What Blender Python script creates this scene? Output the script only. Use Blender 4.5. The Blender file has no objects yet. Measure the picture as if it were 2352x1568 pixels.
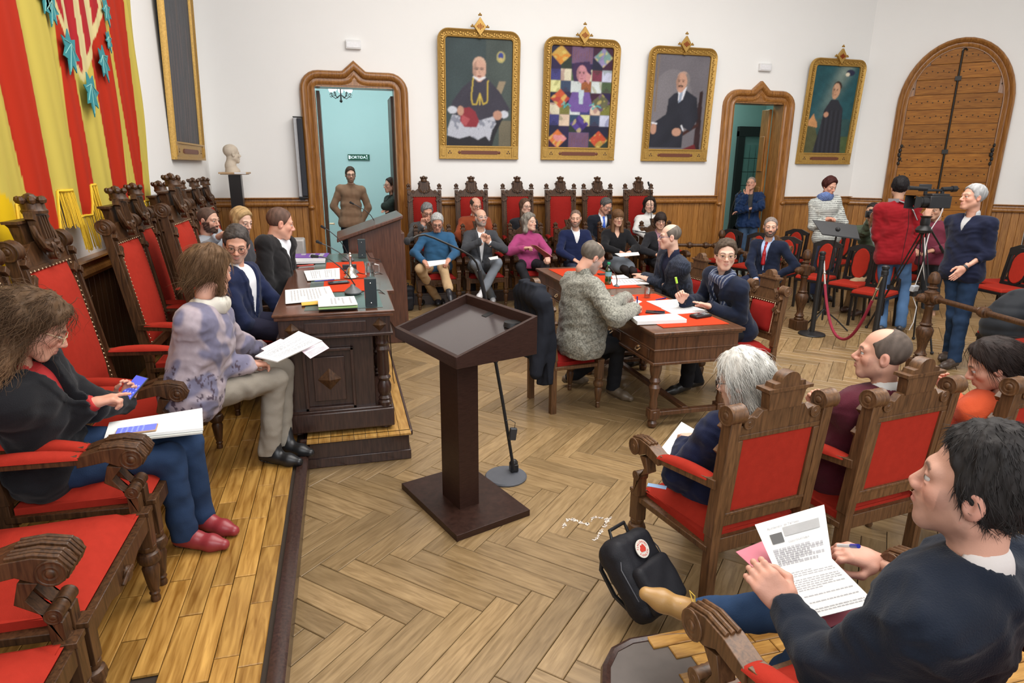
import bpy, math, random
import numpy as np
from mathutils import Vector, Matrix, Euler
random.seed(7); np.random.seed(7)
sc = bpy.context.scene
C = sc.collection
R = math.radians
# ---------------------------------------------------------------- camera, light, exposure
F_, PITCH, ROLL, YAW, H = 1450.0, 15.5, .4, 14.9, 1.95
def _axes():
    p, r, y = R(PITCH), R(ROLL), R(YAW)
    cp, sp, cr, sr, cy, sy = math.cos(p), math.sin(p), math.cos(r), math.sin(r), math.cos(y), math.sin(y)
    Rr = np.array([[cr, -sr, 0], [sr, cr, 0], [0, 0, 1]]); Rp = np.array([[1, 0, 0], [0, cp, -sp], [0, sp, cp]])
    return np.array([Rr @ Rp @ np.array(v) for v in ([cy, 0, sy], [-sy, 0, cy], [0, -1, 0])])
AX = _axes()
CAM = np.array([0, 0, H])
cd = bpy.data.cameras.new('camera'); cam = bpy.data.objects.new('camera', cd); C.objects.link(cam)
cd.sensor_width = 36; cd.lens = F_ / 2352 * 36; cd.clip_start = .05; cd.clip_end = 100
mw = Matrix.Identity(4)
for i in range(3):
    mw[i][0] = AX[i][0]; mw[i][1] = -AX[i][1]; mw[i][2] = -AX[i][2]; mw[i][3] = CAM[i]
cam.matrix_world = mw
sc.camera = cam
sc.view_settings.view_transform = 'Standard'; sc.view_settings.look = 'None'
sc.view_settings.gamma = 1; sc.view_settings.exposure = 0.27; sc.view_settings.use_curve_mapping = False
w = bpy.data.worlds.new('world'); sc.world = w; w.use_nodes = True
w.node_tree.nodes['Background'].inputs[0].default_value = (.95, .97, 1, 1)
w.node_tree.nodes['Background'].inputs[1].default_value = .75
sc.cycles.max_bounces = 5; sc.cycles.diffuse_bounces = 3; sc.cycles.glossy_bounces = 2
sc.cycles.transmission_bounces = 3; sc.cycles.transparent_max_bounces = 6
sc.cycles.caustics_reflective = False; sc.cycles.caustics_refractive = False
def area(name, loc, size, power, rot=(0, 0, 0), col=(1, .97, .93)):
    l = bpy.data.lights.new(name, 'AREA'); l.shape = 'RECTANGLE'; l.size, l.size_y = size; l.energy = power; l.color = col
    o = bpy.data.objects.new(name, l); o.location = loc; o.rotation_euler = rot; C.objects.link(o); return o
area('ceiling_lamps', (3.5, 4.0, 6.2), (7, 6), 620)
area('rear_fill', (1.5, -2.6, 4.2), (6, 3), 190, (R(62), 0, 0), (.97, .98, 1))  # added soft fill from behind the camera, no window is built there
# added fill lights beyond the two doorways
area('hall_fill', (.3, 10.85, 4.2), (1.6, .6), 48, (R(14), 0, 0), (.86, .97, 1))  # added to light the man in the doorway from the front
area('corridor_fill', (7.2, 11.7, 3.9), (.8, .8), 26, (0, 0, 0), (.86, 1, .97))  # added to brighten the dark corridor behind the narrow doorway
# ---------------------------------------------------------------- helpers
def ray(x, y):
    v = AX @ np.array([x - 1176, y - 784, F_]); return v / np.linalg.norm(v)
def G(x, y, z=0.0):
    d = ray(x, y); return CAM + d * ((z - H) / d[2])
def WY(x, y, Y):
    d = ray(x, y); return CAM + d * (Y / d[1])
def WX(x, y, X):
    d = ray(x, y); return CAM + d * (X / d[0])
def AT(x, y, D):
    d = ray(x, y); return CAM + d * (D / math.hypot(d[0], d[1]))
def tag(o, label=None, cat=None, group=None, kind=None):
    if label: o['label'] = label
    if cat: o['category'] = cat
    if group: o['group'] = group
    if kind: o['kind'] = kind
    return o
def thing(name, label, cat, loc=(0, 0, 0), rz=0.0, group=None):
    o = bpy.data.objects.new(name, None); C.objects.link(o)
    o.location = loc; o.rotation_euler = (0, 0, rz); o.empty_display_size = .1
    return tag(o, label, cat, group)
def kids(o):
    return [c for c in bpy.data.objects if c.parent == o]
def copy_tree(src, kidmap, parent=None):
    c = src.copy(); C.objects.link(c); c.parent = parent
    for ch in kidmap.get(src, ()): copy_tree(ch, kidmap, c)
    return c
def kmap():
    m = {}
    for o in bpy.data.objects:
        if o.parent: m.setdefault(o.parent, []).append(o)
    return m
# ---------------------------------------------------------------- materials
def nodes(m):
    m.use_nodes = True; nt = m.node_tree; return nt, nt.nodes, nt.links, nt.nodes['Principled BSDF']
MATS = {}
def mat(name, col, rough=.5, metal=0, var=.12, scale=30, bump=.0, bscale=200, spec=.5, stretch=(1, 1, 1), sheen=0, coat=0):
    if name in MATS: return MATS[name]
    m = bpy.data.materials.new(name); nt, N, L, b = nodes(m)
    tc = N.new('ShaderNodeTexCoord'); mp = N.new('ShaderNodeMapping'); mp.inputs['Scale'].default_value = stretch
    L.new(tc.outputs['Object'], mp.inputs[0])
    no = N.new('ShaderNodeTexNoise'); no.inputs['Scale'].default_value = scale; no.inputs['Detail'].default_value = 3
    L.new(mp.outputs[0], no.inputs[0])
    mx = N.new('ShaderNodeMixRGB'); mx.inputs[1].default_value = (*[c * (1 - var) for c in col], 1); mx.inputs[2].default_value = (*[min(1, c * (1 + var)) for c in col], 1)
    L.new(no.outputs[0], mx.inputs[0]); L.new(mx.outputs[0], b.inputs['Base Color'])
    b.inputs['Roughness'].default_value = rough; b.inputs['Metallic'].default_value = metal
    b.inputs['Specular IOR Level'].default_value = spec
    if coat: b.inputs['Coat Weight'].default_value = coat; b.inputs['Coat Roughness'].default_value = .15
    if sheen: b.inputs['Sheen Weight'].default_value = sheen; b.inputs['Sheen Roughness'].default_value = .5
    if bump:
        n2 = N.new('ShaderNodeTexNoise'); n2.inputs['Scale'].default_value = bscale; n2.inputs['Detail'].default_value = 2
        L.new(mp.outputs[0], n2.inputs[0]); bp = N.new('ShaderNodeBump'); bp.inputs['Strength'].default_value = bump; bp.inputs['Distance'].default_value = .004
        L.new(n2.outputs[0], bp.inputs['Height']); L.new(bp.outputs[0], b.inputs['Normal'])
    MATS[name] = m; return m
def wood(name, dark, light, rough=.35, grain=(14, 14, 1.2), scale=6, rnd=0.0, attr=None, coat=0.0, bump=.12, spec=.5):
    """streaked wood; rnd>0 shifts the tone per object (and per face through the attribute 'rnd')"""
    if name in MATS: return MATS[name]
    m = bpy.data.materials.new(name); nt, N, L, b = nodes(m)
    tc = N.new('ShaderNodeTexCoord'); mp = N.new('ShaderNodeMapping'); mp.inputs['Scale'].default_value = grain
    oi = N.new('ShaderNodeObjectInfo'); at = N.new('ShaderNodeAttribute'); at.attribute_name = 'rnd'
    ad = N.new('ShaderNodeMath'); ad.operation = 'ADD'; L.new(oi.outputs['Random'], ad.inputs[0]); L.new(at.outputs['Fac'], ad.inputs[1])
    fr = N.new('ShaderNodeMath'); fr.operation = 'FRACT'; L.new(ad.outputs[0], fr.inputs[0])
    if attr:
        uv = N.new('ShaderNodeAttribute'); uv.attribute_name = attr; src = uv.outputs['Vector']
    else: src = tc.outputs['Object']
    sh = N.new('ShaderNodeVectorMath'); sh.operation = 'ADD'; cb = N.new('ShaderNodeCombineXYZ')
    ml = N.new('ShaderNodeMath'); ml.operation = 'MULTIPLY'; ml.inputs[1].default_value = 37.0; L.new(fr.outputs[0], ml.inputs[0])
    for k in range(3): L.new(ml.outputs[0], cb.inputs[k])
    L.new(src, sh.inputs[0]); L.new(cb.outputs[0], sh.inputs[1]); L.new(sh.outputs[0], mp.inputs[0])
    no = N.new('ShaderNodeTexNoise'); no.inputs['Scale'].default_value = scale; no.inputs['Detail'].default_value = 5; no.inputs['Distortion'].default_value = .6
    L.new(mp.outputs[0], no.inputs[0])
    cr = N.new('ShaderNodeValToRGB'); cr.color_ramp.elements[0].position = .3; cr.color_ramp.elements[1].position = .72
    cr.color_ramp.elements[0].color = (*dark, 1); cr.color_ramp.elements[1].color = (*light, 1); L.new(no.outputs[0], cr.inputs[0])
    out = cr.outputs[0]
    if rnd:
        hs = N.new('ShaderNodeHueSaturation'); mr = N.new('ShaderNodeMapRange'); L.new(fr.outputs[0], mr.inputs[0])
        mr.inputs[3].default_value = 1 - rnd; mr.inputs[4].default_value = 1 + rnd; L.new(mr.outputs[0], hs.inputs['Value']); L.new(out, hs.inputs['Color']); out = hs.outputs[0]
    L.new(out, b.inputs['Base Color']); b.inputs['Roughness'].default_value = rough; b.inputs['Specular IOR Level'].default_value = spec
    if coat: b.inputs['Coat Weight'].default_value = coat; b.inputs['Coat Roughness'].default_value = .12
    bp = N.new('ShaderNodeBump'); bp.inputs['Strength'].default_value = bump; bp.inputs['Distance'].default_value = .002
    L.new(no.outputs[0], bp.inputs['Height']); L.new(bp.outputs[0], b.inputs['Normal'])
    MATS[name] = m; return m
def vcol(name, rough=.6, bump=0, bscale=300, sheen=0, spec=.4, emit=0, stretch=(1, 1, 1)):
    """colour comes from the mesh attribute 'Col'"""
    if name in MATS: return MATS[name]
    m = bpy.data.materials.new(name); nt, N, L, b = nodes(m)
    at = N.new('ShaderNodeAttribute'); at.attribute_name = 'Col'; L.new(at.outputs['Color'], b.inputs['Base Color'])
    b.inputs['Roughness'].default_value = rough; b.inputs['Specular IOR Level'].default_value = spec
    if sheen: b.inputs['Sheen Weight'].default_value = sheen
    if emit: L.new(at.outputs['Color'], b.inputs['Emission Color']); b.inputs['Emission Strength'].default_value = emit
    if bump:
        tc = N.new('ShaderNodeTexCoord'); mp = N.new('ShaderNodeMapping'); mp.inputs['Scale'].default_value = stretch
        n2 = N.new('ShaderNodeTexNoise'); n2.inputs['Scale'].default_value = bscale; L.new(tc.outputs['Object'], mp.inputs[0]); L.new(mp.outputs[0], n2.inputs[0])
        bp = N.new('ShaderNodeBump'); bp.inputs['Strength'].default_value = bump; bp.inputs['Distance'].default_value = .003
        L.new(n2.outputs[0], bp.inputs['Height']); L.new(bp.outputs[0], b.inputs['Normal'])
    MATS[name] = m; return m
def glass(name, tint=(.9, .95, .95), alpha=.8):
    if name in MATS: return MATS[name]
    m = bpy.data.materials.new(name); nt, N, L, b = nodes(m)
    t = N.new('ShaderNodeBsdfTransparent'); t.inputs[0].default_value = (*tint, 1); g = N.new('ShaderNodeBsdfGlossy'); g.inputs['Roughness'].default_value = .03
    x = N.new('ShaderNodeMixShader'); x.inputs[0].default_value = 1 - alpha; L.new(t.outputs[0], x.inputs[1]); L.new(g.outputs[0], x.inputs[2])
    L.new(x.outputs[0], N['Material Output'].inputs[0]); MATS[name] = m; return m
def emis(name, col, s):
    if name in MATS: return MATS[name]
    m = bpy.data.materials.new(name); nt, N, L, b = nodes(m); b.inputs['Base Color'].default_value = (*col, 1)
    b.inputs['Emission Color'].default_value = (*col, 1); b.inputs['Emission Strength'].default_value = s; MATS[name] = m; return m
WALNUT = wood('dark walnut', (.030, .013, .0055), (.105, .046, .018), .4, rnd=.1, spec=.35)
WALNUT_L = wood('worn walnut', (.06, .027, .011), (.17, .08, .032), .42, rnd=.08)
OAK = wood('honey oak trim', (.20, .075, .014), (.42, .185, .045), .35, (9, 9, .8), 5, rnd=.06, coat=.2)
OAKB = wood('honey oak board', (.24, .09, .016), (.45, .21, .05), .4, (16, 16, .9), 5, rnd=.16)
EBONY = wood('dark stained wood', (.022, .010, .008), (.06, .028, .02), .3, rnd=.1, coat=.25)
BLACKW = mat('black lacquered wood', (.012, .010, .010), .3)
WENGE = wood('wenge veneer', (.022, .009, .006), (.045, .020, .014), .4, (3, 3, 40), 9, bump=.06, spec=.3)
RED = mat('red velvet', (.36, .026, .014), .85, var=.14, scale=30, bump=.25, bscale=500, spec=.12)
RED_SHADED = mat('shaded red velvet', (.27, .014, .011), .85, var=.14, scale=30, bump=.25, bscale=500, spec=.12)  # darker copy of the red velvet, shade of the far chairs put into the colour
FELT = mat('orange red felt', (.50, .045, .014), .9, var=.08, scale=60, bump=.2, bscale=600, spec=.1)
GOLD = mat('old gilt', (.50, .30, .075), .42, .55, var=.35, scale=60, bump=.5, bscale=140)
BRASS = mat('brass nails', (.75, .55, .35), .3, .9)
SILVER = mat('silver', (.75, .72, .68), .22, 1)
BLACK = mat('black plastic', (.012, .012, .013), .42)
IRON = mat('black iron', (.02, .018, .016), .45, .4)
GREYM = mat('grey plastic', (.10, .105, .11), .45)
PAPER = mat('white paper', (.86, .86, .84), .7, var=.02)
WHITE = mat('white plastic', (.8, .8, .8), .4, var=.02)
INK = mat('grey print', (.46, .46, .48), .8)
CLEAR = glass('clear glass', (.93, .96, .96), .82)
# ---------------------------------------------------------------- mesh builder
class MB:
    def __init__(s, M=None): s.v = []; s.f = []; s.M = M or Matrix.Identity(4)
    def add(s, V, Fc, M=None):
        M = s.M @ M if M is not None else s.M; o = len(s.v)
        s.v += [tuple(M @ Vector(p)) for p in V]; s.f += [tuple(i + o for i in f) for f in Fc]; return s
    def box(s, c, d, rot=None, tap=1.0):
        x, y, z = d[0] / 2, d[1] / 2, d[2] / 2
        V = [(-x, -y, -z), (x, -y, -z), (x, y, -z), (-x, y, -z), (-x * tap, -y * tap, z), (x * tap, -y * tap, z), (x * tap, y * tap, z), (-x * tap, y * tap, z)]
        M = Matrix.Translation(c)
        if rot is not None: M = M @ (rot if isinstance(rot, Matrix) else Euler(rot).to_matrix().to_4x4())
        return s.add(V, [(0, 3, 2, 1), (4, 5, 6, 7), (0, 1, 5, 4), (1, 2, 6, 5), (2, 3, 7, 6), (3, 0, 4, 7)], M)
    def beam(s, a, b, w, d, up=(0, 0, 1)):
        a, b = Vector(a), Vector(b); z = (b - a).normalized(); x = Vector(up).cross(z)
        if x.length < 1e-4: x = Vector((1, 0, 0)).cross(z)
        x.normalize(); y = z.cross(x); Mx = Matrix((x, y, z)).transposed().to_4x4()
        return s.box((a + b) / 2, (w, d, (b - a).length), Mx)
    def lathe(s, prof, M=None, n=14, cap=True):
        V = []; Fc = []
        for r, z in prof:
            for k in range(n): a = 2 * math.pi * k / n; V.append((r * math.cos(a), r * math.sin(a), z))
        for i in range(len(prof) - 1):
            for k in range(n): k2 = (k + 1) % n; Fc.append((i * n + k, i * n + k2, (i + 1) * n + k2, (i + 1) * n + k))
        if cap: Fc.append(tuple(range(n - 1, -1, -1))); Fc.append(tuple(range((len(prof) - 1) * n, len(prof) * n)))
        return s.add(V, Fc, M)
    def cyl(s, a, b, r, r2=None, n=12):
        a, b = Vector(a), Vector(b); z = (b - a); L = z.length
        if L < 1e-6: return s
        M = Matrix.Translation(a) @ z.to_track_quat('Z', 'Y').to_matrix().to_4x4()
        return s.lathe([(r, 0), (r if r2 is None else r2, L)], M, n)
    def ball(s, c, r, n=10, sc=(1, 1, 1), rot=None):
        m = n // 2 + 1; prof = [(max(1e-4, math.sin(math.pi * i / m)), -math.cos(math.pi * i / m)) for i in range(m + 1)]
        M = Matrix.Translation(c)
        if rot is not None: M = M @ Euler(rot).to_matrix().to_4x4()
        M = M @ Matrix.Diagonal((r * sc[0], r * sc[1], r * sc[2], 1)); return s.lathe(prof, M, n, False)
    def tube(s, pts, r, n=6, r2=None):
        pts = [Vector(p) for p in pts]; V = []; Fc = []; N = len(pts); up = None
        for i, p in enumerate(pts):
            t = (pts[min(i + 1, N - 1)] - pts[max(i - 1, 0)]).normalized()
            if up is None: up = t.orthogonal().normalized()
            up = (up - t * up.dot(t)).normalized(); b = t.cross(up)
            rr = r if r2 is None else r + (r2 - r) * i / (N - 1)
            for k in range(n): a = 2 * math.pi * k / n; V.append(p + up * (rr * math.cos(a)) + b * (rr * math.sin(a)))
        for i in range(N - 1):
            for k in range(n): k2 = (k + 1) % n; Fc.append((i * n + k, i * n + k2, (i + 1) * n + k2, (i + 1) * n + k))
        Fc.append(tuple(range(n - 1, -1, -1))); Fc.append(tuple(range((N - 1) * n, N * n)))
        return s.add(V, Fc)
    def prism(s, poly, t, M=None, bev=0):
        """polygon in local XZ, thickness t along Y (centred)"""
        n = len(poly); V = [(x, -t / 2, z) for x, z in poly] + [(x, t / 2, z) for x, z in poly]
        Fc = [tuple(range(n)), tuple(range(2 * n - 1, n - 1, -1))] + [(i, i + n, (i + 1) % n + n, (i + 1) % n) for i in range(n)]
        return s.add(V, Fc, M)
    def sweep(s, path, prof, nrm, side=None):
        """prof (off, depth) swept along path; side(i) gives the in-plane outward vector"""
        path = [Vector(p) for p in path]; N = len(path); K = len(prof); V = []; Fc = []; nv = Vector(nrm)
        for i, p in enumerate(path):
            t = path[min(i + 1, N - 1)] - path[max(i - 1, 0)]; t.normalize(); o = t.cross(nv).normalized()
            if 0 < i < N - 1:
                t1 = (path[i] - path[i - 1]).normalized(); t2 = (path[i + 1] - path[i]).normalized()
                k = 1 / max(.8, math.cos(t1.angle(t2, 0) / 2)); o = o * k
            for a, d in prof: V.append(p + o * a + nv * d)
        for i in range(N - 1):
            for k in range(K): k2 = (k + 1) % K; Fc.append((i * K + k, (i + 1) * K + k, (i + 1) * K + k2, i * K + k2))
        Fc.append(tuple(range(K))); Fc.append(tuple(range((N - 1) * K + K - 1, (N - 1) * K - 1, -1)))
        return s.add(V, Fc)
    def build(s, name, m, parent=None, ang=35, bevel=0, fn=None):
        me = bpy.data.meshes.new(name); V = s.v if fn is None else [fn(p) for p in s.v]
        me.from_pydata(V, [], s.f); me.polygons.foreach_set('use_smooth', [True] * len(me.polygons)); me.set_sharp_from_angle(angle=R(ang))
        me.materials.append(m); o = bpy.data.objects.new(name, me); C.objects.link(o)
        if parent: o.parent = parent
        if bevel:
            b = o.modifiers.new('edge', 'BEVEL'); b.width = bevel; b.segments = 2; b.limit_method = 'ANGLE'; b.angle_limit = R(40)
        return o
def npmesh(name, V, Q, m, parent=None, col=None, smooth=True):
    me = bpy.data.meshes.new(name); V = np.asarray(V, np.float32); Q = np.asarray(Q, np.int32)
    me.vertices.add(len(V)); me.vertices.foreach_set('co', V.ravel()); me.loops.add(Q.size); me.loops.foreach_set('vertex_index', Q.ravel())
    me.polygons.add(len(Q)); me.polygons.foreach_set('loop_start', np.arange(0, Q.size, Q.shape[1], dtype=np.int32))
    me.polygons.foreach_set('loop_total', np.full(len(Q), Q.shape[1], np.int32)); me.update(calc_edges=True); me.validate()
    me.polygons.foreach_set('use_smooth', [smooth] * len(me.polygons))
    if col is not None:
        a = me.attributes.new('Col', 'FLOAT_COLOR', 'POINT'); c = np.ones((len(V), 4), np.float32); c[:, :3] = col; a.data.foreach_set('color', c.ravel())
    me.materials.append(m); o = bpy.data.objects.new(name, me); C.objects.link(o)
    if parent: o.parent = parent
    return o
def s2l(r, g, b):
    return tuple(((c / 255) / 12.92 if c <= 10 else ((c / 255 + .055) / 1.055) ** 2.4) for c in (r, g, b))
def textobj(name, s, size, m, parent, M, extr=.0004, align='CENTER'):
    cu = bpy.data.curves.new(name, 'FONT'); cu.body = s; cu.size = size; cu.extrude = extr; cu.align_x = align; cu.align_y = 'CENTER'; cu.resolution_u = 3
    t = bpy.data.objects.new(name, cu); C.objects.link(t); dg = bpy.context.evaluated_depsgraph_get(); me = bpy.data.meshes.new_from_object(t.evaluated_get(dg))
    bpy.data.objects.remove(t); o = bpy.data.objects.new(name, me); me.materials.clear(); me.materials.append(m); C.objects.link(o)
    o.parent = parent; o.matrix_local = M; return o
# ---------------------------------------------------------------- room shell
WALLM = mat('white painted plaster', (.91, .905, .885), .9, var=.012, scale=2, bump=.04, bscale=60, spec=.2)
CEILM = mat('ceiling plaster', (.85, .85, .84), .9, var=.01, scale=2)
YB, XL = 10.3, -1.82
CX, CY = 9.375, 10.3
cdir = Vector((math.cos(R(45)), -math.sin(R(45)), 0)); cn = Vector((-math.sin(R(45)), -math.cos(R(45)), 0))
CORN = Vector((CX, CY, 0))
def struct(name, mb, m, **k):
    o = mb.build(name, m, **k); o['kind'] = 'structure'; return o
def sroot(name):
    o = bpy.data.objects.new(name, None); C.objects.link(o); o['kind'] = 'structure'; return o
D1 = (-.29, .88, 3.06); D2 = (6.675, 7.69, 3.04); ZT = 6.6
b = MB(); T = .22
def wb(x0, x1, z0, z1): b.box(((x0 + x1) / 2, YB + T / 2, (z0 + z1) / 2), (x1 - x0, T, z1 - z0))
wb(XL - T, D1[0], 0, ZT); wb(D1[0], D1[1], D1[2], ZT); wb(D1[1], D2[0], 0, ZT); wb(D2[0], D2[1], D2[2], ZT); wb(D2[1], CX + .02, 0, ZT)
wall_back = struct('wall_back', b, WALLM)
b = MB(); b.box((XL - T / 2, 3.9, ZT / 2), (T, 13.2, ZT)); wall_left = struct('wall_left', b, WALLM)
CL = 4.0
def chm(s, z, d=0.0): p = CORN + cdir * s + cn * d; return (p.x, p.y, z)
A0, A1, ASP, AAX, ABX = .70, 2.10, 3.02, .70, .93   # clear opening of the arched door
def arch_path(x0, x1, zs, rb, n=22, z0=0.0):
    xm = (x0 + x1) / 2; a = (x1 - x0) / 2
    return [(x0, z0), (x0, zs * .5)] + [(xm - a * math.cos(math.pi * i / n), zs + rb * math.sin(math.pi * i / n)) for i in range(n + 1)] + [(x1, zs * .5), (x1, z0)]
b = MB(); b.box(chm(CL / 2, ZT / 2, -T / 2), (CL, T, ZT), Matrix((cdir, Vector((0, 0, 1)).cross(cdir), (0, 0, 1))).transposed().to_4x4())
wall_chamfer = struct('wall_chamfer', b, WALLM)
e = CORN + cdir * CL
b = MB(); b.box((e.x + T / 2, (e.y - 3) / 2, ZT / 2), (T, e.y + 3.2, ZT)); wall_right = struct('wall_right', b, WALLM)
b = MB(); b.box((5.2, 3.8, ZT + .1), (14.6, 13.6, .2)); struct('ceiling', b, CEILM)
# ---------------------------------------------------------------- parquet floor (herringbone) and dais
PARQ = wood('oak parquet', (.195, .122, .052), (.335, .224, .108), .33, (3.0, 26, 1), 2.2, rnd=.20, attr='uvw', coat=.12, bump=.1)
PLANK = wood('iroko strip', (.20, .085, .012), (.52, .29, .075), .3, (2.2, 17, 1), 2.4, rnd=.22, attr='uvw', coat=.15, bump=.1)
SUB = mat('dark joint', (.03, .018, .010), .8)
b = MB(); b.box((5.2, 4.3, -.06), (14.6, 14.6, .1)); floor = struct('floor', b, SUB)
def blockmesh(name, L, W, m):
    me = bpy.data.meshes.new(name); g = .0016; c = .0028; t = .012
    x, y = L / 2 - g, W / 2 - g
    V = [(-x, -y, -t), (x, -y, -t), (x, y, -t), (-x, y, -t), (-x, -y, -c), (x, -y, -c), (x, y, -c), (-x, y, -c), (-x + c, -y + c, 0), (x - c, -y + c, 0), (x - c, y - c, 0), (-x + c, y - c, 0)]
    Fc = [(8, 9, 10, 11)] + [(k, (k + 1) % 4, (k + 1) % 4 + 4, k + 4) for k in range(4)] + [(k + 4, (k + 1) % 4 + 4, (k + 1) % 4 + 8, k + 8) for k in range(4)]
    me.from_pydata(V, [], Fc); me.materials.append(m)
    a = me.attributes.new('uvw', 'FLOAT_VECTOR', 'POINT'); a.data.foreach_set('vector', np.array(V, np.float32).ravel()); return me, V, Fc
def lay(parent, pname, items, L, W, m, keep):
    """items (x,y,z,angle,(L)) sorted nearest first: the first `keep` are parts, the rest one stuff part"""
    me, V, Fc = blockmesh(pname, L, W, m); V = np.array(V); Fc = np.array(Fc)
    items.sort(key=lambda i: -i[5])
    for it in items[:keep]:
        o = bpy.data.objects.new(pname, me); C.objects.link(o); o.parent = parent
        o.location = (it[0], it[1], it[2] + random.uniform(-.0006, .0006)); o.rotation_euler = (random.uniform(-.002, .002), random.uniform(-.002, .002), it[3]); o.scale = (it[4] / L, 1, 1)
    VV = []; FF = []; RR = []; UV = []
    for n, it in enumerate(items[keep:]):
        c, s_ = math.cos(it[3]), math.sin(it[3]); P = V.copy(); P[:, 0] *= it[4] / L; Q = np.empty_like(P)
        Q[:, 0] = P[:, 0] * c - P[:, 1] * s_ + it[0]; Q[:, 1] = P[:, 0] * s_ + P[:, 1] * c + it[1]; Q[:, 2] = P[:, 2] + it[2] + random.uniform(-.0005, .0005)
        VV.append(Q); FF.append(Fc + n * len(V)); RR += [random.random()] * len(V); UV.append(P)
    if VV:
        me2 = bpy.data.meshes.new(pname + '_field'); me2.from_pydata(np.concatenate(VV).tolist(), [], np.concatenate(FF).tolist())
        a = me2.attributes.new('rnd', 'FLOAT', 'POINT'); a.data.foreach_set('value', RR)
        a = me2.attributes.new('uvw', 'FLOAT_VECTOR', 'POINT'); a.data.foreach_set('vector', np.concatenate(UV).astype(np.float32).ravel())
        me2.materials.append(m); o = bpy.data.objects.new(pname + '_field', me2); C.objects.link(o); o.parent = parent; o['kind'] = 'stuff'
def proj(x, y, z):
    v = AX.T @ (np.array([x, y, z]) - CAM)
    return (1e9, 1e9, -1) if v[2] < .05 else (1176 + F_ * v[0] / v[2], 784 + F_ * v[1] / v[2], v[2])
W_, n_ = .122, 5.4; L_ = W_ * n_; items = []
for r in range(-150, 190):
    for q in range(-24, 24):
        for t in (0, 1):
            if t == 0: cx, cy, an = (r + q * n_ + n_ / 2), (r - q * n_ + .5), 0.0
            else: cx, cy, an = (r + q * n_ + n_ + .5), (r - q * n_ + 1 - n_ / 2), math.pi / 2
            X = (cx + cy) * W_ * .70711 * 1.0; Y = (cy - cx) * W_ * .70711
            X += .04; Y += .06
            if not (-1.9 < X < 12.4 and .3 < Y < 10.45): continue
            if Y > 11 - .0 or X + Y > CX + CY + .3: continue
            if X < -.62 and Y < 9: continue
            p = proj(X, Y, 0); vis = p[2] > 0 and -300 < p[0] < 2700 and p[1] < 2100
            if not vis and Y < 9: continue
            items.append((X, Y, 0.0, an - math.pi / 4, L_, (1 if vis else 0) / max(.5, p[2]) if p[2] > 0 else 0))
lay(floor, 'parquet_block', items, L_, W_, PARQ, 290)
# dais on the near side of the desk, with its strips running towards the far wall
ZD = .17
DX = -.345
b = MB(); b.box(((XL + DX) / 2, 4.2, ZD / 2 - .01), (DX - XL, 12.2, ZD)); dais = struct('floor_dais', b, SUB)
items = []; x = XL + .04
while x < DX - .02:
    y = .2 + random.random() * .3
    while y < 10.3:
        l = random.choice((.36, .42, .50, .56)); yc = y + l / 2; p = proj(x, yc, ZD)
        if p[2] > 0 and -80 < p[0] < 900 and p[1] < 1680: items.append((x, yc, ZD + .006, math.pi / 2, l, 1 / p[2]))
        y += l
    x += .09
lay(dais, 'floor_strip', items, .34, .09, PLANK, 290)
prof = [(-.005, -.17), (.032, -.17), (.032, -.03), (.045, -.012), (.045, .004), (.03, .014), (.0, .014), (-.018, .010)]
b = MB(); b.sweep([(DX, .2, ZD), (DX, 4.03, ZD)], [(a, d) for a, d in prof], (0, 0, 1))
b.build('edge_nosing', EBONY, dais)
# platform under the tall chairs along the far wall
b = MB(); b.box((3.3, 9.66, .075), (4.9, 1.26, .15)); rowd = struct('floor_platform', b, EBONY)
items = [(.92 + .34 * i + (j % 2) * .17, 9.10 + .0675 * j, .165, 0, .34, 1) for i in range(14) for j in range(18)]
lay(rowd, 'platform_strip', items, .34, .0675, PLANK, 120)
b = MB(); b.box((3.3, 9.04, .155), (4.92, .035, .03)); b.build('edge_nosing', EBONY, rowd, bevel=.006)
# rounded dais at the near edge of the picture
pts = []
cx0, cy0 = 1.55, 1.25
c0 = G(1400, 1510, ZD)
edge = [G(x, y, ZD)[:2] for x, y in ((1392, 1600), (1393, 1530), (1412, 1492), (1450, 1472), (1510, 1462), (1580, 1458), (1700, 1440))]
pts = [(float(a), float(c)) for a, c in edge]; last = pts[-1]
poly = pts + [(last[0] + .9, last[1] + .03), (3.4, 1.95), (3.4, -.6), (.65, -.6)]
b = MB(); n = len(poly)
b.add([(x, y, 0) for x, y in poly] + [(x, y, ZD) for x, y in poly], [tuple(range(n))[::-1], tuple(range(n, 2 * n))] + [(i, (i + 1) % n, (i + 1) % n + n, i + n) for i in range(n)])
GREYB = mat('scuffed brown board', (.085, .066, .055), .45, var=.35, scale=14)
dais2 = struct('floor_near_dais', b, GREYB)
b = MB(); b.tube([(x, y, ZD - .012) for x, y in pts + [(last[0] + .9, last[1] + .03)]], .021, 8); b.build('edge_nosing', EBONY, dais2)
items = []
for j in range(12):
    for i in range(8):
        X, Y = 1.22 + i * .34 + (j * 7 % 5) * .03, 1.84 - j * .0675
        items.append((X, Y, ZD + .008, 0, .34, 1))
lay(dais2, 'floor_strip', items, .34, .0675, PLANK, 96)
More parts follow.
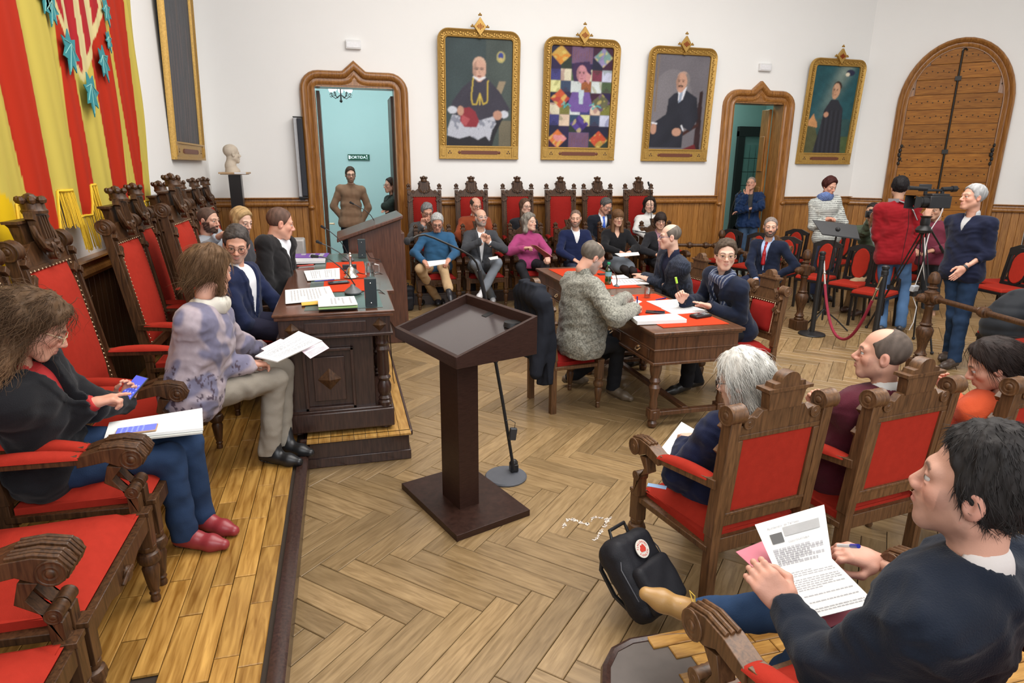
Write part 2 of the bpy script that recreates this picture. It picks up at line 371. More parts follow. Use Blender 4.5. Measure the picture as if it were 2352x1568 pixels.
# ---------------------------------------------------------------- wainscot: boards, dado cap
CAPP = [(0, 0), (.0, .055), (.012, .06), (.012, .034), (.03, .024), (.055, .026), (.075, .045), (.10, .05), (.125, .04), (.135, .02), (.135, 0)]
def wains(wall, p0, p1, nrm, zc, bw=.105, zb=0.0, cap=True, m=None):
    p0, p1 = Vector(p0), Vector(p1); nrm = Vector(nrm); Lw = (p1 - p0).length; d = (p1 - p0).normalized()
    n = max(1, round(Lw / bw)); w_ = Lw / n; hz = zc - .13 - zb
    me = bpy.data.meshes.new('panel_board'); g = .004
    V = [(-w_ / 2 + .0005, 0, 0), (w_ / 2 - .0005, 0, 0), (w_ / 2 - .0005, .010, 0), (w_ / 2 - g, .018, 0), (-w_ / 2 + g, .018, 0), (-w_ / 2 + .0005, .010, 0)]
    V = V + [(x, y, hz) for x, y, _ in V]; Fc = [tuple(range(6))[::-1], tuple(range(6, 12))] + [(i, (i + 1) % 6, (i + 1) % 6 + 6, i + 6) for i in range(6)]
    me.from_pydata(V, [], Fc); me.materials.append(m or OAKB)
    ang = math.atan2(nrm.y, nrm.x) - math.pi / 2
    for i in range(n):
        o = bpy.data.objects.new('panel_board', me); C.objects.link(o); o.parent = wall
        c = p0 + d * (w_ * (i + .5)); o.location = (c.x, c.y, zb); o.rotation_euler = (0, 0, ang)
    bb = MB()
    s_ = 1 if d.cross(Vector((0, 0, 1))).dot(nrm) > 0 else -1
    a, e_ = (p0, p1)
    V = []; K = len(CAPP)
    for q in (a, e_):
        for off, dep in CAPP: V.append(q + nrm * (dep * 1.25 + .018) + Vector((0, 0, zc - off)))
        V.append(q + Vector((0, 0, zc - .135))); V.append(q + Vector((0, 0, zc)))
    K2 = K + 2
    Fc = [(k, (k + 1) % K2, (k + 1) % K2 + K2, k + K2) for k in range(K2)] + [tuple(range(K2)), tuple(range(K2, 2 * K2))[::-1]]
    bb.add(V, Fc); bb.box((a + e_) / 2 + nrm * .02 + Vector((0, 0, zb + .06)), ((e_ - a).length, .03, .12), (0, 0, math.atan2(d.y, d.x)))
    bb.build('dado_cap', m2 if False else OAK, wall)
ZC = 1.475
wains(wall_back, (XL, YB, 0), (-.478, YB, 0), (0, -1, 0), ZC)
wains(wall_back, (1.068, YB, 0), (6.49, YB, 0), (0, -1, 0), ZC)
wains(wall_back, (7.875, YB, 0), (CX, YB, 0), (0, -1, 0), ZC - .03)
wains(wall_chamfer, chm(0, 0), chm(.60, 0), cn, ZC - .05); wains(wall_chamfer, chm(2.2, 0), chm(2.75, 0), cn, ZC - .10)
DKW = wood('dark wainscot', (.06, .026, .010), (.15, .07, .028), .4, (12, 12, .8), 5, rnd=.1)
wains(wall_left, (XL, 2.0, 0), (XL, YB, 0), (1, 0, 0), 1.30, m=DKW)
# ---------------------------------------------------------------- door frames with ogee heads
def ogee(x0, x1, zt, rc, pk):
    P = [(x0, 0), (x0, 1.5), (x0, zt - rc)]
    for i in range(1, 7): a = math.pi / 2 * i / 6; P.append((x0 + rc - rc * math.cos(a), zt - rc + rc * math.sin(a)))
    xm = (x0 + x1) / 2; h = .24
    P.append((xm - h - .12, zt))
    for i in range(8): t = i / 7; P.append((xm - h * (1 - t), zt + pk * (.35 * t ** 2 + .65 * t ** 5)))
    Q = [(2 * xm - x, z) for x, z in P[::-1]]
    return P + Q[1:]
def frame_to_wall(P, o, d, nrm): return [Vector(o) + Vector(d) * x + Vector((0, 0, z)) for x, z in P]
def door_frame(name, x0, x1, zt, o, d, nrm, path=None, wd=.20, extra=.0):
    root = sroot(name)
    P = path or ogee(x0, x1, zt + .02, .08, .10)
    W = [Vector(o) + Vector(d) * x + Vector((0, 0, z)) for x, z in P]
    pr = [(-.0, -.02), (-.0, .055), (-.03, .07), (-.06, .05), (-.085, .05), (-.10, .085), (-.145, .11), (-.175, .10), (-.195, .06), (-.20, -.02)]
    pr = [(a * wd / .2, c) for a, c in pr]
    MB().sweep(W, pr, nrm).build('door_casing', OAK, root, ang=50)
    pr2 = [(.0, -.24), (.0, .04), (.045, .04), (.045, -.24)]
    if not path: P2 = [(x0 + .0, 0), (x0, zt), (x1, zt), (x1, 0)]
    else: P2 = path
    W2 = [Vector(o) + Vector(d) * x + Vector((0, 0, z)) for x, z in P2]
    MB().sweep(W2, [(-.035, -.24), (-.035, .045), (.014, .045), (.014, -.24)], nrm).build('door_lining', OAK, root, ang=50)
    return root
f1 = door_frame('door_1', D1[0], D1[1], D1[2], (0, YB, 0), (1, 0, 0), (0, -1, 0))
f2 = door_frame('door_2', D2[0], D2[1], D2[2], (0, YB, 0), (1, 0, 0), (0, -1, 0))
for f, (x0, x1, zt) in ((f1, D1), (f2, D2)):      # board filling the head between lining and ogee
    b = MB(); b.box(((x0 + x1) / 2, YB - .02, zt + .055), (x1 - x0 + .02, .07, .075)); b.build('head_board', OAK, f)
    b = MB(); b.prism([(-.16, 0), (.16, 0), (.04, .045), (0, .12), (-.04, .045)], .07, Matrix.Translation(((x0 + x1) / 2, YB - .025, zt + .09))); b.build('head_finial', OAK, f)
    for s_ in (-1, 1):
        xx = x0 - .0 if s_ < 0 else x1
        b = MB(); b.ball((xx + s_ * .15, YB - .10, 1.33), .05, 10, (1, 1, .8)); b.build('casing_boss', OAK, f)
# the leaf folded back inside each doorway
b = MB(); b.box((D1[0] + .05, YB + .50, 1.52), (.05, .62, 3.0)); lf = b.build('door_leaf', WALNUT, f1, bevel=.004)
b = MB(); b.cyl((D1[0] + .09, YB + .30, 1.05), (D1[0] + .16, YB + .30, 1.05), .012); b.cyl((D1[0] + .16, YB + .30, 1.05), (D1[0] + .16, YB + .18, 1.05), .010); b.build('door_handle', BRASS, lf)
b = MB(); b.box((D1[1] - .03, YB + .5, 1.5), (.04, .62, 2.95)); b.build('door_leaf', WALNUT, f1, bevel=.004)
b = MB(); b.box((D2[1] - .05, YB + .36, 1.5), (.06, .22, 2.95))
for z in (.5, 1.3, 2.2):
    b.box((D2[1] - .09, YB + .36, z), (.02, .14, .62))
b.build('door_leaf', OAK, f2, bevel=.006)
# arched door of nailed boards
ap = arch_path(A0, A1, ASP, ABX)
f3 = door_frame('door_3', 0, 0, 0, (CX, CY, 0), cdir, cn, path=ap, wd=.15)
am = (A0 + A1) / 2
def arch_z(x):
    t = (x - am) / ((A1 - A0) / 2 - .01)
    return ASP + ABX * math.sqrt(max(0, 1 - t * t))
ARCHW = wood('varnished door board', (.22, .075, .008), (.42, .17, .024), .5, (1, 1, 14), 5, rnd=.14, spec=.25)
MC = Matrix.Translation(CORN) @ Matrix((cdir, -cn, (0, 0, 1))).transposed().to_4x4()   # local x along wall, y into wall
b = MB(MC); b.prism([(x, z) for x, z in ap], .03, Matrix.Translation((0, .012, 0))); b.build('door_backing', OAK, f3)
pz = .02; hb = .245
while pz < ASP + ABX:
    z1 = min(pz + hb, ASP + ABX - .01)
    for s_ in (0, 1):
        xs = [A0 + .02 + (am - A0 - .035) * i / 8 for i in range(9)] if s_ == 0 else [am + .015 + (am - A0 - .035) * i / 8 for i in range(9)]
        up = [(x, min(z1 - .006, arch_z(x))) for x in xs]; up = [(x, max(z, pz)) for x, z in up]
        if max(z for _, z in up) <= pz + .01: continue
        keep = [(x, z) for x, z in up if z > pz + .002]
        if len(keep) < 2: continue
        poly = [(keep[0][0], pz), (keep[-1][0], pz)] + keep[::-1]
        b = MB(MC); b.prism(poly, .03, Matrix.Translation((0, -.012 - .004 * random.random(), 0))); o = b.build('door_board', ARCHW, f3, bevel=.005)
        zz = (pz + z1) / 2
        b = MB(MC)
        for k in range(8):
            x = xs[0] + .05 + (xs[-1] - xs[0] - .1) * k / 7
            if arch_z(x) > zz + .03: b.ball((x, -.032, zz + (.012 if k % 2 else -.012)), .010, 6, (1, .6, 1))
        if b.v: b.build('iron_studs', IRON, o)
    pz += hb
b = MB(MC); b.cyl((am, -.05, .3), (am, -.05, ASP + ABX - .06), .014)
for z in (.9, 1.35, 2.25, 3.45): b.box((am, -.045, z), (.09, .05, .07))
b.tube([(am, -.05, ASP + ABX - .06), (am + .03, -.07, ASP + ABX - .03), (am + .06, -.05, ASP + ABX - .06)], .012); b.build('door_bolt', IRON, f3)
for x in (A0 + .02, A1 - .02):
    b = MB(MC)
    for k in range(5): b.ball((x + .012 * math.sin(k * 2), -.05, 2.05 + k * .075), .034 - .004 * abs(k - 2), 7, (1, .7, 1.3))
    b.build('iron_hinge', IRON, f3)
b = MB(MC); b.box((2.83, -.06, 1.0), (.14, .14, 2.0)); struct('trim_1', b, WALNUT)
# ---------------------------------------------------------------- beyond the doors
TEAL = mat('pale teal plaster', (.56, .74, .73), .9, var=.02, scale=3)
b = MB(); b.box((.3, 13.5, 2.2), (3.2, .1, 4.4)); b.box((-1.0, 12.0, 2.2), (.1, 3.0, 4.4)); b.box((1.85, 12.0, 2.2), (.1, 3.0, 4.4)); struct('wall_hall', b, TEAL)
b = MB(); b.box((.4, 12.0, 4.45), (3.0, 3.1, .1)); struct('ceiling_hall', b, CEILM)
TILE = mat('pale hall tiles', (.45, .42, .38), .35, var=.1)
b = MB(); b.box((.4, 12.0, -.03), (3.0, 3.2, .06)); struct('floor_hall', b, TILE)
b = MB(); b.box((7.6, 12.6, 2.2), (3.0, .1, 4.4)); b.box((6.5, 11.5, 2.2), (.08, 2.1, 4.4)); b.box((9.0, 11.5, 2.2), (.08, 2.1, 4.4)); struct('wall_corridor', b, mat('green grey plaster', (.22, .36, .33), .9, var=.02))
b = MB(); b.box((7.6, 11.5, -.03), (3.0, 2.2, .06)); struct('floor_corridor', b, TILE)
b = MB(); b.box((7.6, 11.5, 4.0), (3.0, 2.2, .1)); struct('ceiling_corridor', b, CEILM)
b = MB(); b.box((1.75, 11.4, .3), (.1, 1.6, .6)); b.box((1.0, 11.45, .02), (.2, .2, .1)); b.build('skirting', PAPER).name = 'baseboard_hall'; bpy.data.objects['baseboard_hall']['kind'] = 'structure'
# leaded glass door in the corridor
wr = sroot('door_4'); Yw = 12.5; wx0, wx1, wz = float(WY(1694, 400, Yw)[0]), float(WY(1768, 400, Yw)[0]) + .25, float(WY(1720, 302, Yw)[2])
b = MB()
for x in (wx0, wx1): b.box((x, Yw, wz / 2), (.16, .08, wz))
b.box(((wx0 + wx1) / 2, Yw, wz), (wx1 - wx0 + .16, .1, .2)); b.box(((wx0 + wx1) / 2, Yw, .35), (wx1 - wx0, .08, .7)); b.build('door_frame', BLACKW, wr)
LG = mat('dim leaded pane', (.10, .19, .17), .2, var=.15, scale=6)
for i in range(6):
    for j in range(6):
        ww = (wx1 - wx0 - .18) / 6; hh = 1.72 / 6
        b = MB(); b.box((wx0 + .09 + ww * (i + .5), Yw - .01, .72 + hh * (j + .5)), (ww - .014, .01, hh - .014)); b.build('glass_pane', LG, wr)
# ---------------------------------------------------------------- turned legs, scrolls, council armchairs
LEGP = [(.012, 0), (.018, .004), (.02, .02), (.016, .035), (.022, .045), (.017, .055), (.022, .07), (.030, .13), (.034, .165), (.026, .185), (.04, .195), (.046, .215), (.040, .235), (.028, .243), (.034, .252), (.034, .27)]
def leg(x, y, h, k=1.0):
    b = MB(); sc_ = h / .27; b.lathe([(r * k, z * sc_) for r, z in LEGP], Matrix.Translation((x, y, 0)), 14); return b
def scroll_pts(n=14, r0=.05, turns=1.3):
    return [(r0 * (1 - .62 * i / n) * math.cos(turns * 2 * math.pi * i / n), r0 * (1 - .62 * i / n) * math.sin(turns * 2 * math.pi * i / n)) for i in range(n + 1)]
def volute(b, c, r, w, ax='X'):
    """a scroll end: drum with raised rings on both faces, axis along X"""
    M = Matrix.Translation(c) @ (Matrix.Rotation(R(90), 4, 'Y') if ax == 'X' else Matrix.Rotation(R(90), 4, 'X'))
    p = [(.001, -.12), (.22, -.12), (.3, -.06), (.34, .0), (.5, -.05), (.62, .0), (.8, .0), (.86, -.05), (1, -.02)]
    pr = [(a * r, -w / 2 + d * r * .9) for a, d in p] + [(r * .9, -w * .3), (r * .96, -w * .15), (r * .9, 0), (r * .96, w * .15), (r * .9, w * .3)] + [(a * r, w / 2 - d * r * .9) for a, d in p[::-1]]
    b.lathe(pr, M, 16, False)
def finial(b, x, y, z, s=1.0):
    b.box((x, y, z + .02 * s), (.07 * s, .07 * s, .02 * s)); b.box((x, y, z + .035 * s), (.05 * s, .05 * s, .02 * s))
    for k in range(4):
        a = math.pi / 4 + k * math.pi / 2; b.ball((x + .022 * s * math.cos(a), y + .022 * s * math.sin(a), z + .065 * s), .018 * s, 6, (1, 1, 1.2))
    b.ball((x, y, z + .075 * s), .022 * s, 7, (1, 1, 1.2))
def shield(b, z0, s=1.0, y=0.0):
    """carved coat of arms: shield with four pales, crown above"""
    P = [(-.07, .16), (-.085, .13), (-.06, .12), (-.066, .05), (-.04, 0), (0, -.035), (.04, 0), (.066, .05), (.06, .12), (.085, .13), (.07, .16)]
    b.prism([(x * s, z0 + z * s) for x, z in P], .035 * s, Matrix.Translation((0, y, 0)))
    for i in range(4): b.box(((-.036 + .024 * i) * s, y - .02 * s, z0 + .09 * s), (.010 * s, .012 * s, .10 * s))
    for sx in (-1, 1):
        b.ball((sx * .05 * s, y - .02 * s, z0 + .02 * s), .016 * s, 6); b.tube([(sx * .03 * s, y - .022 * s, z0 - .01 * s), (sx * .07 * s, y - .02 * s, z0 + .01 * s), (sx * .085 * s, y - .01 * s, z0 + .06 * s), (sx * .075 * s, y, z0 + .10 * s)], .011 * s, 5)
    b.ball((0, y - .024 * s, z0 + .0 * s), .022 * s, 7, (1, .6, 1.2))
    zc = z0 + .150 * s
    b.lathe([(.050 * s, 0), (.052 * s, .012 * s), (.046 * s, .02 * s), (.046 * s, .045 * s), (.052 * s, .05 * s)], Matrix.Translation((0, y, zc)), 12)
    for k in range(7):
        a = 2 * math.pi * k / 7; b.ball((.045 * s * math.cos(a), y + .045 * s * math.sin(a), zc + .058 * s), .017 * s, 6, (1, 1, 1.1))
    b.ball((0, y, zc + .062 * s), .028 * s, 7)
def lean(t, z0=.45):
    k = math.tan(R(t)); return lambda p: (p[0], p[1] + max(0, p[2] - z0) * k, p[2])
def council_chair(kind, w=.56, d=.52, bh=1.06, wm=WALNUT, red=RED, rake=8, arms=True, name='council_armchair'):
    """faces -Y; origin on the floor under the seat"""
    t = thing(name, 'carved walnut council armchair', 'chair')
    fn = lean(rake); sh = .47; yb = d / 2; yf = -d / 2; wf = w + .04
    b = MB()
    nx, ny = 10, 8; V = []; Fc = []
    for j in range(ny + 1):
        for i in range(nx + 1):
            u, v = i / nx, j / ny; ww = wf + (w - .06 - wf) * v
            e_ = min(1, min(u, 1 - u) * 7) * min(1, min(v, 1 - v) * 7); V.append(((u - .5) * (ww - .03), yf + .01 + (d - .04) * v, sh - .045 + .05 * math.sqrt(e_) + .012 * math.sin(math.pi * u) * math.sin(math.pi * v)))
    o0 = (nx + 1) * (ny + 1)
    for j in range(ny):
        for i in range(nx): a = j * (nx + 1) + i; Fc.append((a, a + 1, a + nx + 2, a + nx + 1))
    b.add(V, Fc); b.box((0, -.005, sh - .07), (wf - .06, d - .05, .06)); b.build('seat', red, t, ang=60)
    b = MB()
    P = [(-wf / 2 + .03, sh - .055), (wf / 2 - .03, sh - .055), (wf / 2 - .03, sh - .12), (wf * .22, sh - .12), (.06, sh - .15), (-.06, sh - .15), (-wf * .22, sh - .12), (-wf / 2 + .03, sh - .12)]
    b.prism(P, .03, Matrix.Translation((0, yf + .0, 0)))
    b.ball((0, yf - .02, sh - .115), .030, 8, (1.1, .6, 1)); b.tube([(-.05, yf - .018, sh - .13), (-.02, yf - .03, sh - .10), (.02, yf - .03, sh - .10), (.05, yf - .018, sh - .13)], .010, 5)
    for s_ in (-1, 1): b.beam((s_ * (wf / 2 - .02), yf, sh - .085), (s_ * (w / 2 - .03), yb, sh - .085), .075, .028, (0, 0, 1))
    b.box((0, yb - .02, sh - .09), (w - .06, .03, .07)); b.build('seat_frame', wm, t, bevel=.003)
    for s_ in (-1, 1):
        x = s_ * (wf / 2 - .005)
        b = leg(x, yf + .01, .27); b.box((x, yf + .01, .34), (.058, .058, .15)); b.box((x, yf + .01, .42), (.066, .066, .02)); b.build('front_leg', wm, t, bevel=.002)
    # back
    for s_ in (-1, 1):
        x = s_ * (w / 2 - .02); b = MB()
        b.box((x, yb + .0, .24), (.045, .05, .5), tap=1.0); top = bh
        b.box((x, yb, (top + .45) / 2), (.052, .055, top - .45))
        b.box((x, yb - .034, (top + .60) / 2), (.02, .02, top - .75))
        if kind in ('presid', 'volute'): volute(b, (x + s_ * .0, yb - .0, top + .015), .052 if kind == 'presid' else .044, .075)
        else:
            finial(b, x, yb, top, 1.0)
        for z in (top - .05, top - .16): b.box((x, yb - .04, z), (.034, .03, .034), Matrix.Rotation(R(45), 4, 'Y'))
        b.build('back_post', wm, t, fn=fn, bevel=.002)
    z0, z1 = .56, bh - .10
    b = MB(); pw = w - .15
    V = []; Fc = []; nx, nz = 8, 12
    for j in range(nz + 1):
        for i in range(nx + 1):
            u, v = i / nx, j / nz; e_ = min(1, min(u, 1 - u) * 6) * min(1, min(v, 1 - v) * 9)
            xx = (u - .5) * pw
            if v > .93: xx *= .93 if kind != 'volute' else 1
            V.append((xx, yb - .018 - .03 * math.sqrt(e_) - .02 * math.sin(math.pi * u) * math.sin(math.pi * v), z0 + (z1 - z0) * v))
    for j in range(nz):
        for i in range(nx): a = j * (nx + 1) + i; Fc.append((a, a + 1, a + nx + 2, a + nx + 1))
    b.add(V, Fc); b.box((0, yb + .002, (z0 + z1) / 2), (pw, .02, z1 - z0)); b.build('backrest', red, t, ang=60, fn=fn)
    b = MB(); s9 = pw / 2 + .004; k = 26
    for i in range(k):
        z = z0 + (z1 - z0) * (i + .5) / k
        for s_ in (-1, 1): b.ball((s_ * s9, yb - .030, z), .0055, 4)
    for i in range(12): b.ball((-s9 + 2 * s9 * i / 11, yb - .03, z1 + .004), .0055, 4)
    o = b.build('nail_trim', BRASS, t, fn=fn); o['kind'] = 'stuff'
    b = MB(); b.box((0, yb, z0 - .035), (w - .06, .04, .06)); b.box((0, yb, z0 - .005), (w - .08, .05, .015)); b.build('back_rail', wm, t, fn=fn, bevel=.003)
    for s_ in (-1, 1):
        b = MB(); b.box((s_ * (pw / 2 + .018), yb + .002, (z0 + z1) / 2), (.034, .042, z1 - z0)); b.build('back_stile', wm, t, fn=fn, bevel=.003)
    b = MB(); zt = z1; hw = w / 2 - .045
    if kind == 'volute':
        P = [(-hw, zt), (hw, zt), (hw, zt + .06), (hw * .86, zt + .065), (hw * .74, zt + .10), (hw * .62, zt + .09), (hw * .5, zt + .12), (-hw * .5, zt + .12), (-hw * .62, zt + .09), (-hw * .74, zt + .10), (-hw * .86, zt + .065), (-hw, zt + .06)]
    else:
        P = [(-hw, zt), (hw, zt), (hw, zt + .075), (hw * .82, zt + .07), (hw * .62, zt + .095), (hw * .35, zt + .135), (-hw * .35, zt + .135), (-hw * .62, zt + .095), (-hw * .82, zt + .07), (-hw, zt + .075)]
    b.prism(P, .034, Matrix.Translation((0, yb, 0)))
    b.box((0, yb - .004, zt + .012), (2 * hw, .05, .022))
    for s_ in (-1, 1):
        volute(b, (s_ * hw * .80, yb, zt + .075), .028, .05, 'Y'); b.box((s_ * hw * .94, yb - .03, zt - .04), (.03, .03, .06), Matrix.Rotation(R(45), 4, 'Y'))
    b.build('crest_rail', wm, t, fn=fn, bevel=.002)
    b = MB()
    if kind == 'volute':
        c0 = zt + .115
        b.prism([(-.115, c0 + .085), (-.095, c0 + .07), (-.085, c0), (.085, c0), (.095, c0 + .07), (.115, c0 + .085)], .045, Matrix.Translation((0, yb, 0)))
        b.box((0, yb, c0 + .09), (.235, .07, .014))
        P = [(-.085, c0 + .095), (-.08, c0 + .115), (-.05, c0 + .118)] + [(.05 * -math.cos(math.pi * i / 8), c0 + .118 + .042 * math.sin(math.pi * i / 8)) for i in range(9)] + [(.08, c0 + .115), (.085, c0 + .095)]
        b.prism(P, .05, Matrix.Translation((0, yb, 0)))
    elif kind == 'presid':
        c0 = zt + .10
        b.prism([(-.15, c0 + .13), (-.12, c0 + .11), (-.10, c0), (.10, c0), (.12, c0 + .11), (.15, c0 + .13)], .05, Matrix.Translation((0, yb + .02, 0)))
        b.box((0, yb + .02, c0 + .135), (.31, .07, .014)); shield(b, c0 + .0, 1.15, yb - .045)
        volute(b, (0, yb - .06, c0 - .035), .03, .04, 'Y')
    else:
        c0 = zt + (.075 if bh > 1.2 else .10); shield(b, c0, 1.0 if bh > 1.2 else .66, yb - .012)
        b.prism([(-.095, c0 + .13), (-.06, c0), (.06, c0), (.095, c0 + .13)], .03, Matrix.Translation((0, yb + .006, 0)))
    b.build('crest', wm, t, fn=fn, bevel=0)
    if arms:
        for s_ in (-1, 1):
            x = s_ * (wf / 2 + .008); za = .68; b = MB()
            yk = yb + (za - .45) * math.tan(R(rake))
            b.beam((s_ * (w / 2 - .01), yk, za + .02), (x, yf + .20, za - .005), .05, .04)
            # front scroll: reeded roll, neck and down-curve
            pts = [(yf + .20, za + .005), (yf + .12, za + .03), (yf + .05, za + .035), (yf - .01, za + .02), (yf - .035, za - .02), (yf - .02, za - .05), (yf + .02, za - .045)]
            lo = [(yf + .20, za - .035), (yf + .10, za - .02), (yf + .055, za - .045), (yf + .03, za - .045)]
            poly = pts + lo[::-1]
            b.prism([(y, z) for y, z in poly], .062, Matrix.Translation((x, 0, 0)) @ Matrix.Rotation(R(90), 4, 'Z'))
            for q in (-.018, 0, .018):
                b.tube([(x + q, y - .0, z + .004) for y, z in pts[1:6]], .008, 5)
            volute(b, (x, yf + .01, za - .018), .042, .07)
            neck = [(yf + .05, za - .05), (yf + .09, za - .10), (yf + .06, za - .15), (yf + .01, za - .19), (yf + .01, sh - .06), (yf + .05, sh - .06), (yf + .05, za - .16), (yf + .12, za - .11), (yf + .10, za - .04)]
            b.prism(neck, .05, Matrix.Translation((x, 0, 0)) @ Matrix.Rotation(R(90), 4, 'Z'))
            volute(b, (x, yf + .03, za - .165), .026, .056)
            ar = b.build('armrest', wm, t, bevel=.002)
            bb = MB(); n = 8; V = []; Fc = []
            p0, p1 = Vector((s_ * (w / 2 - .01), yk - .04, za + .045)), Vector((x, yf + .19, za + .02))
            for i in range(n + 1):
                q = p0.lerp(p1, i / n); k_ = math.sqrt(max(.05, math.sin(math.pi * min(1, max(0, (i + .4) / (n + .8))))))
                for a in range(9):
                    an = math.pi * a / 8; V.append((q.x + .034 * math.cos(an), q.y, q.z - .02 + .034 * k_ * math.sin(an)))
            for i in range(n):
                for a in range(8): c_ = i * 9 + a; Fc.append((c_, c_ + 1, c_ + 10, c_ + 9))
            Fc += [tuple(range(9)), tuple(range(n * 9 + 8, n * 9 - 1, -1))]
            bb.add(V, Fc); bb.build('arm_pad', red, ar, ang=60)
    return t
def place(src, x, y, z, rz, label, group=None):
    o = copy_tree(src, KM); o.location = (x, y, z); o.rotation_euler = (0, 0, rz); o['label'] = label
    if group: o['group'] = group
    return o
def drop(src):
    for ch in list(KM.get(src, ())): drop(ch)
    bpy.data.objects.remove(src)
# prototypes (removed once copied)
P_tall = council_chair('tall', .51, .50, 1.42, WALNUT, RED_SHADED, 6, name='tall_council_chair')
P_low = council_chair('low', .52, .50, 1.04, WALNUT, RED_SHADED, 5, name='council_armchair')
P_left = council_chair('presid', .62, .54, 1.36, WALNUT, RED, 9, name='council_armchair')
P_pres = council_chair('presid', .70, .56, 1.44, WALNUT, RED, 9, name='presidential_armchair')
P_fore = council_chair('volute', .53, .50, 1.0, WALNUT_L, RED, 5, name='council_armchair')
P_near = council_chair('volute', .64, .54, 1.0, WALNUT_L, RED, 15, name='council_armchair')
P_side = council_chair('volute', .44, .42, .92, WALNUT_L, RED_SHADED, 7, arms=False, name='side_chair')
P_side['category'] = 'chair'
KM = kmap()
gt = 'tall crested chairs along the far wall'
tl = ['tall crested chair beside the open doorway, behind the man in grey jacket', 'tall crested chair behind the bald man in rust sweater', 'tall crested chair behind the woman in black with long brown hair',
      'empty tall crested chair in the row along the far wall', 'tall crested chair behind the man with the bright blue tie', 'tall crested chair behind the woman in striped white sweater']
for i, (xa, xb_) in enumerate(((.99, 1.49), (1.73, 2.22), (2.47, 2.97), (3.19, 3.70), (3.84, 4.33), (4.57, 5.07))):
    place(P_tall, (xa + xb_) / 2, 9.62, .17, 0, tl[i], gt)
gl = 'low crested armchairs of the front bench facing the lectern'
ll = ['low armchair under the man in blue sweater', 'low armchair under the bald man in grey suit', 'low armchair under the woman in pink sweater', 'low armchair under the bearded man in navy polo', 'low armchair under the long-haired woman in black top', 'low armchair under the dark-haired woman in black cardigan']
for i, xc in enumerate((1.25, 1.94, 2.65, 3.37, 4.09, 4.80)):
    place(P_low, xc, 8.93, .0, 0, ll[i], gl)
gs = 'carved armchairs on the dais behind the desk'
sl = ['carved armchair at the very corner of the picture, only its near arm in view', 'empty carved armchair in the foreground, red seat in full view', 'carved armchair under the curly-haired woman with a phone', 'carved armchair with tall red back behind the woman with bobbed hair',
      'carved armchair with tall red back behind the man in navy blazer', 'carved armchair half hidden behind the presidential chair', 'carved armchair just beyond the presidential chair', 'carved armchair behind the bearded man in grey sweatshirt', 'carved armchair beyond the bearded man, nearly at the corner', 'last carved armchair of the dais, by the bust']
for i, yc in enumerate((1.52, 2.26, 3.02, 3.80, 5.02, 5.82, 6.60, 7.36, 8.05, 8.66)):
    x = (-1.12 if i != 4 else -1.09) if i < 5 else -1.2
    place(P_left, x, yc, ZD, R(90), sl[i], gs)
place(P_pres, -.82, 5.50, ZD, R(90), 'largest carved armchair with the highest crest, behind the man in black suit')
fl = ['carved armchair in the foreground under the white-haired woman, seen from behind', 'carved armchair in the foreground under the man in maroon sweater, seen from behind', 'carved armchair under the woman in orange, seen from behind', ]
for i, (x, y, rz) in enumerate(((1.64, 2.345, 188), (2.335, 2.36, 187), (3.08, 2.34, 187))):
    place(P_fore, x, y, 0, R(rz), fl[i], 'carved armchairs of the near row seen from behind')
place(P_near, 1.20, .97, ZD, R(186), 'carved armchair in the lower corner under the man in dark navy jumper')
place(P_side, 1.74, 4.82, 0, R(100), 'side chair under the man in speckled grey sweater, a coat on its back')
place(P_side, 3.34, 4.72, 0, R(-84), 'side chair under the man with the striped scarf')
place(P_side, 3.32, 5.83, 0, R(-84), 'side chair under the bald man in dark pinstripe jacket')
place(P_side, 5.28, 7.12, 0, R(-62), 'side chair under the man in red tie')
for p in (P_tall, P_low, P_left, P_pres, P_fore, P_near, P_side): drop(p)
# ---------------------------------------------------------------- public's black chairs with oval red backs
def public_chair():
    t = thing('audience_chair', 'black chair', 'chair'); fn = lean(9)
    b = MB(); b.box((0, 0, .445), (.42, .42, .05), tap=.94); b.build('seat', RED, t, bevel=.015)
    b = MB(); b.box((0, 0, .405), (.42, .42, .035)); b.build('seat_frame', BLACKW, t, bevel=.004)
    for x in (-.19, .19):
        b = MB(); b.beam((x, -.19, .0), (x, -.18, .40), .028, .028); b.build('leg', BLACKW, t)
        b = MB(); b.beam((x, .26, 0), (x, .19, .42), .03, .03); b.beam((x, .19, .40), (x, .19, .90), .032, .03); b.build('back_post', BLACKW, t, fn=fn)
    b = MB()
    P = [(.106 * math.cos(2 * math.pi * i / 20) * (1 + .14 * abs(math.sin(4 * math.pi * i / 20))), .705 + .205 * math.sin(2 * math.pi * i / 20)) for i in range(20)]
    b.prism(P, .035, Matrix.Translation((0, .175, 0))); b.build('backrest', RED, t, fn=fn, bevel=.012)
    b = MB(); O = [(x * 1.16, .70 + (z - .70) * 1.13) for x, z in P]
    for A in (P, O): pass
    n = 20
    V = [(x, y, z) for y in (.165, .20) for x, z in P] + [(x, y, z) for y in (.165, .20) for x, z in O]
    Fc = []
    for i in range(n):
        j = (i + 1) % n; Fc += [(i, j, 2 * n + j, 2 * n + i), (n + i, 3 * n + i, 3 * n + j, n + j), (2 * n + i, 2 * n + j, 3 * n + j, 3 * n + i), (i, n + i, n + j, j)]
    b.add(V, Fc)
    T = [(-.205, .86), (.205, .86), (.205, .90), (.13, .93), (.07, .955), (-.07, .955), (-.13, .93), (-.205, .90)]
    b.prism([(x, z) for x, z in T], .03, Matrix.Translation((0, .185, 0))); b.box((0, .185, .49), (.37, .028, .04)); b.build('back_frame', BLACKW, t, fn=fn)
    for x in (-.162, .162):
        b = MB(); b.box((x, .185, .69), (.012, .02, .38)); b.build('splat', BLACKW, t, fn=fn)
    return t
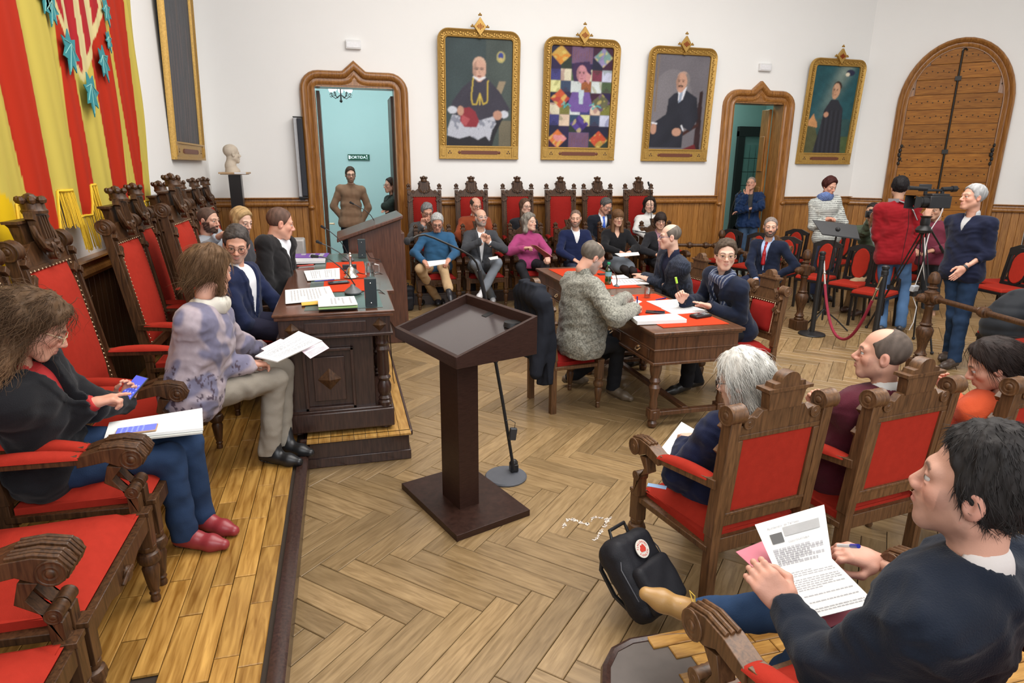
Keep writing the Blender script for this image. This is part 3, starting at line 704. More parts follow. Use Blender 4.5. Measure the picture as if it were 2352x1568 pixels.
PC = public_chair(); KM = kmap()
k = 0
where = ['first from the doorway', 'second from the doorway', 'third from the doorway', 'fourth from the doorway', 'fifth from the doorway', 'sixth from the doorway']
rows = [ # (x, y, rz) ; rows face the centre of the room
    (6.12, 9.35, -62, 'red oval-backed chair nearest the narrow doorway'), (6.22, 8.72, -62, 'red oval-backed chair second from the narrow doorway'), (6.30, 8.12, -62, 'red oval-backed chair behind the shoulder of the man in red tie'),
    (7.25, 9.15, -65, 'red oval-backed chair against the panelling behind the man in red tie'), (7.45, 8.55, -65, 'red oval-backed chair behind the striped woman, nearer the doorway'), (8.0, 8.9, -65, 'red oval-backed chair close to the panelled wall'),
    (6.55, 7.60, -66, 'red oval-backed chair beside the music stand, farther one'), (6.62, 7.02, -68, 'red oval-backed chair second from the rope barrier'), (6.48, 6.45, -66, 'red oval-backed chair nearest the rope barrier'),
    (8.35, 6.30, -95, 'red oval-backed chair behind the tall man in navy fleece'), (8.75, 6.62, -98, 'red oval-backed chair just past the elbow of the man in navy fleece'), (9.1, 6.1, -98, 'red oval-backed chair by the dark pilaster'),
    (7.85, 7.35, -80, 'red oval-backed chair seen between the cameraman and the man in fleece'), (float(G(2325, 700, .75)[0]) + .14, float(G(2325, 700, .75)[1]) + .02, -100, 'red oval-backed chair with a black puffer jacket on it')]
for x, y, rz, lb in rows:
    o = copy_tree(PC, KM); o.location = (x, y, 0); o.rotation_euler = (0, 0, R(rz)); tag(o, lb, 'chair', 'audience chairs')
drop(PC)
# ---------------------------------------------------------------- presidential desk on its plinth
desk = thing('presidential_desk', 'massive dark carved desk with green leather top beside the dais', 'desk', (-.09, 5.45, 0))
def dpart(b, name, m, par=None, **k):
    b.v = [(x + .09, y - 5.45, z) for x, y, z in b.v]; return b.build(name, m, par or desk, **k)
plinth = thing('desk_plinth', 'low dark plinth with yellow strip floor under the big desk', 'platform', (0, 5.5, 0))
def ppart(b, name, m, **k):
    b.v = [(x, y - 5.5, z) for x, y, z in b.v]; return b.build(name, m, plinth, **k)
px0, px1, py0, py1, pz = -.345, .36, 4.03, 7.15, .21
b = MB(); b.box(((px0 + px1) / 2, (py0 + py1) / 2, pz / 2 - .01), (px1 - px0 - .02, py1 - py0 - .02, pz - .02)); b.box(((px0 + px1) / 2, (py0 + py1) / 2, .035), (px1 - px0 + .0, py1 - py0, .07)); ppart(b, 'plinth_body', EBONY, bevel=.006)
b = MB(); b.box(((px0 + px1) / 2, py0, pz - .012), (px1 - px0 + .03, .03, .04)); b.box((px1, (py0 + py1) / 2, pz - .012), (.03, py1 - py0, .04)); ppart(b, 'edge_nosing', EBONY, bevel=.010)
for j in range(9):
    b = MB(); b.box((px0 + .03 + .075 * j + .0375, 5.5, pz + .002), (.072, py1 - py0 - .06, .012)); ppart(b, 'floor_strip', PLANK if j < 0 else wood('iroko strip plain', (.30, .14, .025), (.55, .32, .095), .34, (20, 2, 1), 2.6, rnd=.15), bevel=0)
b = MB(); x0, x1, y0, y1 = -.43, .26, 4.06, 6.86
pz += .01
b.box(((x0 + x1) / 2, (y0 + y1) / 2, pz + .09), (x1 - x0, y1 - y0, .13)); b.box(((x0 + x1) / 2, (y0 + y1) / 2, pz + .16), (x1 - x0 - .03, y1 - y0 - .03, .02)); dpart(b, 'base_plinth', EBONY, bevel=.008)
b = MB(); b.box(((x0 + x1) / 2 - .04, (y0 + y1) / 2, .60), (x1 - x0 - .15, y1 - y0 - .10, .64)); dpart(b, 'carcass', EBONY, bevel=.004)
b = MB(); b.box(((x0 + x1) / 2, (y0 + y1) / 2, .955), (x1 - x0, y1 - y0, .115)); b.box(((x0 + x1) / 2, (y0 + y1) / 2, .895), (x1 - x0 + .03, y1 - y0 + .03, .02)); dpart(b, 'frieze', EBONY, bevel=.004)
b = MB(); b.box(((x0 + x1) / 2, (y0 + y1) / 2, 1.026), (x1 - x0 + .04, y1 - y0 + .04, .026)); b.box(((x0 + x1) / 2, (y0 + y1) / 2, 1.047), (x1 - x0 + .06, y1 - y0 + .06, .018)); b.box((.27, 5.42, 1.04), (.14, 1.42, .034)); dpart(b, 'desk_top', wood('polished mahogany', (.06, .022, .012), (.15, .058, .03), .2, (3, 20, 1), 4, coat=.4), bevel=.006)
b = MB(); b.box(((x0 + x1) / 2 + .06, (y0 + y1) / 2, 1.0565), (x1 - x0 - .20, y1 - y0 - .12, .004)); dpart(b, 'leather_inlay', mat('dark green leather', (.06, .10, .085), .3, var=.06, coat=.3))
for x in (x0 + .06, x1 - .06):
    for y in (y0 + .08, y1 - .08):
        b = MB(); b.lathe([(.045, 0), (.055, .012), (.045, .03)], Matrix.Translation((x, y, pz)), 12); dpart(b, 'bun_foot', EBONY)
# near-end panel, diamonds
b = MB()
for (cx, cz, w_, h_, t_) in (((x0 + x1) / 2 - .06, .60, .30, .40, .02),):
    for a in (-1, 1): b.box((cx + a * w_ / 2, y0 + .03, cz), (.02, t_, h_ + .02)); b.box((cx, y0 + .03, cz + a * h_ / 2), (w_ + .02, t_, .02))
b.box(((x0 + x1) / 2 - .06, y0 + .037, .60), (.2, .012, .30)); dpart(b, 'end_panel', EBONY, bevel=.003)
b = MB(); b.box(((x0 + x1) / 2, y0 - .006, .955), (.38, .014, .07)); dpart(b, 'frieze_panel', EBONY, bevel=.003)
for x, z, r_ in ((x0 + .08, .95, .045), (x1 - .07, .957, .045), ((x0 + x1) / 2 - .06, .60, .075)):
    b = MB(); b.add([(-r_, 0, 0), (0, 0, -r_), (r_, 0, 0), (0, 0, r_), (0, -.03, 0)], [(0, 1, 4), (1, 2, 4), (2, 3, 4), (3, 0, 4)], Matrix.Translation((x, y0 + (.0 if z > .9 else .03), z))); dpart(b, 'diamond_boss', WALNUT)
COLP = [(.045, 0), (.048, .03), (.038, .045), (.045, .06), (.032, .08), (.044, .11), (.047, .16), (.034, .20), (.046, .225), (.034, .245), (.04, .27), (.036, .42), (.046, .45), (.034, .475), (.046, .50), (.04, .53), (.048, .56), (.05, .585)]
for y in (y0 + .055, 4.75, 5.45, 6.15, y1 - .055):
    b = MB(); b.lathe(COLP, Matrix.Translation((x1 - .055, y, pz + .165)) @ Matrix.Diagonal((1, 1, .875, 1)), 16); dpart(b, 'column', EBONY)
# wooden speaker's rostrum beyond the desk
ros = thing('speaker_rostrum', 'tall reddish wooden rostrum with sloping top beyond the desk', 'lectern', (.35, 7.35, 0))
RW = wood('reddish rostrum wood', (.055, .020, .012), (.13, .05, .028), .35, (14, 14, 1), 5, coat=.15)
zt_ = 1.30
b = MB(); b.box((.10, -.0, .62), (.42, .62, 1.24), tap=.94)
b.build('body', RW, ros, bevel=.006)
b = MB(); b.add([(-.42, -.40, 1.16), (-.42, .40, 1.16), (.28, .40, 1.40), (.28, -.40, 1.40), (-.42, -.40, 1.20), (-.42, .40, 1.20), (.28, .40, 1.44), (.28, -.40, 1.44)], [(0, 1, 2, 3), (4, 7, 6, 5), (0, 3, 7, 4), (1, 5, 6, 2), (0, 4, 5, 1), (3, 2, 6, 7)]); b.build('sloping_top', RW, ros, bevel=.008)
b = MB(); b.add([(-.30, -.34, .9), (-.30, .34, .9), (-.30, .34, 1.20), (-.30, -.34, 1.20), (.26, -.34, .0), (.26, .34, .0), (.26, .34, 1.39), (.26, -.34, 1.39)], [(0, 1, 2, 3), (4, 7, 6, 5), (0, 3, 7, 4), (1, 5, 6, 2), (0, 4, 5, 1), (3, 2, 6, 7)]); b.build('side_panels', RW, ros, bevel=.006)
# ---------------------------------------------------------------- dark modern lectern
lec = thing('modern_lectern', 'dark wenge lectern with tray top standing alone on the parquet', 'lectern', (.60, 3.37, 0))
ex = Vector((.943, .333, 0)).normalized(); ey = Vector((-ex.y, ex.x, 0)); ML = Matrix((ex, ey, (0, 0, 1))).transposed().to_4x4()
b = MB(ML); b.box((0, 0, .019), (.485, .70, .038)); b.build('base', WENGE, lec, bevel=.002)
b = MB(ML); b.box((-.03, -.02, .53), (.13, .21, 1.0)); b.build('post', WENGE, lec, bevel=.002)
LA, LB_, zl, zh, zb_ = .245, .365, 1.045, 1.195, .985
def wz(x): return zl + (zh - zl) * (x + LA) / (2 * LA)
def wedge(b, xa, xb, ya, yb2, lo=None, dz=0.0, th=None):
    if th is None: V = [(xa, ya, lo), (xb, ya, lo), (xb, yb2, lo), (xa, yb2, lo)]
    else: V = [(xa, ya, wz(xa) - th), (xb, ya, wz(xb) - th), (xb, yb2, wz(xb) - th), (xa, yb2, wz(xa) - th)]
    V += [(xa, ya, wz(xa) + dz), (xb, ya, wz(xb) + dz), (xb, yb2, wz(xb) + dz), (xa, yb2, wz(xa) + dz)]
    b.add(V, [(0, 3, 2, 1), (4, 5, 6, 7), (0, 1, 5, 4), (1, 2, 6, 5), (2, 3, 7, 6), (3, 0, 4, 7)])
yo = -.02
for nm, q in (('tray_side', (-LA, LA, -LB_ + yo, -LB_ + .02 + yo)), ('tray_side', (-LA, LA, LB_ - .02 + yo, LB_ + yo)), ('tray_side', (-LA, -LA + .02, -LB_ + .02 + yo, LB_ - .02 + yo)), ('tray_side', (LA - .02, LA, -LB_ + .02 + yo, LB_ - .02 + yo))):
    b = MB(ML); wedge(b, *q, lo=zb_); b.build(nm, WENGE, lec, bevel=.0015)
b = MB(ML); wedge(b, -LA + .02, LA - .02, -LB_ + .02 + yo, LB_ - .02 + yo, dz=-.055, th=.075); b.build('reading_board', mat('satin dark laminate', (.055, .042, .042), .22, var=.05, coat=.5), lec)
b = MB(ML); wedge(b, -LA + .02, LA - .02, -LB_ + .02 + yo, LB_ - .02 + yo, lo=zb_, dz=-.076); b.build('tray_bottom', WENGE, lec)
b = MB(ML); wedge(b, LA - .075, LA - .021, .03 + yo, .075 + yo, dz=-.052, th=.07); b.build('cable_slot', BLACK, lec); b = MB(ML); b.cyl((LA - .06, -.22 + yo, wz(LA - .06) - .06), (LA - .06, -.22 + yo, wz(LA - .06) - .035), .05, .045, 18); b.build('speaker_disc', BLACK, lec)
# ---------------------------------------------------------------- clerk's tables with drawers
def clerk_table(xc, yc, ln, label):
    t = thing('council_table', label, 'table', (xc, yc, 0)); hw, hl = .36, ln / 2
    TW = wood('table walnut', (.055, .024, .012), (.15, .065, .03), .3, (16, 3, 1), 4, coat=.2)
    b = MB(); b.box((0, 0, .775), (2 * hw + .04, ln + .02, .025)); b.box((0, 0, .755), (2 * hw + .015, ln - .01, .02)); b.build('table_top', TW, t, bevel=.006)
    b = MB(); b.box((0, 0, .645), (2 * hw - .02, ln - .05, .20)); b.box((0, 0, .54), (2 * hw + .01, ln - .02, .022)); b.box((0, 0, .645), (2 * hw - .005, ln - .035, .012)); b.build('apron', TW, t, bevel=.004)
    for s_ in (-1, 1):
        for i in range(3):
            b = MB(); y = -hl + .27 + i * (ln - .5) / 2; b.box((s_ * (hw - .008), y, .60), (.016, .34, .075)); d_ = b.build('drawer', TW, t, bevel=.004)
            b = MB(); b.tube([(s_ * hw, y - .03, .61), (s_ * (hw + .02), y - .02, .59), (s_ * (hw + .02), y + .02, .59), (s_ * hw, y + .03, .61)], .005, 5); b.ball((s_ * hw, y, .615), .012, 6); b.build('drop_pull', BRASS, d_)
    LP = [(.022, 0), (.034, .012), (.038, .04), (.026, .062), (.042, .07), (.045, .12), (.045, .135), (.03, .15), (.034, .19), (.026, .24), (.036, .28), (.046, .33), (.032, .36), (.044, .38), (.032, .41), (.040, .44), (.045, .47), (.045, .54)]
    for x in (-hw + .07, hw - .07):
        for y in (-hl + .10, hl - .10):
            b = MB(); b.lathe(LP, Matrix.Translation((x, y, 0)), 14); b.box((x, y, .12), (.08, .08, .075)); b.build('leg', TW, t, bevel=.003)
    for y in (-hl + .10, hl - .10):
        b = MB(); b.box((0, y, .115), (2 * hw - .2, .05, .035)); b.build('stretcher', TW, t, bevel=.004)
    b = MB(); b.box((0, 0, .12), (.05, ln - .24, .035)); b.build('stretcher', TW, t, bevel=.004)
    return t
clerk_table(2.52, 4.80, 1.54, 'near walnut drawer table with red felt between the seated men')
clerk_table(2.56, 6.36, 1.54, 'far walnut drawer table with a green bottle on it')
for lb, x, y, w_, l_ in (('red felt mat on the near table under the loose papers', 2.56, 4.76, .56, 1.22), ('red felt mat on the far table under the bottle', 2.58, 6.36, .56, 1.30)):
    b = MB(); b.box((0, 0, .0015), (w_, l_, .003)); o = b.build('felt_mat', FELT); o.location = (x, y, .7885); tag(o, lb, 'mat')
for lb, x, y, w_, l_ in (('red felt desk mat in front of the man in black suit', .00, 5.72, .34, .95), ('red felt desk mat in front of the man in navy blazer', .0, 4.95, .34, .50),):
    b = MB(); b.box((0, 0, .0015), (w_, l_, .003)); o = b.build('felt_mat', FELT); o.location = (x, y, 1.0605); tag(o, lb, 'mat')
# ---------------------------------------------------------------- balustrade: turned posts and rails
POSTP = [(.055, .12), (.06, .14), (.045, .155), (.058, .175), (.045, .19), (.036, .22), (.05, .30), (.072, .37), (.078, .42), (.06, .455), (.045, .465), (.06, .48), (.045, .495), (.040, .53), (.034, .64), (.046, .66), (.04, .675), (.062, .69), (.064, .80), (.045, .81), (.032, .83), (.05, .845), (.032, .86), (.032, .875), (.05, .89), (.055, .92), (.05, .95), (.035, .985), (.01, 1.0)]
def bpost(x, y, label, knobs=()):
    t = thing('balustrade_post', label, 'post', (x, y, 0), 0, 'turned balustrade posts')
    b = MB(); b.box((0, 0, .06), (.16, .16, .12)); b.build('plinth_block', WALNUT, t, bevel=.006)
    b = MB(); b.lathe(POSTP, None, 18); b.build('shaft', WALNUT, t)
    for dx, dy in knobs:
        b = MB(); M = Vector((dx, dy, 0)).to_track_quat('Z', 'Y').to_matrix().to_4x4(); M.translation = (0, 0, .745)
        b.lathe([(.03, .05), (.045, .06), (.05, .08), (.03, .09), (.045, .10), (.04, .13), (.02, .145), (.02, .155), (.001, .165)], M, 12); b.build('side_knob', WALNUT, t)
    return t
def brail(a, c, label):
    a, c = Vector(a), Vector(c); t = thing('balustrade_rail', label, 'railing', a)
    d = c - a; L = d.length; M = d.to_track_quat('Z', 'Y').to_matrix().to_4x4(); M.translation = (0, 0, .745); b = MB()
    b.lathe([(.026, .05), (.026, L - .05)], M, 12); b.build('rail', WALNUT, t); 
    for f in ([.07 / L + .0, .30, .62, 1 - .07 / L] if L > .8 else [.1, .9]):
        b = MB(); z = f * L; b.lathe([(.026, z - .05), (.04, z - .045), (.034, z - .03), (.048, z - .022), (.052, z), (.048, z + .022), (.034, z + .03), (.04, z + .045), (.026, z + .05)], M, 14); b.build('rail_ring', WALNUT, t)
pA, pB, pC, pD = (5.86, 9.0), (5.65, 7.86), (5.465, 6.536), (5.50, 4.80)
bpost(*pA, 'turned post in front of the panelling, behind the bald man', ((-.98, .1), (.2, -.98)))
bpost(*pB, 'turned post half hidden behind the man in red tie', ((-.2, .98), (-1, 0)))
bpost(*pC, 'turned post beside the rope barrier, with knobs on two sides', ((.98, .15), (-.98, -.1)))
bpost(*pD, 'turned post nearest the camera, in front of the man in navy fleece', ((-.95, .1),))
brail((*pA, 0), (*pB, 0), 'turned rail between the two far posts, behind the man in scarf')
brail((*pA, 0), (5.1, 9.25, 0), 'turned rail running from the far post towards the tall chairs')
pe = (4.72, 3.20)
g1 = G(2230, 712, .745); g2 = G(2352, 745, .745); dd = (g2 - g1); pe = g1 + dd / np.linalg.norm(dd) * 1.6
brail((*pD, 0), (float(pe[0]), float(pe[1]), 0), 'long turned rail from the near post towards the camera')
# ---------------------------------------------------------------- figures: smooth distance fields turned into surfaces
f32 = np.float32
def cap(P, a, b, ra, rb=None):
    a = np.asarray(a, f32); b = np.asarray(b, f32); rb = ra if rb is None else rb
    ba = b - a; t = np.clip((P - a) @ ba / max(1e-9, float(ba @ ba)), 0, 1)
    q = P - a - t[:, None] * ba; return np.sqrt((q * q).sum(1)) - (ra + (rb - ra) * t)
def ell(P, c, r):
    q = P - np.asarray(c, f32); r = np.asarray(r, f32); k0 = np.sqrt(((q / r) ** 2).sum(1)); k1 = np.sqrt(((q / (r * r)) ** 2).sum(1))
    return k0 * (k0 - 1) / np.maximum(k1, 1e-6)
def smin(a, b, k): h = np.maximum(k - np.abs(a - b), 0) / k; return np.minimum(a, b) - h * h * k * .25
def smax(a, b, k): return -smin(-a, -b, k)
def nets(fn, lo, hi, h):
    """surface nets on a blockwise refined grid"""
    lo = np.asarray(lo, float); n = np.ceil((np.asarray(hi) - lo) / (4 * h)).astype(int); n = np.maximum(n, 1); N = n * 4 + 1
    ax = [lo[k] + np.arange(N[k]) * h for k in range(3)]
    cg = np.stack(np.meshgrid(*[a[::4] for a in ax], indexing='ij'), -1); Dc = fn(cg.reshape(-1, 3).astype(f32)).reshape(n + 1)
    near = np.abs(Dc) < 4 * h * 1.9
    blk = np.zeros(n, bool)
    for i in (0, 1):
        for j in (0, 1):
            for k in (0, 1): blk |= near[i:i + n[0], j:j + n[1], k:k + n[2]]
    D = np.repeat(np.repeat(np.repeat(Dc, 4, 0), 4, 1), 4, 2)[:N[0], :N[1], :N[2]].copy()
    m = np.zeros(N, bool); B = np.repeat(np.repeat(np.repeat(blk, 4, 0), 4, 1), 4, 2)
    for i in (0, 1):
        for j in (0, 1):
            for k in (0, 1): m[i:i + B.shape[0], j:j + B.shape[1], k:k + B.shape[2]] |= B
    I = np.argwhere(m); P = (lo + I * h).astype(f32); D[m] = fn(P)
    s = D < 0
    A = np.zeros(N - 1, np.int8)
    for i in (0, 1):
        for j in (0, 1):
            for k in (0, 1): A += s[i:i + N[0] - 1, j:j + N[1] - 1, k:k + N[2] - 1]
    act = (A > 0) & (A < 8); I = np.argwhere(act)
    if not len(I): return np.zeros((0, 3)), np.zeros((0, 4), int)
    idx = -np.ones(N - 1, np.int32); idx[act] = np.arange(len(I)); S = np.zeros((len(I), 3)); Ct = np.zeros(len(I))
    for d in range(3):
        o1, o2 = [k for k in range(3) if k != d]
        for u in (0, 1):
            for v in (0, 1):
                a = I.copy(); a[:, o1] += u; a[:, o2] += v; b = a.copy(); b[:, d] += 1
                da = D[tuple(a.T)]; db = D[tuple(b.T)]; c = (da < 0) != (db < 0); t = np.where(c, da / np.where(c, da - db, 1), 0)
                p = a.astype(float); p[:, d] += t; S[c] += p[c]; Ct[c] += 1
    V = lo + S / Ct[:, None] * h; Q = []
    for d in range(3):
        o1, o2 = (d + 1) % 3, (d + 2) % 3
        sa = [slice(None)] * 3; sb = [slice(None)] * 3; sa[d] = slice(0, N[d] - 1); sb[d] = slice(1, N[d])
        X = s[tuple(sa)] != s[tuple(sb)]; E = np.argwhere(X); E = E[(E[:, o1] > 0) & (E[:, o2] > 0) & (E[:, o1] < N[o1] - 1) & (E[:, o2] < N[o2] - 1)]
        if not len(E): continue
        c = []
        for u, v in ((-1, -1), (0, -1), (0, 0), (-1, 0)):
            e = E.copy(); e[:, o1] += u; e[:, o2] += v; c.append(idx[tuple(e.T)])
        q = np.stack(c, 1); fl = s[tuple(E.T)]; q[~fl] = q[~fl][:, ::-1]; Q.append(q[(q >= 0).all(1)])
    return V, np.concatenate(Q)
def wob(P, seed, freq, warp=.6):
    r = np.random.RandomState(seed); o = np.zeros(len(P)); W = P + warp / freq * np.sin(P[:, [1, 2, 0]] * freq * .7 + seed)
    for k in range(5):
        d = r.normal(size=3); d /= np.linalg.norm(d); o += np.sin(W @ d * freq * (1 + .35 * k) + r.uniform(0, 6)) / (1 + .35 * k)
    return o / 3
SKIN = vcol('skin', .48, .15, 260, spec=.35)
# ---- heads: +Y is forward, +Z up, origin between the eyes
def head_sdf(P, fem=False, jaw=1.0, nose=1.0, open_=0):
    A = P.copy(); A[:, 0] = np.abs(A[:, 0]); w = .95 if fem else 1.0
    d = ell(P, (0, -.018, .034), (.077 * w, .094, .083))
    d = smin(d, ell(P, (0, .022, -.032), (.058 * w, .060, .078)), .03)
    d = smin(d, cap(A, (.046 * w * jaw, .0, -.058), (.012, .062, -.098), .026, .019), .035)
    d = smin(d, cap(A, (.0, .064, -.100), (.012 * jaw, .062, -.100), .017 if fem else .02), .02)
    d = smin(d, ell(A, (.040 * w, .050, -.026), (.022, .026, .022)), .022)
    d = smin(d, cap(A, (.006, .077, .019), (.040, .066, .020), .011 if fem else .0135), .018)
    d = smax(d, -ell(A, (.031, .096, .000), (.018, .016, .0125)), .016)
    d = smin(d, cap(P, (0, .078, .008), (0, .099 + .006 * nose, -.030), .0085, .0125), .012)
    d = smin(d, ell(A, (.0125, .093, -.036), (.0085, .012, .0085)), .008)
    d = smin(d, ell(P, (0, .072, -.064), (.026, .022, .022)), .018)
    d = smin(d, cap(A, (0, .092, -.0595), (.019, .082, -.063), .0062, .003), .006)
    d = smin(d, cap(A, (0, .0915, -.071), (.016, .083, -.0685), .0075, .003), .006)
    d = smax(d, -cap(A, (0, .100, -.0648), (.021, .084, -.0655), .0016 + .004 * open_, .001), .003)
    ear = smax(ell(A, (.078 * w, -.012, -.010), (.012, .020, .033)), -ell(A, (.090 * w, -.004, -.006), (.009, .010, .018)), .006)
    d = smin(d, ear, .008)
    d = smin(d, ell(A, (.031, .0765, .0085), (.0165, .0085, .0048)), .005)
    d = smin(d, ell(A, (.031, .0755, -.0105), (.015, .007, .0042)), .005)
    d = smin(d, cap(P, (0, -.026, -.07), (0, -.034, -.125), .053 if not fem else .045, .052 if not fem else .044), .03)
    return d
_HC = {}
def head_mesh(fem, h, jaw=1.0, nose=1.0):
    k = (fem, h, jaw, nose)
    if k not in _HC: _HC[k] = nets(lambda P: head_sdf(P, fem, jaw, nose), (-.10, -.13, -.19), (.10, .135, .13), h)
    return _HC[k]
def head_cols(V, skin, beard, brow, lip, seed, near):
    sk = np.array(skin); c = np.tile(sk, (len(V), 1)); ax = np.abs(V[:, 0]); y, z = V[:, 1], V[:, 2]
    n = wob(V, seed, 60); c *= (1 + .05 * n)[:, None]
    rosy = np.exp(-((ax - .042) ** 2 / .0005 + (z + .03) ** 2 / .0006)) * (y > .03) + .8 * np.exp(-(ax ** 2 / .00025 + (z + .033) ** 2 / .0003)) * (y > .08) + .8 * (ax > .074) * (abs(z + .01) < .05)
    c = c * (1 - rosy[:, None] * np.array([.02, .16, .15]))
    lm = np.clip(1.3 - ((ax / .021) ** 2 + ((z + .0655) / .0095) ** 2), 0, 1) * (y > .072)
    c = c + (np.array(lip) - c) * np.clip(lm * 1.6, 0, .75)[:, None]
    if brow is not None:
        bz = .022 + .004 * (1 - ((ax - .032) / .018) ** 2); bm = (ax > .012) * (ax < .050) * np.clip(1.3 - abs(z - bz) / .0046, 0, 1) * (y > .05)
        c = c + (np.array(brow) - c) * np.clip(bm, 0, .8)[:, None]
    so = np.exp(-((ax - .031) ** 2 / .0002 + (z - .001) ** 2 / .00008)) * (y > .06); c *= (1 - .16 * so)[:, None]
    if beard is not None:
        bc, amt = beard; edge = .010 * wob(V, seed + 3, 130)
        m = np.clip((-(z + .048) + edge) / .012, 0, 1) * np.clip((y + .015 + edge) / .02, 0, 1) * np.clip((z + .135) / .02, 0, 1)
        side = np.clip((-(z + .0) + edge) / .02, 0, 1) * (ax > .052) * np.clip((y + .02) / .01, 0, 1) * (y < .05) * (z > -.1)
        ms = np.clip(1.3 - ((ax / .032) ** 2 + ((z + .051) / .0085) ** 2), 0, 1) * (y > .06); m = np.clip(np.maximum(np.maximum(m, side), ms), 0, 1); m *= (1 - np.clip(lm * 1.4, 0, 1))
        m *= amt * (1 + .15 * wob(V, seed + 9, 300)); c = c + (np.array(bc) - c) * np.clip(m, 0, 1)[:, None]
    return np.clip(c, 0, 1)
def eyeballs(col, look=0.0):
    V = []; Q = []; Cc = []
    for sx in (-1, 1):
        ce = np.array([sx * .031, .0722, -.0005]); r = .0118; n = 12; th = [0, .20, .30, .52, .62, .95, 1.3, 1.7, 2.2, 2.7, math.pi]; o = len(V)
        cs = [(.01,) * 3, (.01,) * 3, col, col, (.35, .33, .31)] + [(.62, .60, .57)] * 6
        for t, cc in zip(th, cs):
            for k in range(n):
                a = 2 * math.pi * k / n; V.append(ce + r * np.array([math.sin(t) * math.cos(a) + math.cos(t) * look, math.cos(t), math.sin(t) * math.sin(a)])); Cc.append(cc)
        for i in range(len(th) - 1):
            for k in range(n): Q.append((o + i * n + k, o + i * n + (k + 1) % n, o + (i + 1) * n + (k + 1) % n, o + (i + 1) * n + k))
    return np.array(V), np.array(Q), np.array(Cc)
# ---- hands: wrist at the origin, fingers along +Y, palm facing -Z, thumb towards +X
def hand_sdf(P, curl, spread=1.0, point=False, thumb=.5):
    d = ell(P, (0, .045, 0), (.040, .052, .0155)); d = smin(d, cap(P, (-.022, .028, -.002), (-.026, .075, -.001), .013), .014)
    d = smin(d, cap(P, (.020, .028, -.003), (.026, .078, -.001), .0135), .014); d = smin(d, cap(P, (0, -.045, 0), (0, .012, 0), .026, .022), .03)
    for i, (x, L) in enumerate(((-.030, .060), (-.0105, .074), (.0095, .080), (.029, .072))):
        c = curl if not (point and i == 3) else .12
        p = np.array([x, .084 - abs(x - .005) * .16, 0.]); ang = .12 * c; sx = x * .45 * spread; r = .0084
        for j, f in enumerate((.45, .31, .24)):
            ang += (.55, 1.0, .65)[j] * c; q = p + L * f * np.array([math.sin(sx) if j == 0 else math.sin(sx) * .6, math.cos(ang), -math.sin(ang)])
            d = smin(d, cap(P, p, q, r, r * .93), .006 if j else .01); p = q; r *= .92
    a = np.array([.030, .018, -.006]); b_ = a + np.array([.022, .026, -.010 - .012 * thumb]); c_ = b_ + np.array([.006 - .016 * thumb, .030, -.008 - .012 * thumb]); e_ = c_ + np.array([-.006 - .012 * thumb, .024, -.004 - .004 * thumb])
    d = smin(d, cap(P, (.012, .012, -.004), a, .016, .014), .012); d = smin(d, cap(P, a, b_, .014, .0115), .012); d = smin(d, cap(P, b_, c_, .0112, .0098), .007); d = smin(d, cap(P, c_, e_, .0098, .0085), .005)
    return d
_HH = {}
def hand_mesh(h, curl, spread=1.0, point=False, thumb=.5):
    k = (h, curl, spread, point, thumb)
    if k not in _HH: _HH[k] = nets(lambda P: hand_sdf(P, curl, spread, point, thumb), (-.07, -.055, -.12), (.085, .19, .05), h)
    return _HH[k]
# ---- hair
def hair_sdf(P, st, fem):
    w = .95 if fem else 1.0; t = st.get('t', .010); tt = st.get('top', t)
    A = P.copy(); A[:, 0] = np.abs(A[:, 0]); y, z = P[:, 1], P[:, 2]
    d = ell(P, (0, -.018 - st.get('back', 0), .034), (.077 * w + t, .094 + t, .083 + tt))
    zz = [-.12, -.085, -.05, -.02, .01, .035, .060, .085, .11, .14]; hl = st.get('hl', 0.0); sb = st.get('side', 0.0)
    yy = [-.07, -.055, -.035 + sb, .012 + sb, .030 + sb, .038 + sb * .5, .052, .066, .07, .07]
    lim = np.interp(z - hl * (y > .03), zz, yy)
    d = smax(d, y - lim, .010)
    d = smax(d, -(z - st.get('low', -.085)), .01)
    if 'bald' in st:
        c, r = st['bald']; d = smax(d, -ell(P, c, r), .008)
    if st.get('fringe'):
        d = smin(d, smax(ell(P, (0, .01, .045), (.078 * w + t, .082 + t, .075)), -(z - .022 + .02 * np.abs(P[:, 0]) / .07), .006), .01)
    for q in st.get('caps', ()):
        X = A if q[4] else P; d = smin(d, cap(X, q[0], q[1], q[2], q[3]), st.get('k', .03))
    am = st.get('amp', .003); fr = st.get('freq', 90); S = P * np.array(st.get('str', (1, 1, .35)), f32)
    d = d - am * wob(S, 5, fr, st.get('warp', .8)) - am * .45 * wob(S, 8, fr * 2.3, .5)
    if st.get('face', True):   # keep the face free
        d = smax(d, -(ell(A, (0, .062, -.030 - st.get('drop', 0)), (.054 + st.get('fw', 0), .062, .078 + hl))), .01)
    return d
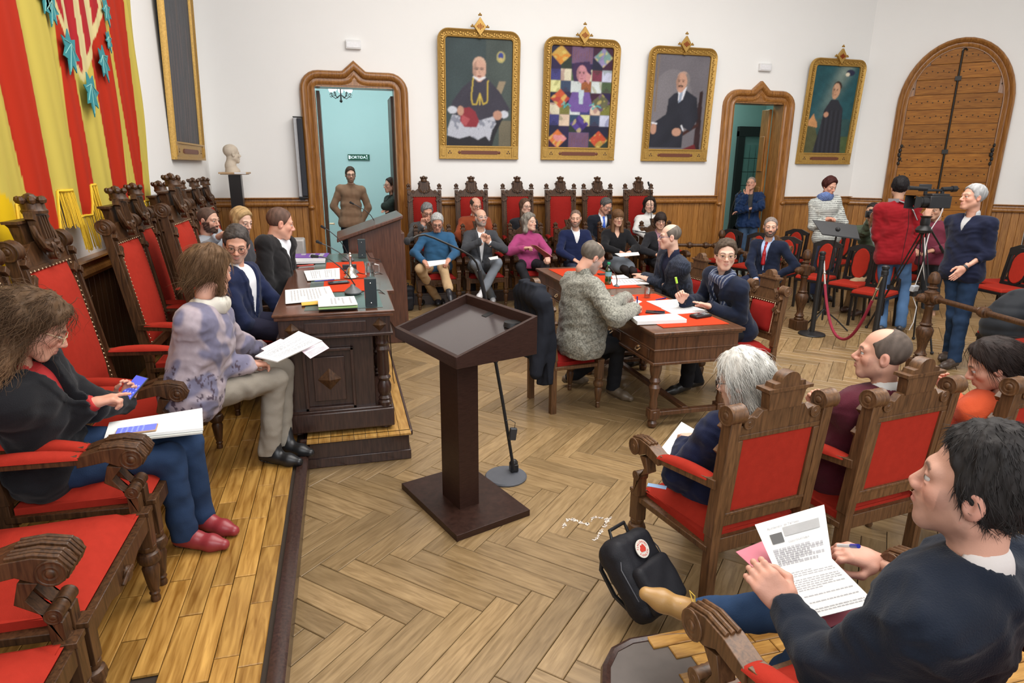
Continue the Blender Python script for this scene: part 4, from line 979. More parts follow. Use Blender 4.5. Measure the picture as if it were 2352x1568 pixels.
def strands(V, Q, n, L, wd, seed, col, curly=0.0, grav=.5, flow=None, spread=.25):
    """thin tapered locks growing from the hair surface"""
    r = np.random.RandomState(seed); F = V[Q]; c = F.mean(1); nn = np.cross(F[:, 1] - F[:, 0], F[:, 2] - F[:, 0]); ln = np.linalg.norm(nn, axis=1, keepdims=True); nn = nn / np.maximum(ln, 1e-12)
    ok = np.nonzero((c[:, 1] < .03) | (c[:, 2] > .085))[0]; pick = r.choice(ok, n); P = c[pick]; Nn = nn[pick]; ctr = np.array([0, -.02, .03]); out = P - ctr; out /= np.linalg.norm(out, axis=1, keepdims=True)
    Nn = np.where(((Nn * out).sum(1) < 0)[:, None], -Nn, Nn)
    if flow is None: fl = np.stack([P[:, 0] * 1.5, P[:, 1] * 1.2 - .03 - .25 * np.clip(P[:, 1], 0, 1), -np.ones(n) * .10], 1)
    else: fl = flow(P)
    fl = fl - Nn * (fl * Nn).sum(1, keepdims=True); fl /= np.linalg.norm(fl, axis=1, keepdims=True) + 1e-6
    d = fl + Nn * .12 + r.normal(size=(n, 3)) * spread; d /= np.linalg.norm(d, axis=1, keepdims=True)
    S = 11 if curly else 7; pts = [P - Nn * .002]; LL = L * r.uniform(.5, 1.2, n)[:, None]; ph = r.uniform(0, 6.28, n); side = np.cross(d, Nn); side /= np.linalg.norm(side, axis=1, keepdims=True) + 1e-6
    for i in range(1, S):
        d = d + np.array([0, 0, -grav * .25]); d /= np.linalg.norm(d, axis=1, keepdims=True)
        q = pts[-1] + d * LL / (S - 1); pts.append(q)
    X = np.stack(pts, 1)
    if curly:
        t = np.arange(S)[None] / (S - 1); a = ph[:, None] + t * 11
        X = X + curly * t[..., None] * (np.cos(a)[..., None] * side[:, None] + np.sin(a)[..., None] * Nn[:, None])
    W = wd * (1 - (np.arange(S) / (S - 1)) ** 2 * .85)
    A = X + side[:, None] * W[None, :, None] / 2; B = X - side[:, None] * W[None, :, None] / 2; T = X + Nn[:, None] * W[None, :, None] * .5
    VV = np.stack([A, B, T], 2).reshape(-1, 3); b = (np.arange(n) * S * 3)[:, None] + np.arange(S - 1)[None] * 3; b = b.ravel()
    QQ = np.concatenate([np.stack([b, b + 1, b + 4, b + 3], 1), np.stack([b + 1, b + 2, b + 5, b + 4], 1), np.stack([b + 2, b, b + 3, b + 5], 1)])
    cc = np.array(col) * r.uniform(.6, 1.5, (n, 1)); cc = np.repeat(cc, S * 3, 0)
    return VV, QQ, cc
# ---- skeleton from the picture
def on_ray(px, py, par, L, sgn, fz=0.0, S=1.0):
    if isinstance(sgn, float): return AT(px, py, math.hypot(par[0], par[1]) + sgn)
    if isinstance(sgn, tuple): return G(px, py, sgn[1])
    if isinstance(sgn, str): return G(px, py, fz + {'f': .085, 'k': .50 * S, 't': .035, 's': .57}[sgn])
    d = ray(px, py); q = par - CAM; b_ = d @ q; disc = b_ * b_ - (q @ q - L * L)
    t = b_ + (sgn * math.sqrt(disc) if disc > 0 else 0); return CAM + d * t
def nrm(v): v = np.asarray(v, float); return v / max(1e-9, np.linalg.norm(v))
def unit(deg): return np.array([math.cos(R(deg)), math.sin(R(deg)), 0.])
LIN = {}
def garment(name, fn, lo, hi, h, m, parent, col=None, colfn=None):
    V, Q = nets(fn, lo, hi, h)
    if len(V) == 0: return None
    c = None
    if colfn is not None: c = colfn(V)
    elif col is not None: c = np.tile(np.array(col), (len(V), 1)) * (1 + .06 * wob(V, 3, 30))[:, None]
    return npmesh(name, V, Q, m, parent, c)
def bbox(pts, pad): p = np.array(pts); return p.min(0) - pad, p.max(0) + pad
def person(label, head, D, face, look=None, pitch=0, roll=0, near=0, fem=False, sc_=1.0, pelvis=None, lean_=4, sit=True, seat=.47, fz=0.0,
           arms=None, legs=None, shoulders=None, skin=(.62, .36, .25), beard=None, brow=(.06, .04, .03), lip=(.50, .20, .17), eye=(.10, .06, .03), hair=None, hcol=(.05, .035, .025),
           top=None, bottom=(.03, .035, .05), shoe=(.02, .018, .016), glasses=None, hands=(('rest', 0), ('rest', 0)), fat=0.0, group=None, jaw=1.0, strand=None, skirt=None, neckh=.0, hz=0, feet=True, nose=1.0, bmat='cloth', earcol=None, shoeh=.0):
    hN = {2: .0028, 1: .0036, 0: .0048}[near]; hB = {2: .0075, 1: .009, 0: .011}[near]
    look = face if look is None else look
    f = unit(face); r = np.array([f[1], -f[0], 0.]); up = np.array([0, 0, 1.])
    Hd = AT(head[0], head[1], D) if not isinstance(D, tuple) else (WY if D[0] == 'Y' else WX)(head[0], head[1], D[1]); Hd[2] += hz; S = sc_
    lf = unit(look); Rh = Euler((R(-pitch), R(roll), R(look - 90)), 'XYZ').to_matrix(); Rm = np.array(Rh)
    fwd = Rm @ np.array([0, 1, 0])
    N = Hd + Rm @ np.array([0, -.035, -.10]) * S * .9 + np.array([0, 0, -.105 + neckh]) * S - f * .012
    ln = R(lean_); tu = nrm(up * math.cos(ln) + f * math.sin(ln))
    TL = (.50 if not fem else .47) * S
    if pelvis is not None:
        Pv = on_ray(pelvis[0], pelvis[1], N, TL, pelvis[2], fz, S) if len(pelvis) == 3 else N - tu * TL
    else: Pv = N - tu * TL
    if sit and pelvis is None: Pv[2] = fz + seat + .10
    tu = nrm(N - Pv); tf = nrm(f - tu * (f @ tu)); tr = np.cross(tf, tu)
    sw = (.175 if not fem else .155) * S + fat * .25
    SH = [N + tr * sw * k - tu * .055 * S for k in (-1, 1)]      # 0 = the person's left, 1 = right
    if shoulders is not None:
        for i, s_ in enumerate(shoulders):
            if s_ is not None: SH[i] = on_ray(s_[0], s_[1], N, .185 * S, s_[2])
    UA, FA = .285 * S, .255 * S
    EL = []; WR = []
    for i in (0, 1):
        a = arms[i] if arms else None; k = -1 if i == 0 else 1
        if a is None:
            e = SH[i] + (-tu * .9 + tr * k * .18 + tf * .12) * UA; w_ = e + nrm(tf * 1.0 - tr * k * .55 - up * .25) * FA
        else:
            e = on_ray(a[0], a[1], SH[i], UA, a[2]); w_ = on_ray(a[3], a[4], e, FA, a[5])
        EL.append(e); WR.append(w_)
    HP = [Pv + tr * .09 * S * k for k in (-1, 1)]; TH, SN = .43 * S, .42 * S; KN = []; AN = []; TO = []
    for i in (0, 1):
        k = -1 if i == 0 else 1; a = legs[i] if legs else None
        if a is None:
            if sit: kn = HP[i] + f * TH * .97 + r * k * .035; kn[2] = max(HP[i][2] - .02, fz + .48 * S); an = np.array([*(kn + f * .06)[:2], fz + .085])
            else: kn = HP[i] - up * TH + f * .03; an = np.array([*(HP[i] + r * k * .02)[:2], fz + .085])
            toe = an + f * .17 + r * k * .03; toe[2] = fz + .03
        else:
            kn = on_ray(a[0], a[1], HP[i], TH, a[2], fz, S); an = on_ray(a[3], a[4], kn, SN, a[5], fz, S)
            if len(a) > 6: toe = on_ray(a[6], a[7], an, .17 * S, a[8], fz, S)
            else: toe = an + f * .17; toe[2] = an[2] - .055
        KN.append(kn); AN.append(an); TO.append(toe)
    # --- body
    def torso(P, g=0.0, ft=fat):
        tl_ = np.linalg.norm(N - Pv); c1 = N - tu * .21 * tl_; c2 = N - tu * .50 * tl_; c3 = N - tu * .76 * tl_; d = cap(P, SH[0] + tr * .02, SH[1] - tr * .02, .058 * S + g)
        d = smin(d, cap(P, c1 - tr * .075 * S + tf * .01, c1 + tr * .075 * S + tf * .01, .090 * S + g + ft * .3), .06)
        if fem: d = smin(d, cap(P, N - tu * .17 * S - tr * .065 + tf * .055, N - tu * .17 * S + tr * .065 + tf * .055, .066 * S + g), .05)
        d = smin(d, cap(P, c2 - tr * (.065 + ft * .2) * S + tf * ft * .5, c2 + tr * (.065 + ft * .2) * S + tf * ft * .5, (.078 if fem else .088) * S + g + ft), .07)
        d = smin(d, cap(P, c3 - tr * (.07 + ft * .2) * S + tf * ft * .5, c3 + tr * (.07 + ft * .2) * S + tf * ft * .5, (.082 if fem else .090) * S + g + ft), .05)
        d = smin(d, cap(P, N - tu * .12, Pv + tu * .05, (.074 if fem else .084) * S + g + ft * .7), .06)
        return smin(d, cap(P, Pv - tr * .075 * S + tf * ft * .2, Pv + tr * .075 * S + tf * ft * .2, .098 * S + g + ft * .6), .07)
    def armsd(P, g, i, stop=1.0, cuff=0.0):
        w2 = EL[i] + (WR[i] - EL[i]) * stop
        d = cap(P, SH[i], EL[i], .052 * S + g, .044 * S + g); return smin(d, cap(P, EL[i], w2, .044 * S + g, .031 * S + g + cuff), .02)
    def legsd(P, g, i, fl=0.0):
        d = cap(P, HP[i], KN[i], .084 * S + g + fat * .2, .060 * S + g); return smin(d, cap(P, KN[i], AN[i], .060 * S + g, .040 * S + g + fl), .03)
    def skin_body(P):
        d = torso(P, -.02); d = smin(d, cap(P, N - tu * .03, Hd + (Rm @ np.array([0, -.028, -.10])), (.044 if fem else .051) * S), .03)
        for i in (0, 1): d = smin(d, armsd(P, -.012, i, 1.0), .02)
        for i in (0, 1): d = smin(d, legsd(P, -.02, i), .04)
        for i in (0, 1): d = smin(d, cap(P, AN[i], AN[i] * .7 + TO[i] * .3, .024), .02)
        return d
    allp = SH + EL + WR + HP + KN + AN + TO + [N, Pv]
    lo, hi = bbox(allp, .13); V0, Q0 = nets(skin_body, lo, hi, .019)
    skc = np.array(skin); parts = [(V0, Q0, np.tile(skc, (len(V0), 1)))]
    sd = abs(hash(label)) % 997 if False else sum(map(ord, label)) % 997
    Vh, Qh = head_mesh(fem, hN, jaw, nose); ch = head_cols(Vh, skin, beard, brow, lip, sd, near)
    parts.append((Vh * S @ Rm.T + Hd, Qh, ch)); Ve, Qe, ce = eyeballs(eye); parts.append((Ve * S @ Rm.T + Hd, Qe, ce))
    for i in (0, 1):
        hd = hands[i] or ('rest', 0)
        if hd[0] == 'none': continue
        curl, spread, point, thumb = {'rest': (.45, 1, False, .4), 'flat': (.10, 1, False, .1), 'grip': (1.15, .4, False, 1), 'hold': (.75, .7, False, .9), 'point': (1.1, .5, True, .9), 'fist': (1.35, .3, False, 1.2)}[hd[0]]
        Vm, Qm = hand_mesh(hN if near else .0042, curl, spread, point, thumb); Vm = Vm.copy(); Qm2 = Qm
        if i == 0: pass
        else: Vm[:, 0] *= -1; Qm2 = Qm[:, ::-1]
        fd = nrm(WR[i] - EL[i]); hdir = fd
        if len(hd) > 2 and hd[2] is not None: hdir = nrm(hd[2])
        nz = np.array(hd[3] if len(hd) > 3 else (0, 0, 1.)); nz = nrm(nz - hdir * (nz @ hdir)); xx = np.cross(hdir, nz)
        # thumb of the left hand points to its right (towards the body's middle) with the palm down
        Mh = np.stack([xx, hdir, nz], 1); vv = Vm * (S * (.92 if fem else 1.0)) @ Mh.T + WR[i]
        parts.append((vv, Qm2, np.tile(skc * np.array([1, .93, .92]), (len(vv), 1)) * (1 + .05 * wob(vv, 2, 90))[:, None]))
    VV = []; QQ = []; CC = []; o = 0
    for a_, q_, c_ in parts: VV.append(a_); QQ.append(q_ + o); CC.append(c_); o += len(a_)
    VV = np.concatenate(VV) - Pv; root = npmesh('person', VV, np.concatenate(QQ), SKIN, None, np.concatenate(CC)); root.location = Pv
    tag(root, label, 'person', group)
    def kid(o_):
        if o_ is None: return None
        o_.parent = root; o_.matrix_parent_inverse = Matrix.Translation(-Vector(Pv)); return o_
    # --- legs
    tcol = np.array(bottom); LCM = vcol('trouser cloth', .85, .35, 240, spec=.15); fold = .007
    def trous(P):
        d = cap(P, Pv - tr * .075 * S + tf * fat * .2, Pv + tr * .075 * S + tf * fat * .2, .100 * S + fat * .5)
        d = smax(d, (P - Pv - tu * .02) @ tu, .02)
        for i in (0, 1):
            d = smin(d, legsd(P, .004, i, .016), .03)
        return d - fold * wob(P, sd, 34, 1.0) - .002 * wob(P, sd + 1, 80)
    if not skirt or skirt == 'none':
        lo, hi = bbox(HP + KN + AN + [Pv], .15); lo[2] = max(lo[2], fz + .07)
        V, Q = nets(trous, lo, hi, hB); dn = np.ones(len(V))
        for i in (0, 1):
            kd = np.abs(((V - KN[i]) ** 2).sum(1)); dn *= 1 + .12 * np.exp(-kd / .012) * (1 if bmat == 'denim' else 0)
        c = tcol * (1 + (.22 if bmat == 'denim' else .05) * wob(V, sd, 22))[:, None] * dn[:, None]
        kid(npmesh('trousers', V, Q, LCM, None, np.clip(c, 0, 1)))
    else:
        def sk(P):
            m_ = (KN[0] + KN[1]) / 2; a_ = (HP[0] + HP[1]) / 2; return smin(cap(P, HP[0], HP[0] * .35 + KN[0] * .65, .115, .098), cap(P, HP[1], HP[1] * .35 + KN[1] * .65, .115, .098), .1) - .003 * wob(P, sd, 25)
        lo, hi = bbox(HP + KN, .16); kid(garment('skirt', sk, lo, hi, hB, LCM, None, skirt))
        lo, hi = bbox(KN + AN + HP, .12); kid(garment('tights', lambda P: smin(legsd(P, -.012, 0), legsd(P, -.012, 1), .005), lo, hi, hB, LCM, None, bottom))
    if feet:
        SM = vcol('shoe leather', .35, .1, 120, spec=.5)
        for i in (0, 1):
            ax_ = nrm(TO[i] - AN[i]); fl_ = nrm(np.array([ax_[0], ax_[1], ax_[2] + .28])) if True else ax_
            u_ = nrm(KN[i] - AN[i]); sid = nrm(np.cross(ax_, u_)); un = nrm(np.cross(sid, ax_))
            heel = AN[i] - un * 0 - ax_ * .03 + (-u_) * .035; ball_ = heel + nrm(TO[i] - AN[i] + u_ * .03) * .155 * S; tip = heel + nrm(TO[i] - AN[i] + u_ * .03) * .215 * S
            if legs is None or legs[i] is None or True:
                heel = heel; 
            def shf(P, heel=heel, ball_=ball_, tip=tip, i=i, u_=u_):
                d = cap(P, heel, ball_, .036, .040); d = smin(d, cap(P, ball_, tip, .040, .026), .02); d = smin(d, cap(P, AN[i] + u_ * (shoeh), AN[i] * .6 + ball_ * .4, .040, .034), .03)
                sole = ((P - heel) @ (-un)) - .034
                return smax(d, sole, .006)
            lo, hi = bbox([heel, ball_, tip, AN[i] + u_ * shoeh], .06)
            s_ = garment('shoe', shf, lo, hi, .0045 if near else .007, SM, None, shoe); kid(s_)
            if near and s_:
                def so(P, heel=heel, ball_=ball_, tip=tip):
                    d = smin(cap(P, heel, ball_, .040, .044), cap(P, ball_, tip, .044, .030), .02); q = (P - heel) @ (-un)
                    return np.maximum(np.maximum(d, q - .046), -(q - .026))
                V, Q = nets(so, lo - .01, hi + .01, .005); npm = npmesh('sole', V, Q, SM, s_, np.tile(np.array((.02, .018, .016) if shoe[0] < .4 else (.35, .27, .17)), (len(V), 1)))
    # --- top
    tp = dict(col=(.05, .06, .10), g=.012, sleeve=1.0, hem=.05, fold=.005, kind='sweater'); tp.update(top or {})
    g = tp['g']; TM = vcol(tp.get('mat', 'wool'), tp.get('rough', .9), tp.get('bump', .5), tp.get('bs', 260), spec=.12, sheen=.1)
    nk = Hd + Rm @ np.array([0, -.03, -.10]) * S
    def topf(P):
        d = torso(P, g)
        hemp = Pv - tu * tp['hem']; d = smin(d, cap(P, Pv - tr * .08, Pv + tr * .08, .104 * S + g + fat * .6), .04) if tp['hem'] > 0 else d
        d = smax(d, -((P - (Pv - tu * (tp['hem'] + .0))) @ tu), .015)
        if tp['kind'] != 'tee': d = smin(d, cap(P, SH[0], SH[1], .062 * S + g * .8), .03)
        sh2 = d
        for i in (0, 1):
            sl_ = tp['sleeves'][i] if 'sleeves' in tp else tp['sleeve']; a_ = armsd(P, g, i, .96 * sl_, tp.get('cuff', .0)); wd = nrm(WR[i] - EL[i]); wr_ = EL[i] + (WR[i] - EL[i]) * .99 * sl_
            a_ = np.maximum(a_, (P - wr_) @ wd)
            sh2 = smin(sh2, a_, .018)
        d = sh2
        if tp.get('long'):
            for i in (0, 1): d = smin(d, cap(P, HP[i], HP[i] * .4 + KN[i] * .6, .11, .09), .06)
        # neck opening
        if tp['kind'] == 'turtle': d = smin(d, cap(P, N - tu * .01, N * .32 + nk * .68, .066 * S, .060 * S), .03)
        elif tp['kind'] == 'sweater': d = smin(d, cap(P, N - tu * .02, N * .86 + nk * .14, .068 * S, .066 * S), .03)
        fo = tp['fold'] * 1.25; amp = fo * (1 + .8 * np.exp(-np.minimum(((P - EL[0]) ** 2).sum(1), ((P - EL[1]) ** 2).sum(1)) / .015))
        d = d - amp * wob(P, sd + 4, tp.get('ff', 26), 1.2) - fo * .35 * wob(P, sd + 6, 70) - fo * .65 * (.45 - np.abs(wob(P * np.array([.8, .8, 1.5], f32), sd + 11, 30, 1.6)) * 1.6)
        if tp['kind'] in ('jacket', 'coat', 'vneck', 'zip'):
            X = (P - N) @ tr; Z = (P - N) @ tu; Y = (P - N) @ tf; dep = tp.get('dep', .30); w0 = tp.get('vw', .062)
            wv = w0 * np.clip((Z + dep) / dep, 0, 1.3) ** .8
            if tp['kind'] == 'jacket':
                lap = np.maximum(np.maximum(np.abs(X) - (wv + .045 * np.clip((Z + dep) / (dep * .5), 0, 1)), wv - np.abs(X)), np.maximum(-(Z + dep), -Y)); lap = np.maximum(lap, Z - .01)
                d = smin(d, np.maximum(lap, d - .010), .002)
            cut = np.maximum(np.abs(X) - wv, -Y + .0); cut = np.maximum(cut, -(Z + dep)); d = smax(d, -cut, .004)
        elif tp['kind'] != 'turtle':
            d = smax(d, -cap(P, N + tu * .02, Hd, .052 * S), .006)
        return d
    lo, hi = bbox(SH + EL + WR + [N + tu * .05, Pv - tu * .06] + ([HP[0] * .4 + KN[0] * .6, HP[1] * .4 + KN[1] * .6] if tp.get('long') else []), .15 + fat)
    V, Q = nets(topf, lo, hi, hB)
    c = np.tile(np.array(tp['col'], float), (len(V), 1)); c *= (1 + tp.get('var', .06) * wob(V, sd, 40))[:, None]
    if 'colfn' in tp: c = tp['colfn'](V, c, dict(N=N, tr=tr, tf=tf, tu=tu, EL=EL, WR=WR, SH=SH, Pv=Pv))
    topo = kid(npmesh(tp.get('name', tp['kind'] if tp['kind'] in ('jacket', 'coat', 'sweater') else 'sweater'), V, Q, TM, None, np.clip(c, 0, 1)))
    if tp.get('shirt') is not None:
        SC = tp['shirt']; CM = vcol('cotton', .8, .1, 300, spec=.2)
        def shf(P):
            d = torso(P, g * .25); d = smax(d, np.abs((P - N) @ tr) - .10, .01); d = smax(d, -((P - Pv) @ tu + .0), .01); d = np.maximum(d, -((P - N) @ tf) - .09)
            col_ = smax(cap(P, N - tu * .02, N * .62 + nk * .38, .070 * S, .063 * S), -cap(P, N - tu * .06 + tf * .02, nk + tf * .012, .052 * S), .004)
            X = (P - N) @ tr; col_ = np.maximum(col_, -np.maximum(np.abs(X) - .018 - .3 * np.clip(((P - N) @ tu), 0, 1), .0 - (P - N) @ tf))
            d = smin(d, col_, .012)
            for i in ((0, 1) if tp['kind'] == 'jacket' else ()):
                wd = nrm(WR[i] - EL[i]); c1 = WR[i] - wd * .03; c2 = WR[i] + wd * .012; d = np.minimum(d, np.maximum(cap(P, c1, c2, .036 * S), np.maximum((P - c2) @ wd, (c1 - P) @ wd)))
            return d - .0015 * wob(P, sd, 50)
        lo, hi = bbox(SH + WR + [nk, Pv], .13); kid(garment('shirt', shf, lo, hi, max(.006, hB * .7), CM, None, SC))
    if tp.get('tie') is not None:
        a_ = N + tf * .072 - tu * .005; pts = [a_, N + tf * .088 - tu * .05, N + tf * .112 - tu * .14, N + tf * .125 - tu * .26 + tf * fat]
        def tf_(P):
            d = cap(P, pts[0], pts[0] - tu * .02, .018, .013); 
            for q in range(3): d = smin(d, cap(P, pts[q], pts[q + 1], (.011, .017, .022)[q], (.017, .022, .026)[q]), .01)
            return np.maximum(d, d * 0 - 1)
        lo, hi = bbox(pts, .05); o_ = garment('tie', tf_, lo, hi, .006, vcol('silk', .4, .1), None, tp['tie']); kid(o_)
    if tp.get('scarf') is not None:
        scc, sfn = tp['scarf']
        def sc2(P):
            r0 = .075; q = P - (N + tu * .015 + tf * .012); X, Y, Z = q @ tr, q @ tf, q @ tu; rr = np.sqrt(X * X + (Y * .95) ** 2); d = np.sqrt((rr - r0) ** 2 + (Z * .62 - .18 * Y) ** 2) - tp.get('sr', .030)
            if tp.get('drape'):
                for k, e_ in ((-1, .36), (1, .30)): d = smin(d, cap(P, N + tr * k * .07 + tf * .07, N + tr * k * .055 + tf * .135 - tu * e_, .030, .034), .03)
            return d - .005 * wob(P, sd, 60)
        lo, hi = bbox([N + tu * .1, N - tu * .40, N + tf * .16, N - tr * .12, N + tr * .12, N - tf * .12], .05)
        V, Q = nets(sc2, lo, hi, .0055); c = np.tile(np.array(scc), (len(V), 1)); c = sfn(V, c, dict(N=N, tr=tr, tu=tu, tf=tf)) if sfn else c
        kid(npmesh('scarf', V, Q, vcol('scarf wool', .9, .3, 300), None, np.clip(c, 0, 1)))
    # --- hair
    Ml = Matrix(Rm.tolist()).to_4x4(); HM = vcol('hair', .6, .6, 110, spec=.18, stretch=(1, 1, .25))
    if hair is not None:
        V, Q = nets(lambda P: hair_sdf(P, hair, fem), hair.get('lo', (-.14, -.16, -.16)), hair.get('hi', (.14, .14, .19)), hair.get('h', max(.0034, hN)))
        hc = np.array(hcol); hc = hc * .8 + np.array(skin) * .2 * .6 if hair.get('t', .01) < .0055 and hair.get('freq') == 200 else hc; n_ = wob(V * np.array([1, 1, .3]), sd, 160); c = np.tile(hc, (len(V), 1)) * (1 + .35 * n_)[:, None]
        if 'colfn' in hair: c = hair['colfn'](V, c)
        if strand:
            a_, b_, c2 = strands(V, Q, strand['n'], strand['L'], strand.get('w', .002), sd, hcol, strand.get('curly', 0), strand.get('grav', .5), strand.get('flow'), strand.get('spread', .25))
            if 'colfn' in hair: c2 = hair['colfn'](a_, c2)
            Q = np.concatenate([Q, b_ + len(V)]); V = np.concatenate([V, a_]); c = np.concatenate([c, c2])
        kid(npmesh('hair', V * S @ Rm.T + Hd, Q, HM, None, np.clip(c, 0, 1)))
    if glasses:
        gc, style = glasses; b = MB(Matrix.Translation(Hd) @ Ml @ Matrix.Diagonal((S, S, S, 1))); rx, rz, rt = (.024, .018, .0018) if style != 'round' else (.022, .021, .0016)
        gy = .098
        for sx in (-1, 1):
            b.tube([(sx * .033 + rx * math.cos(a), gy - .006 * abs(math.cos(a) * sx + .6) * .6, -.004 + rz * math.sin(a) * (1.08 if style == 'cat' and math.cos(a) * sx > 0 else 1)) for a in [2 * math.pi * k / 16 for k in range(17)]], rt * (1.0 if near else 1.35), 5)
            b.tube([(sx * (.033 + rx), gy - .006, .003), (sx * .074, .05, .004), (sx * .079, -.01, .002), (sx * .078, -.03, -.012)], rt, 5)
        b.tube([(-.011, gy, .001), (0, gy + .003, .004), (.011, gy, .001)], rt, 5)
        o_ = b.build('glasses', mat('spectacle frame %d' % int(1000 * sum(gc)), gc, .3, .3 if gc[0] > .3 else 0, var=0), None); kid(o_)
        for sx in (-1, 1):
            b = MB(Matrix.Translation(Hd) @ Ml @ Matrix.Diagonal((S, S, S, 1)))
            V = [(sx * .033 + rx * .95 * math.cos(2 * math.pi * k / 14), gy - .002, -.004 + rz * .95 * math.sin(2 * math.pi * k / 14)) for k in range(14)]; b.add(V, [tuple(range(14))])
            l_ = b.build('lens', glass('spectacle lens', (.96, .97, .98), .93), o_)
    LIN[label] = dict(Hd=Hd, N=N, Pv=Pv, SH=SH, EL=EL, WR=WR, KN=KN, AN=AN, TO=TO, tr=tr, tf=tf, tu=tu, Rm=Rm, root=root, HP=HP)
    return LIN[label]
# ---------------------------------------------------------------- the people
FAIR, TAN, PALE, RUDDY = (.66, .39, .28), (.52, .30, .20), (.70, .45, .34), (.64, .34, .24)
GREY, DKBR, BLK, WHT = (.30, .29, .28), (.045, .028, .018), (.015, .012, .011), (.62, .60, .56)
short = dict(t=.005, top=.011, amp=.0045, freq=130)
crop = dict(t=.003, top=.004, amp=.0008, freq=200)
ring = dict(t=.006, top=.006, amp=.0015, bald=((0, .035, .105), (.070, .115, .060)))
fullbald = dict(t=.0015, top=.0015, amp=.0005, bald=((0, .04, .09), (.080, .13, .085)))
thick = dict(t=.010, top=.022, amp=.008, freq=130)
fr1 = 'people on the front bench'; fr2 = 'people in the tall chairs along the wall'
# front bench
person('man in blue sweater and beige trousers reading papers, first on the front bench', (1004, 510), ('Y', 8.78), -92, -96, 28, skin=RUDDY, hair=dict(short, t=.012), hcol=(.42, .42, .41), brow=(.25, .24, .23), glasses=((.03, .03, .03), 'round'), group=fr1,
       arms=[(1047, 580, -1, 1030, 597, -1), (951, 580, -1, 974, 600, -1)], legs=[(1016, 612, -1, 1030, 662, -1, 1034, 684, -1), (964, 618, -1, 1004, 686, 'f', 1006, 704, 't')],
       top=dict(col=(.032, .105, .21), kind='sweater', shirt=None), bottom=(.50, .34, .19), shoe=(.02, .02, .025), hands=(('hold', 0), ('hold', 0)), fat=.02, lean_=6)
person('bald man with grey beard, dark grey suit and clasped hands', (1105, 500), ('Y', 8.78), -92, -80, -8, skin=FAIR, hair=fullbald, hcol=(.2, .17, .15), beard=((.22, .21, .20), .75), glasses=((.5, .5, .5), 'thin'), group=fr1,
       arms=[(1157, 572, -1, 1124, 557, -1), (1069, 570, -1, 1107, 553, -1)], legs=[(1143, 604, -1, 1112, 664, -1, 1100, 682, -1), (1092, 606, -1, 1130, 682, 'f', 1134, 702, 't')],
       top=dict(col=(.055, .058, .066), kind='jacket', shirt=(.75, .75, .76), dep=.42, vw=.05, long=True), bottom=(.17, .19, .22), shoe=(.6, .6, .62), hands=(('fist', 0, (-.4, 0, 1), (0, 1, 0)), ('fist', 0, (.4, 0, 1), (0, 1, 0))), lean_=4)
person('woman with grey curls in pink turtleneck sweater', (1217, 510), ('Y', 8.8), -86, -58, -4, fem=True, skin=PALE, brow=(.12, .09, .07), hair=dict(t=.026, top=.022, amp=.010, freq=75, low=-.16, hl=-.004, caps=[((.060, -.035, .0), (.075, -.02, -.115), .042, .040, True), ((0, -.07, .03), (0, -.075, -.12), .07, .055, False)], lo=(-.17, -.2, -.22)), hcol=(.22, .20, .17), group=fr1,
       arms=[(1257, 577, -1, 1258, 592, -1), (1170, 577, -1, 1206, 570, -1)], legs=[(1252, 612, -1, 1240, 664, -1), (1196, 614, -1, 1226, 680, 1)],
       top=dict(col=(.36, .055, .17), kind='turtle', g=.016), bottom=(.022, .022, .026), hands=(('hold', 0), ('grip', 0)))
person('bearded man in navy zip polo with glasses hung on the collar', (1322, 501), ('Y', 8.78), -92, -112, 4, skin=FAIR, hair=dict(crop, t=.002, top=.002), hcol=(.10, .075, .06), beard=((.12, .10, .085), .8), group=fr1,
       arms=[(1360, 578, -1, 1340, 600, -1), (1285, 577, -1, 1318, 596, -1)], top=dict(col=(.012, .018, .060), kind='zip', shirt=(.7, .7, .72), dep=.16, vw=.055), bottom=(.03, .035, .06), fat=.015)
person('young woman with long brown hair and fringe in black top and grey skirt', (1419, 500), ('Y', 8.76), -96, -98, 4, fem=True, skin=FAIR, lip=(.5, .12, .12), glasses=((.45, .33, .15), 'round'), group=fr1,
       hair=dict(t=.012, top=.012, amp=.003, low=-.25, fringe=True, hl=-.01, caps=[((.062, -.01, .0), (.068, .02, -.20), .026, .032, True), ((0, -.075, .03), (0, -.08, -.18), .06, .05, False)], lo=(-.14, -.2, -.27)), hcol=(.13, .065, .03),
       arms=[(1462, 568, -1, 1446, 579, -1), (1388, 568, -1, 1424, 579, -1)], legs=[(1455, 622, -1, 1460, 668, 1), (1436, 618, -1, 1444, 664, 1)], skirt=(.16, .18, .21), top=dict(col=(.012, .012, .014), kind='vneck', dep=.10, vw=.05), bottom=(.03, .024, .024), hands=(('hold', 0), ('flat', 0)))
person('dark-haired woman with glasses in black cardigan at the end of the front bench', (1517, 507), ('Y', 8.8), -96, -108, 6, fem=True, skin=FAIR, glasses=((.03, .02, .02), 'round'), group=fr1,
       hair=dict(t=.014, top=.018, amp=.005, low=-.10, fringe=True, caps=[((.062, -.02, .02), (.064, -.015, -.07), .028, .022, True)]), hcol=(.03, .02, .017), arms=[(1552, 574, -1, 1530, 588, -1), (1475, 574, -1, 1508, 585, -1)],
       top=dict(col=(.02, .02, .024), kind='vneck', shirt=(.32, .17, .20), dep=.35, vw=.06), bottom=(.02, .02, .024))
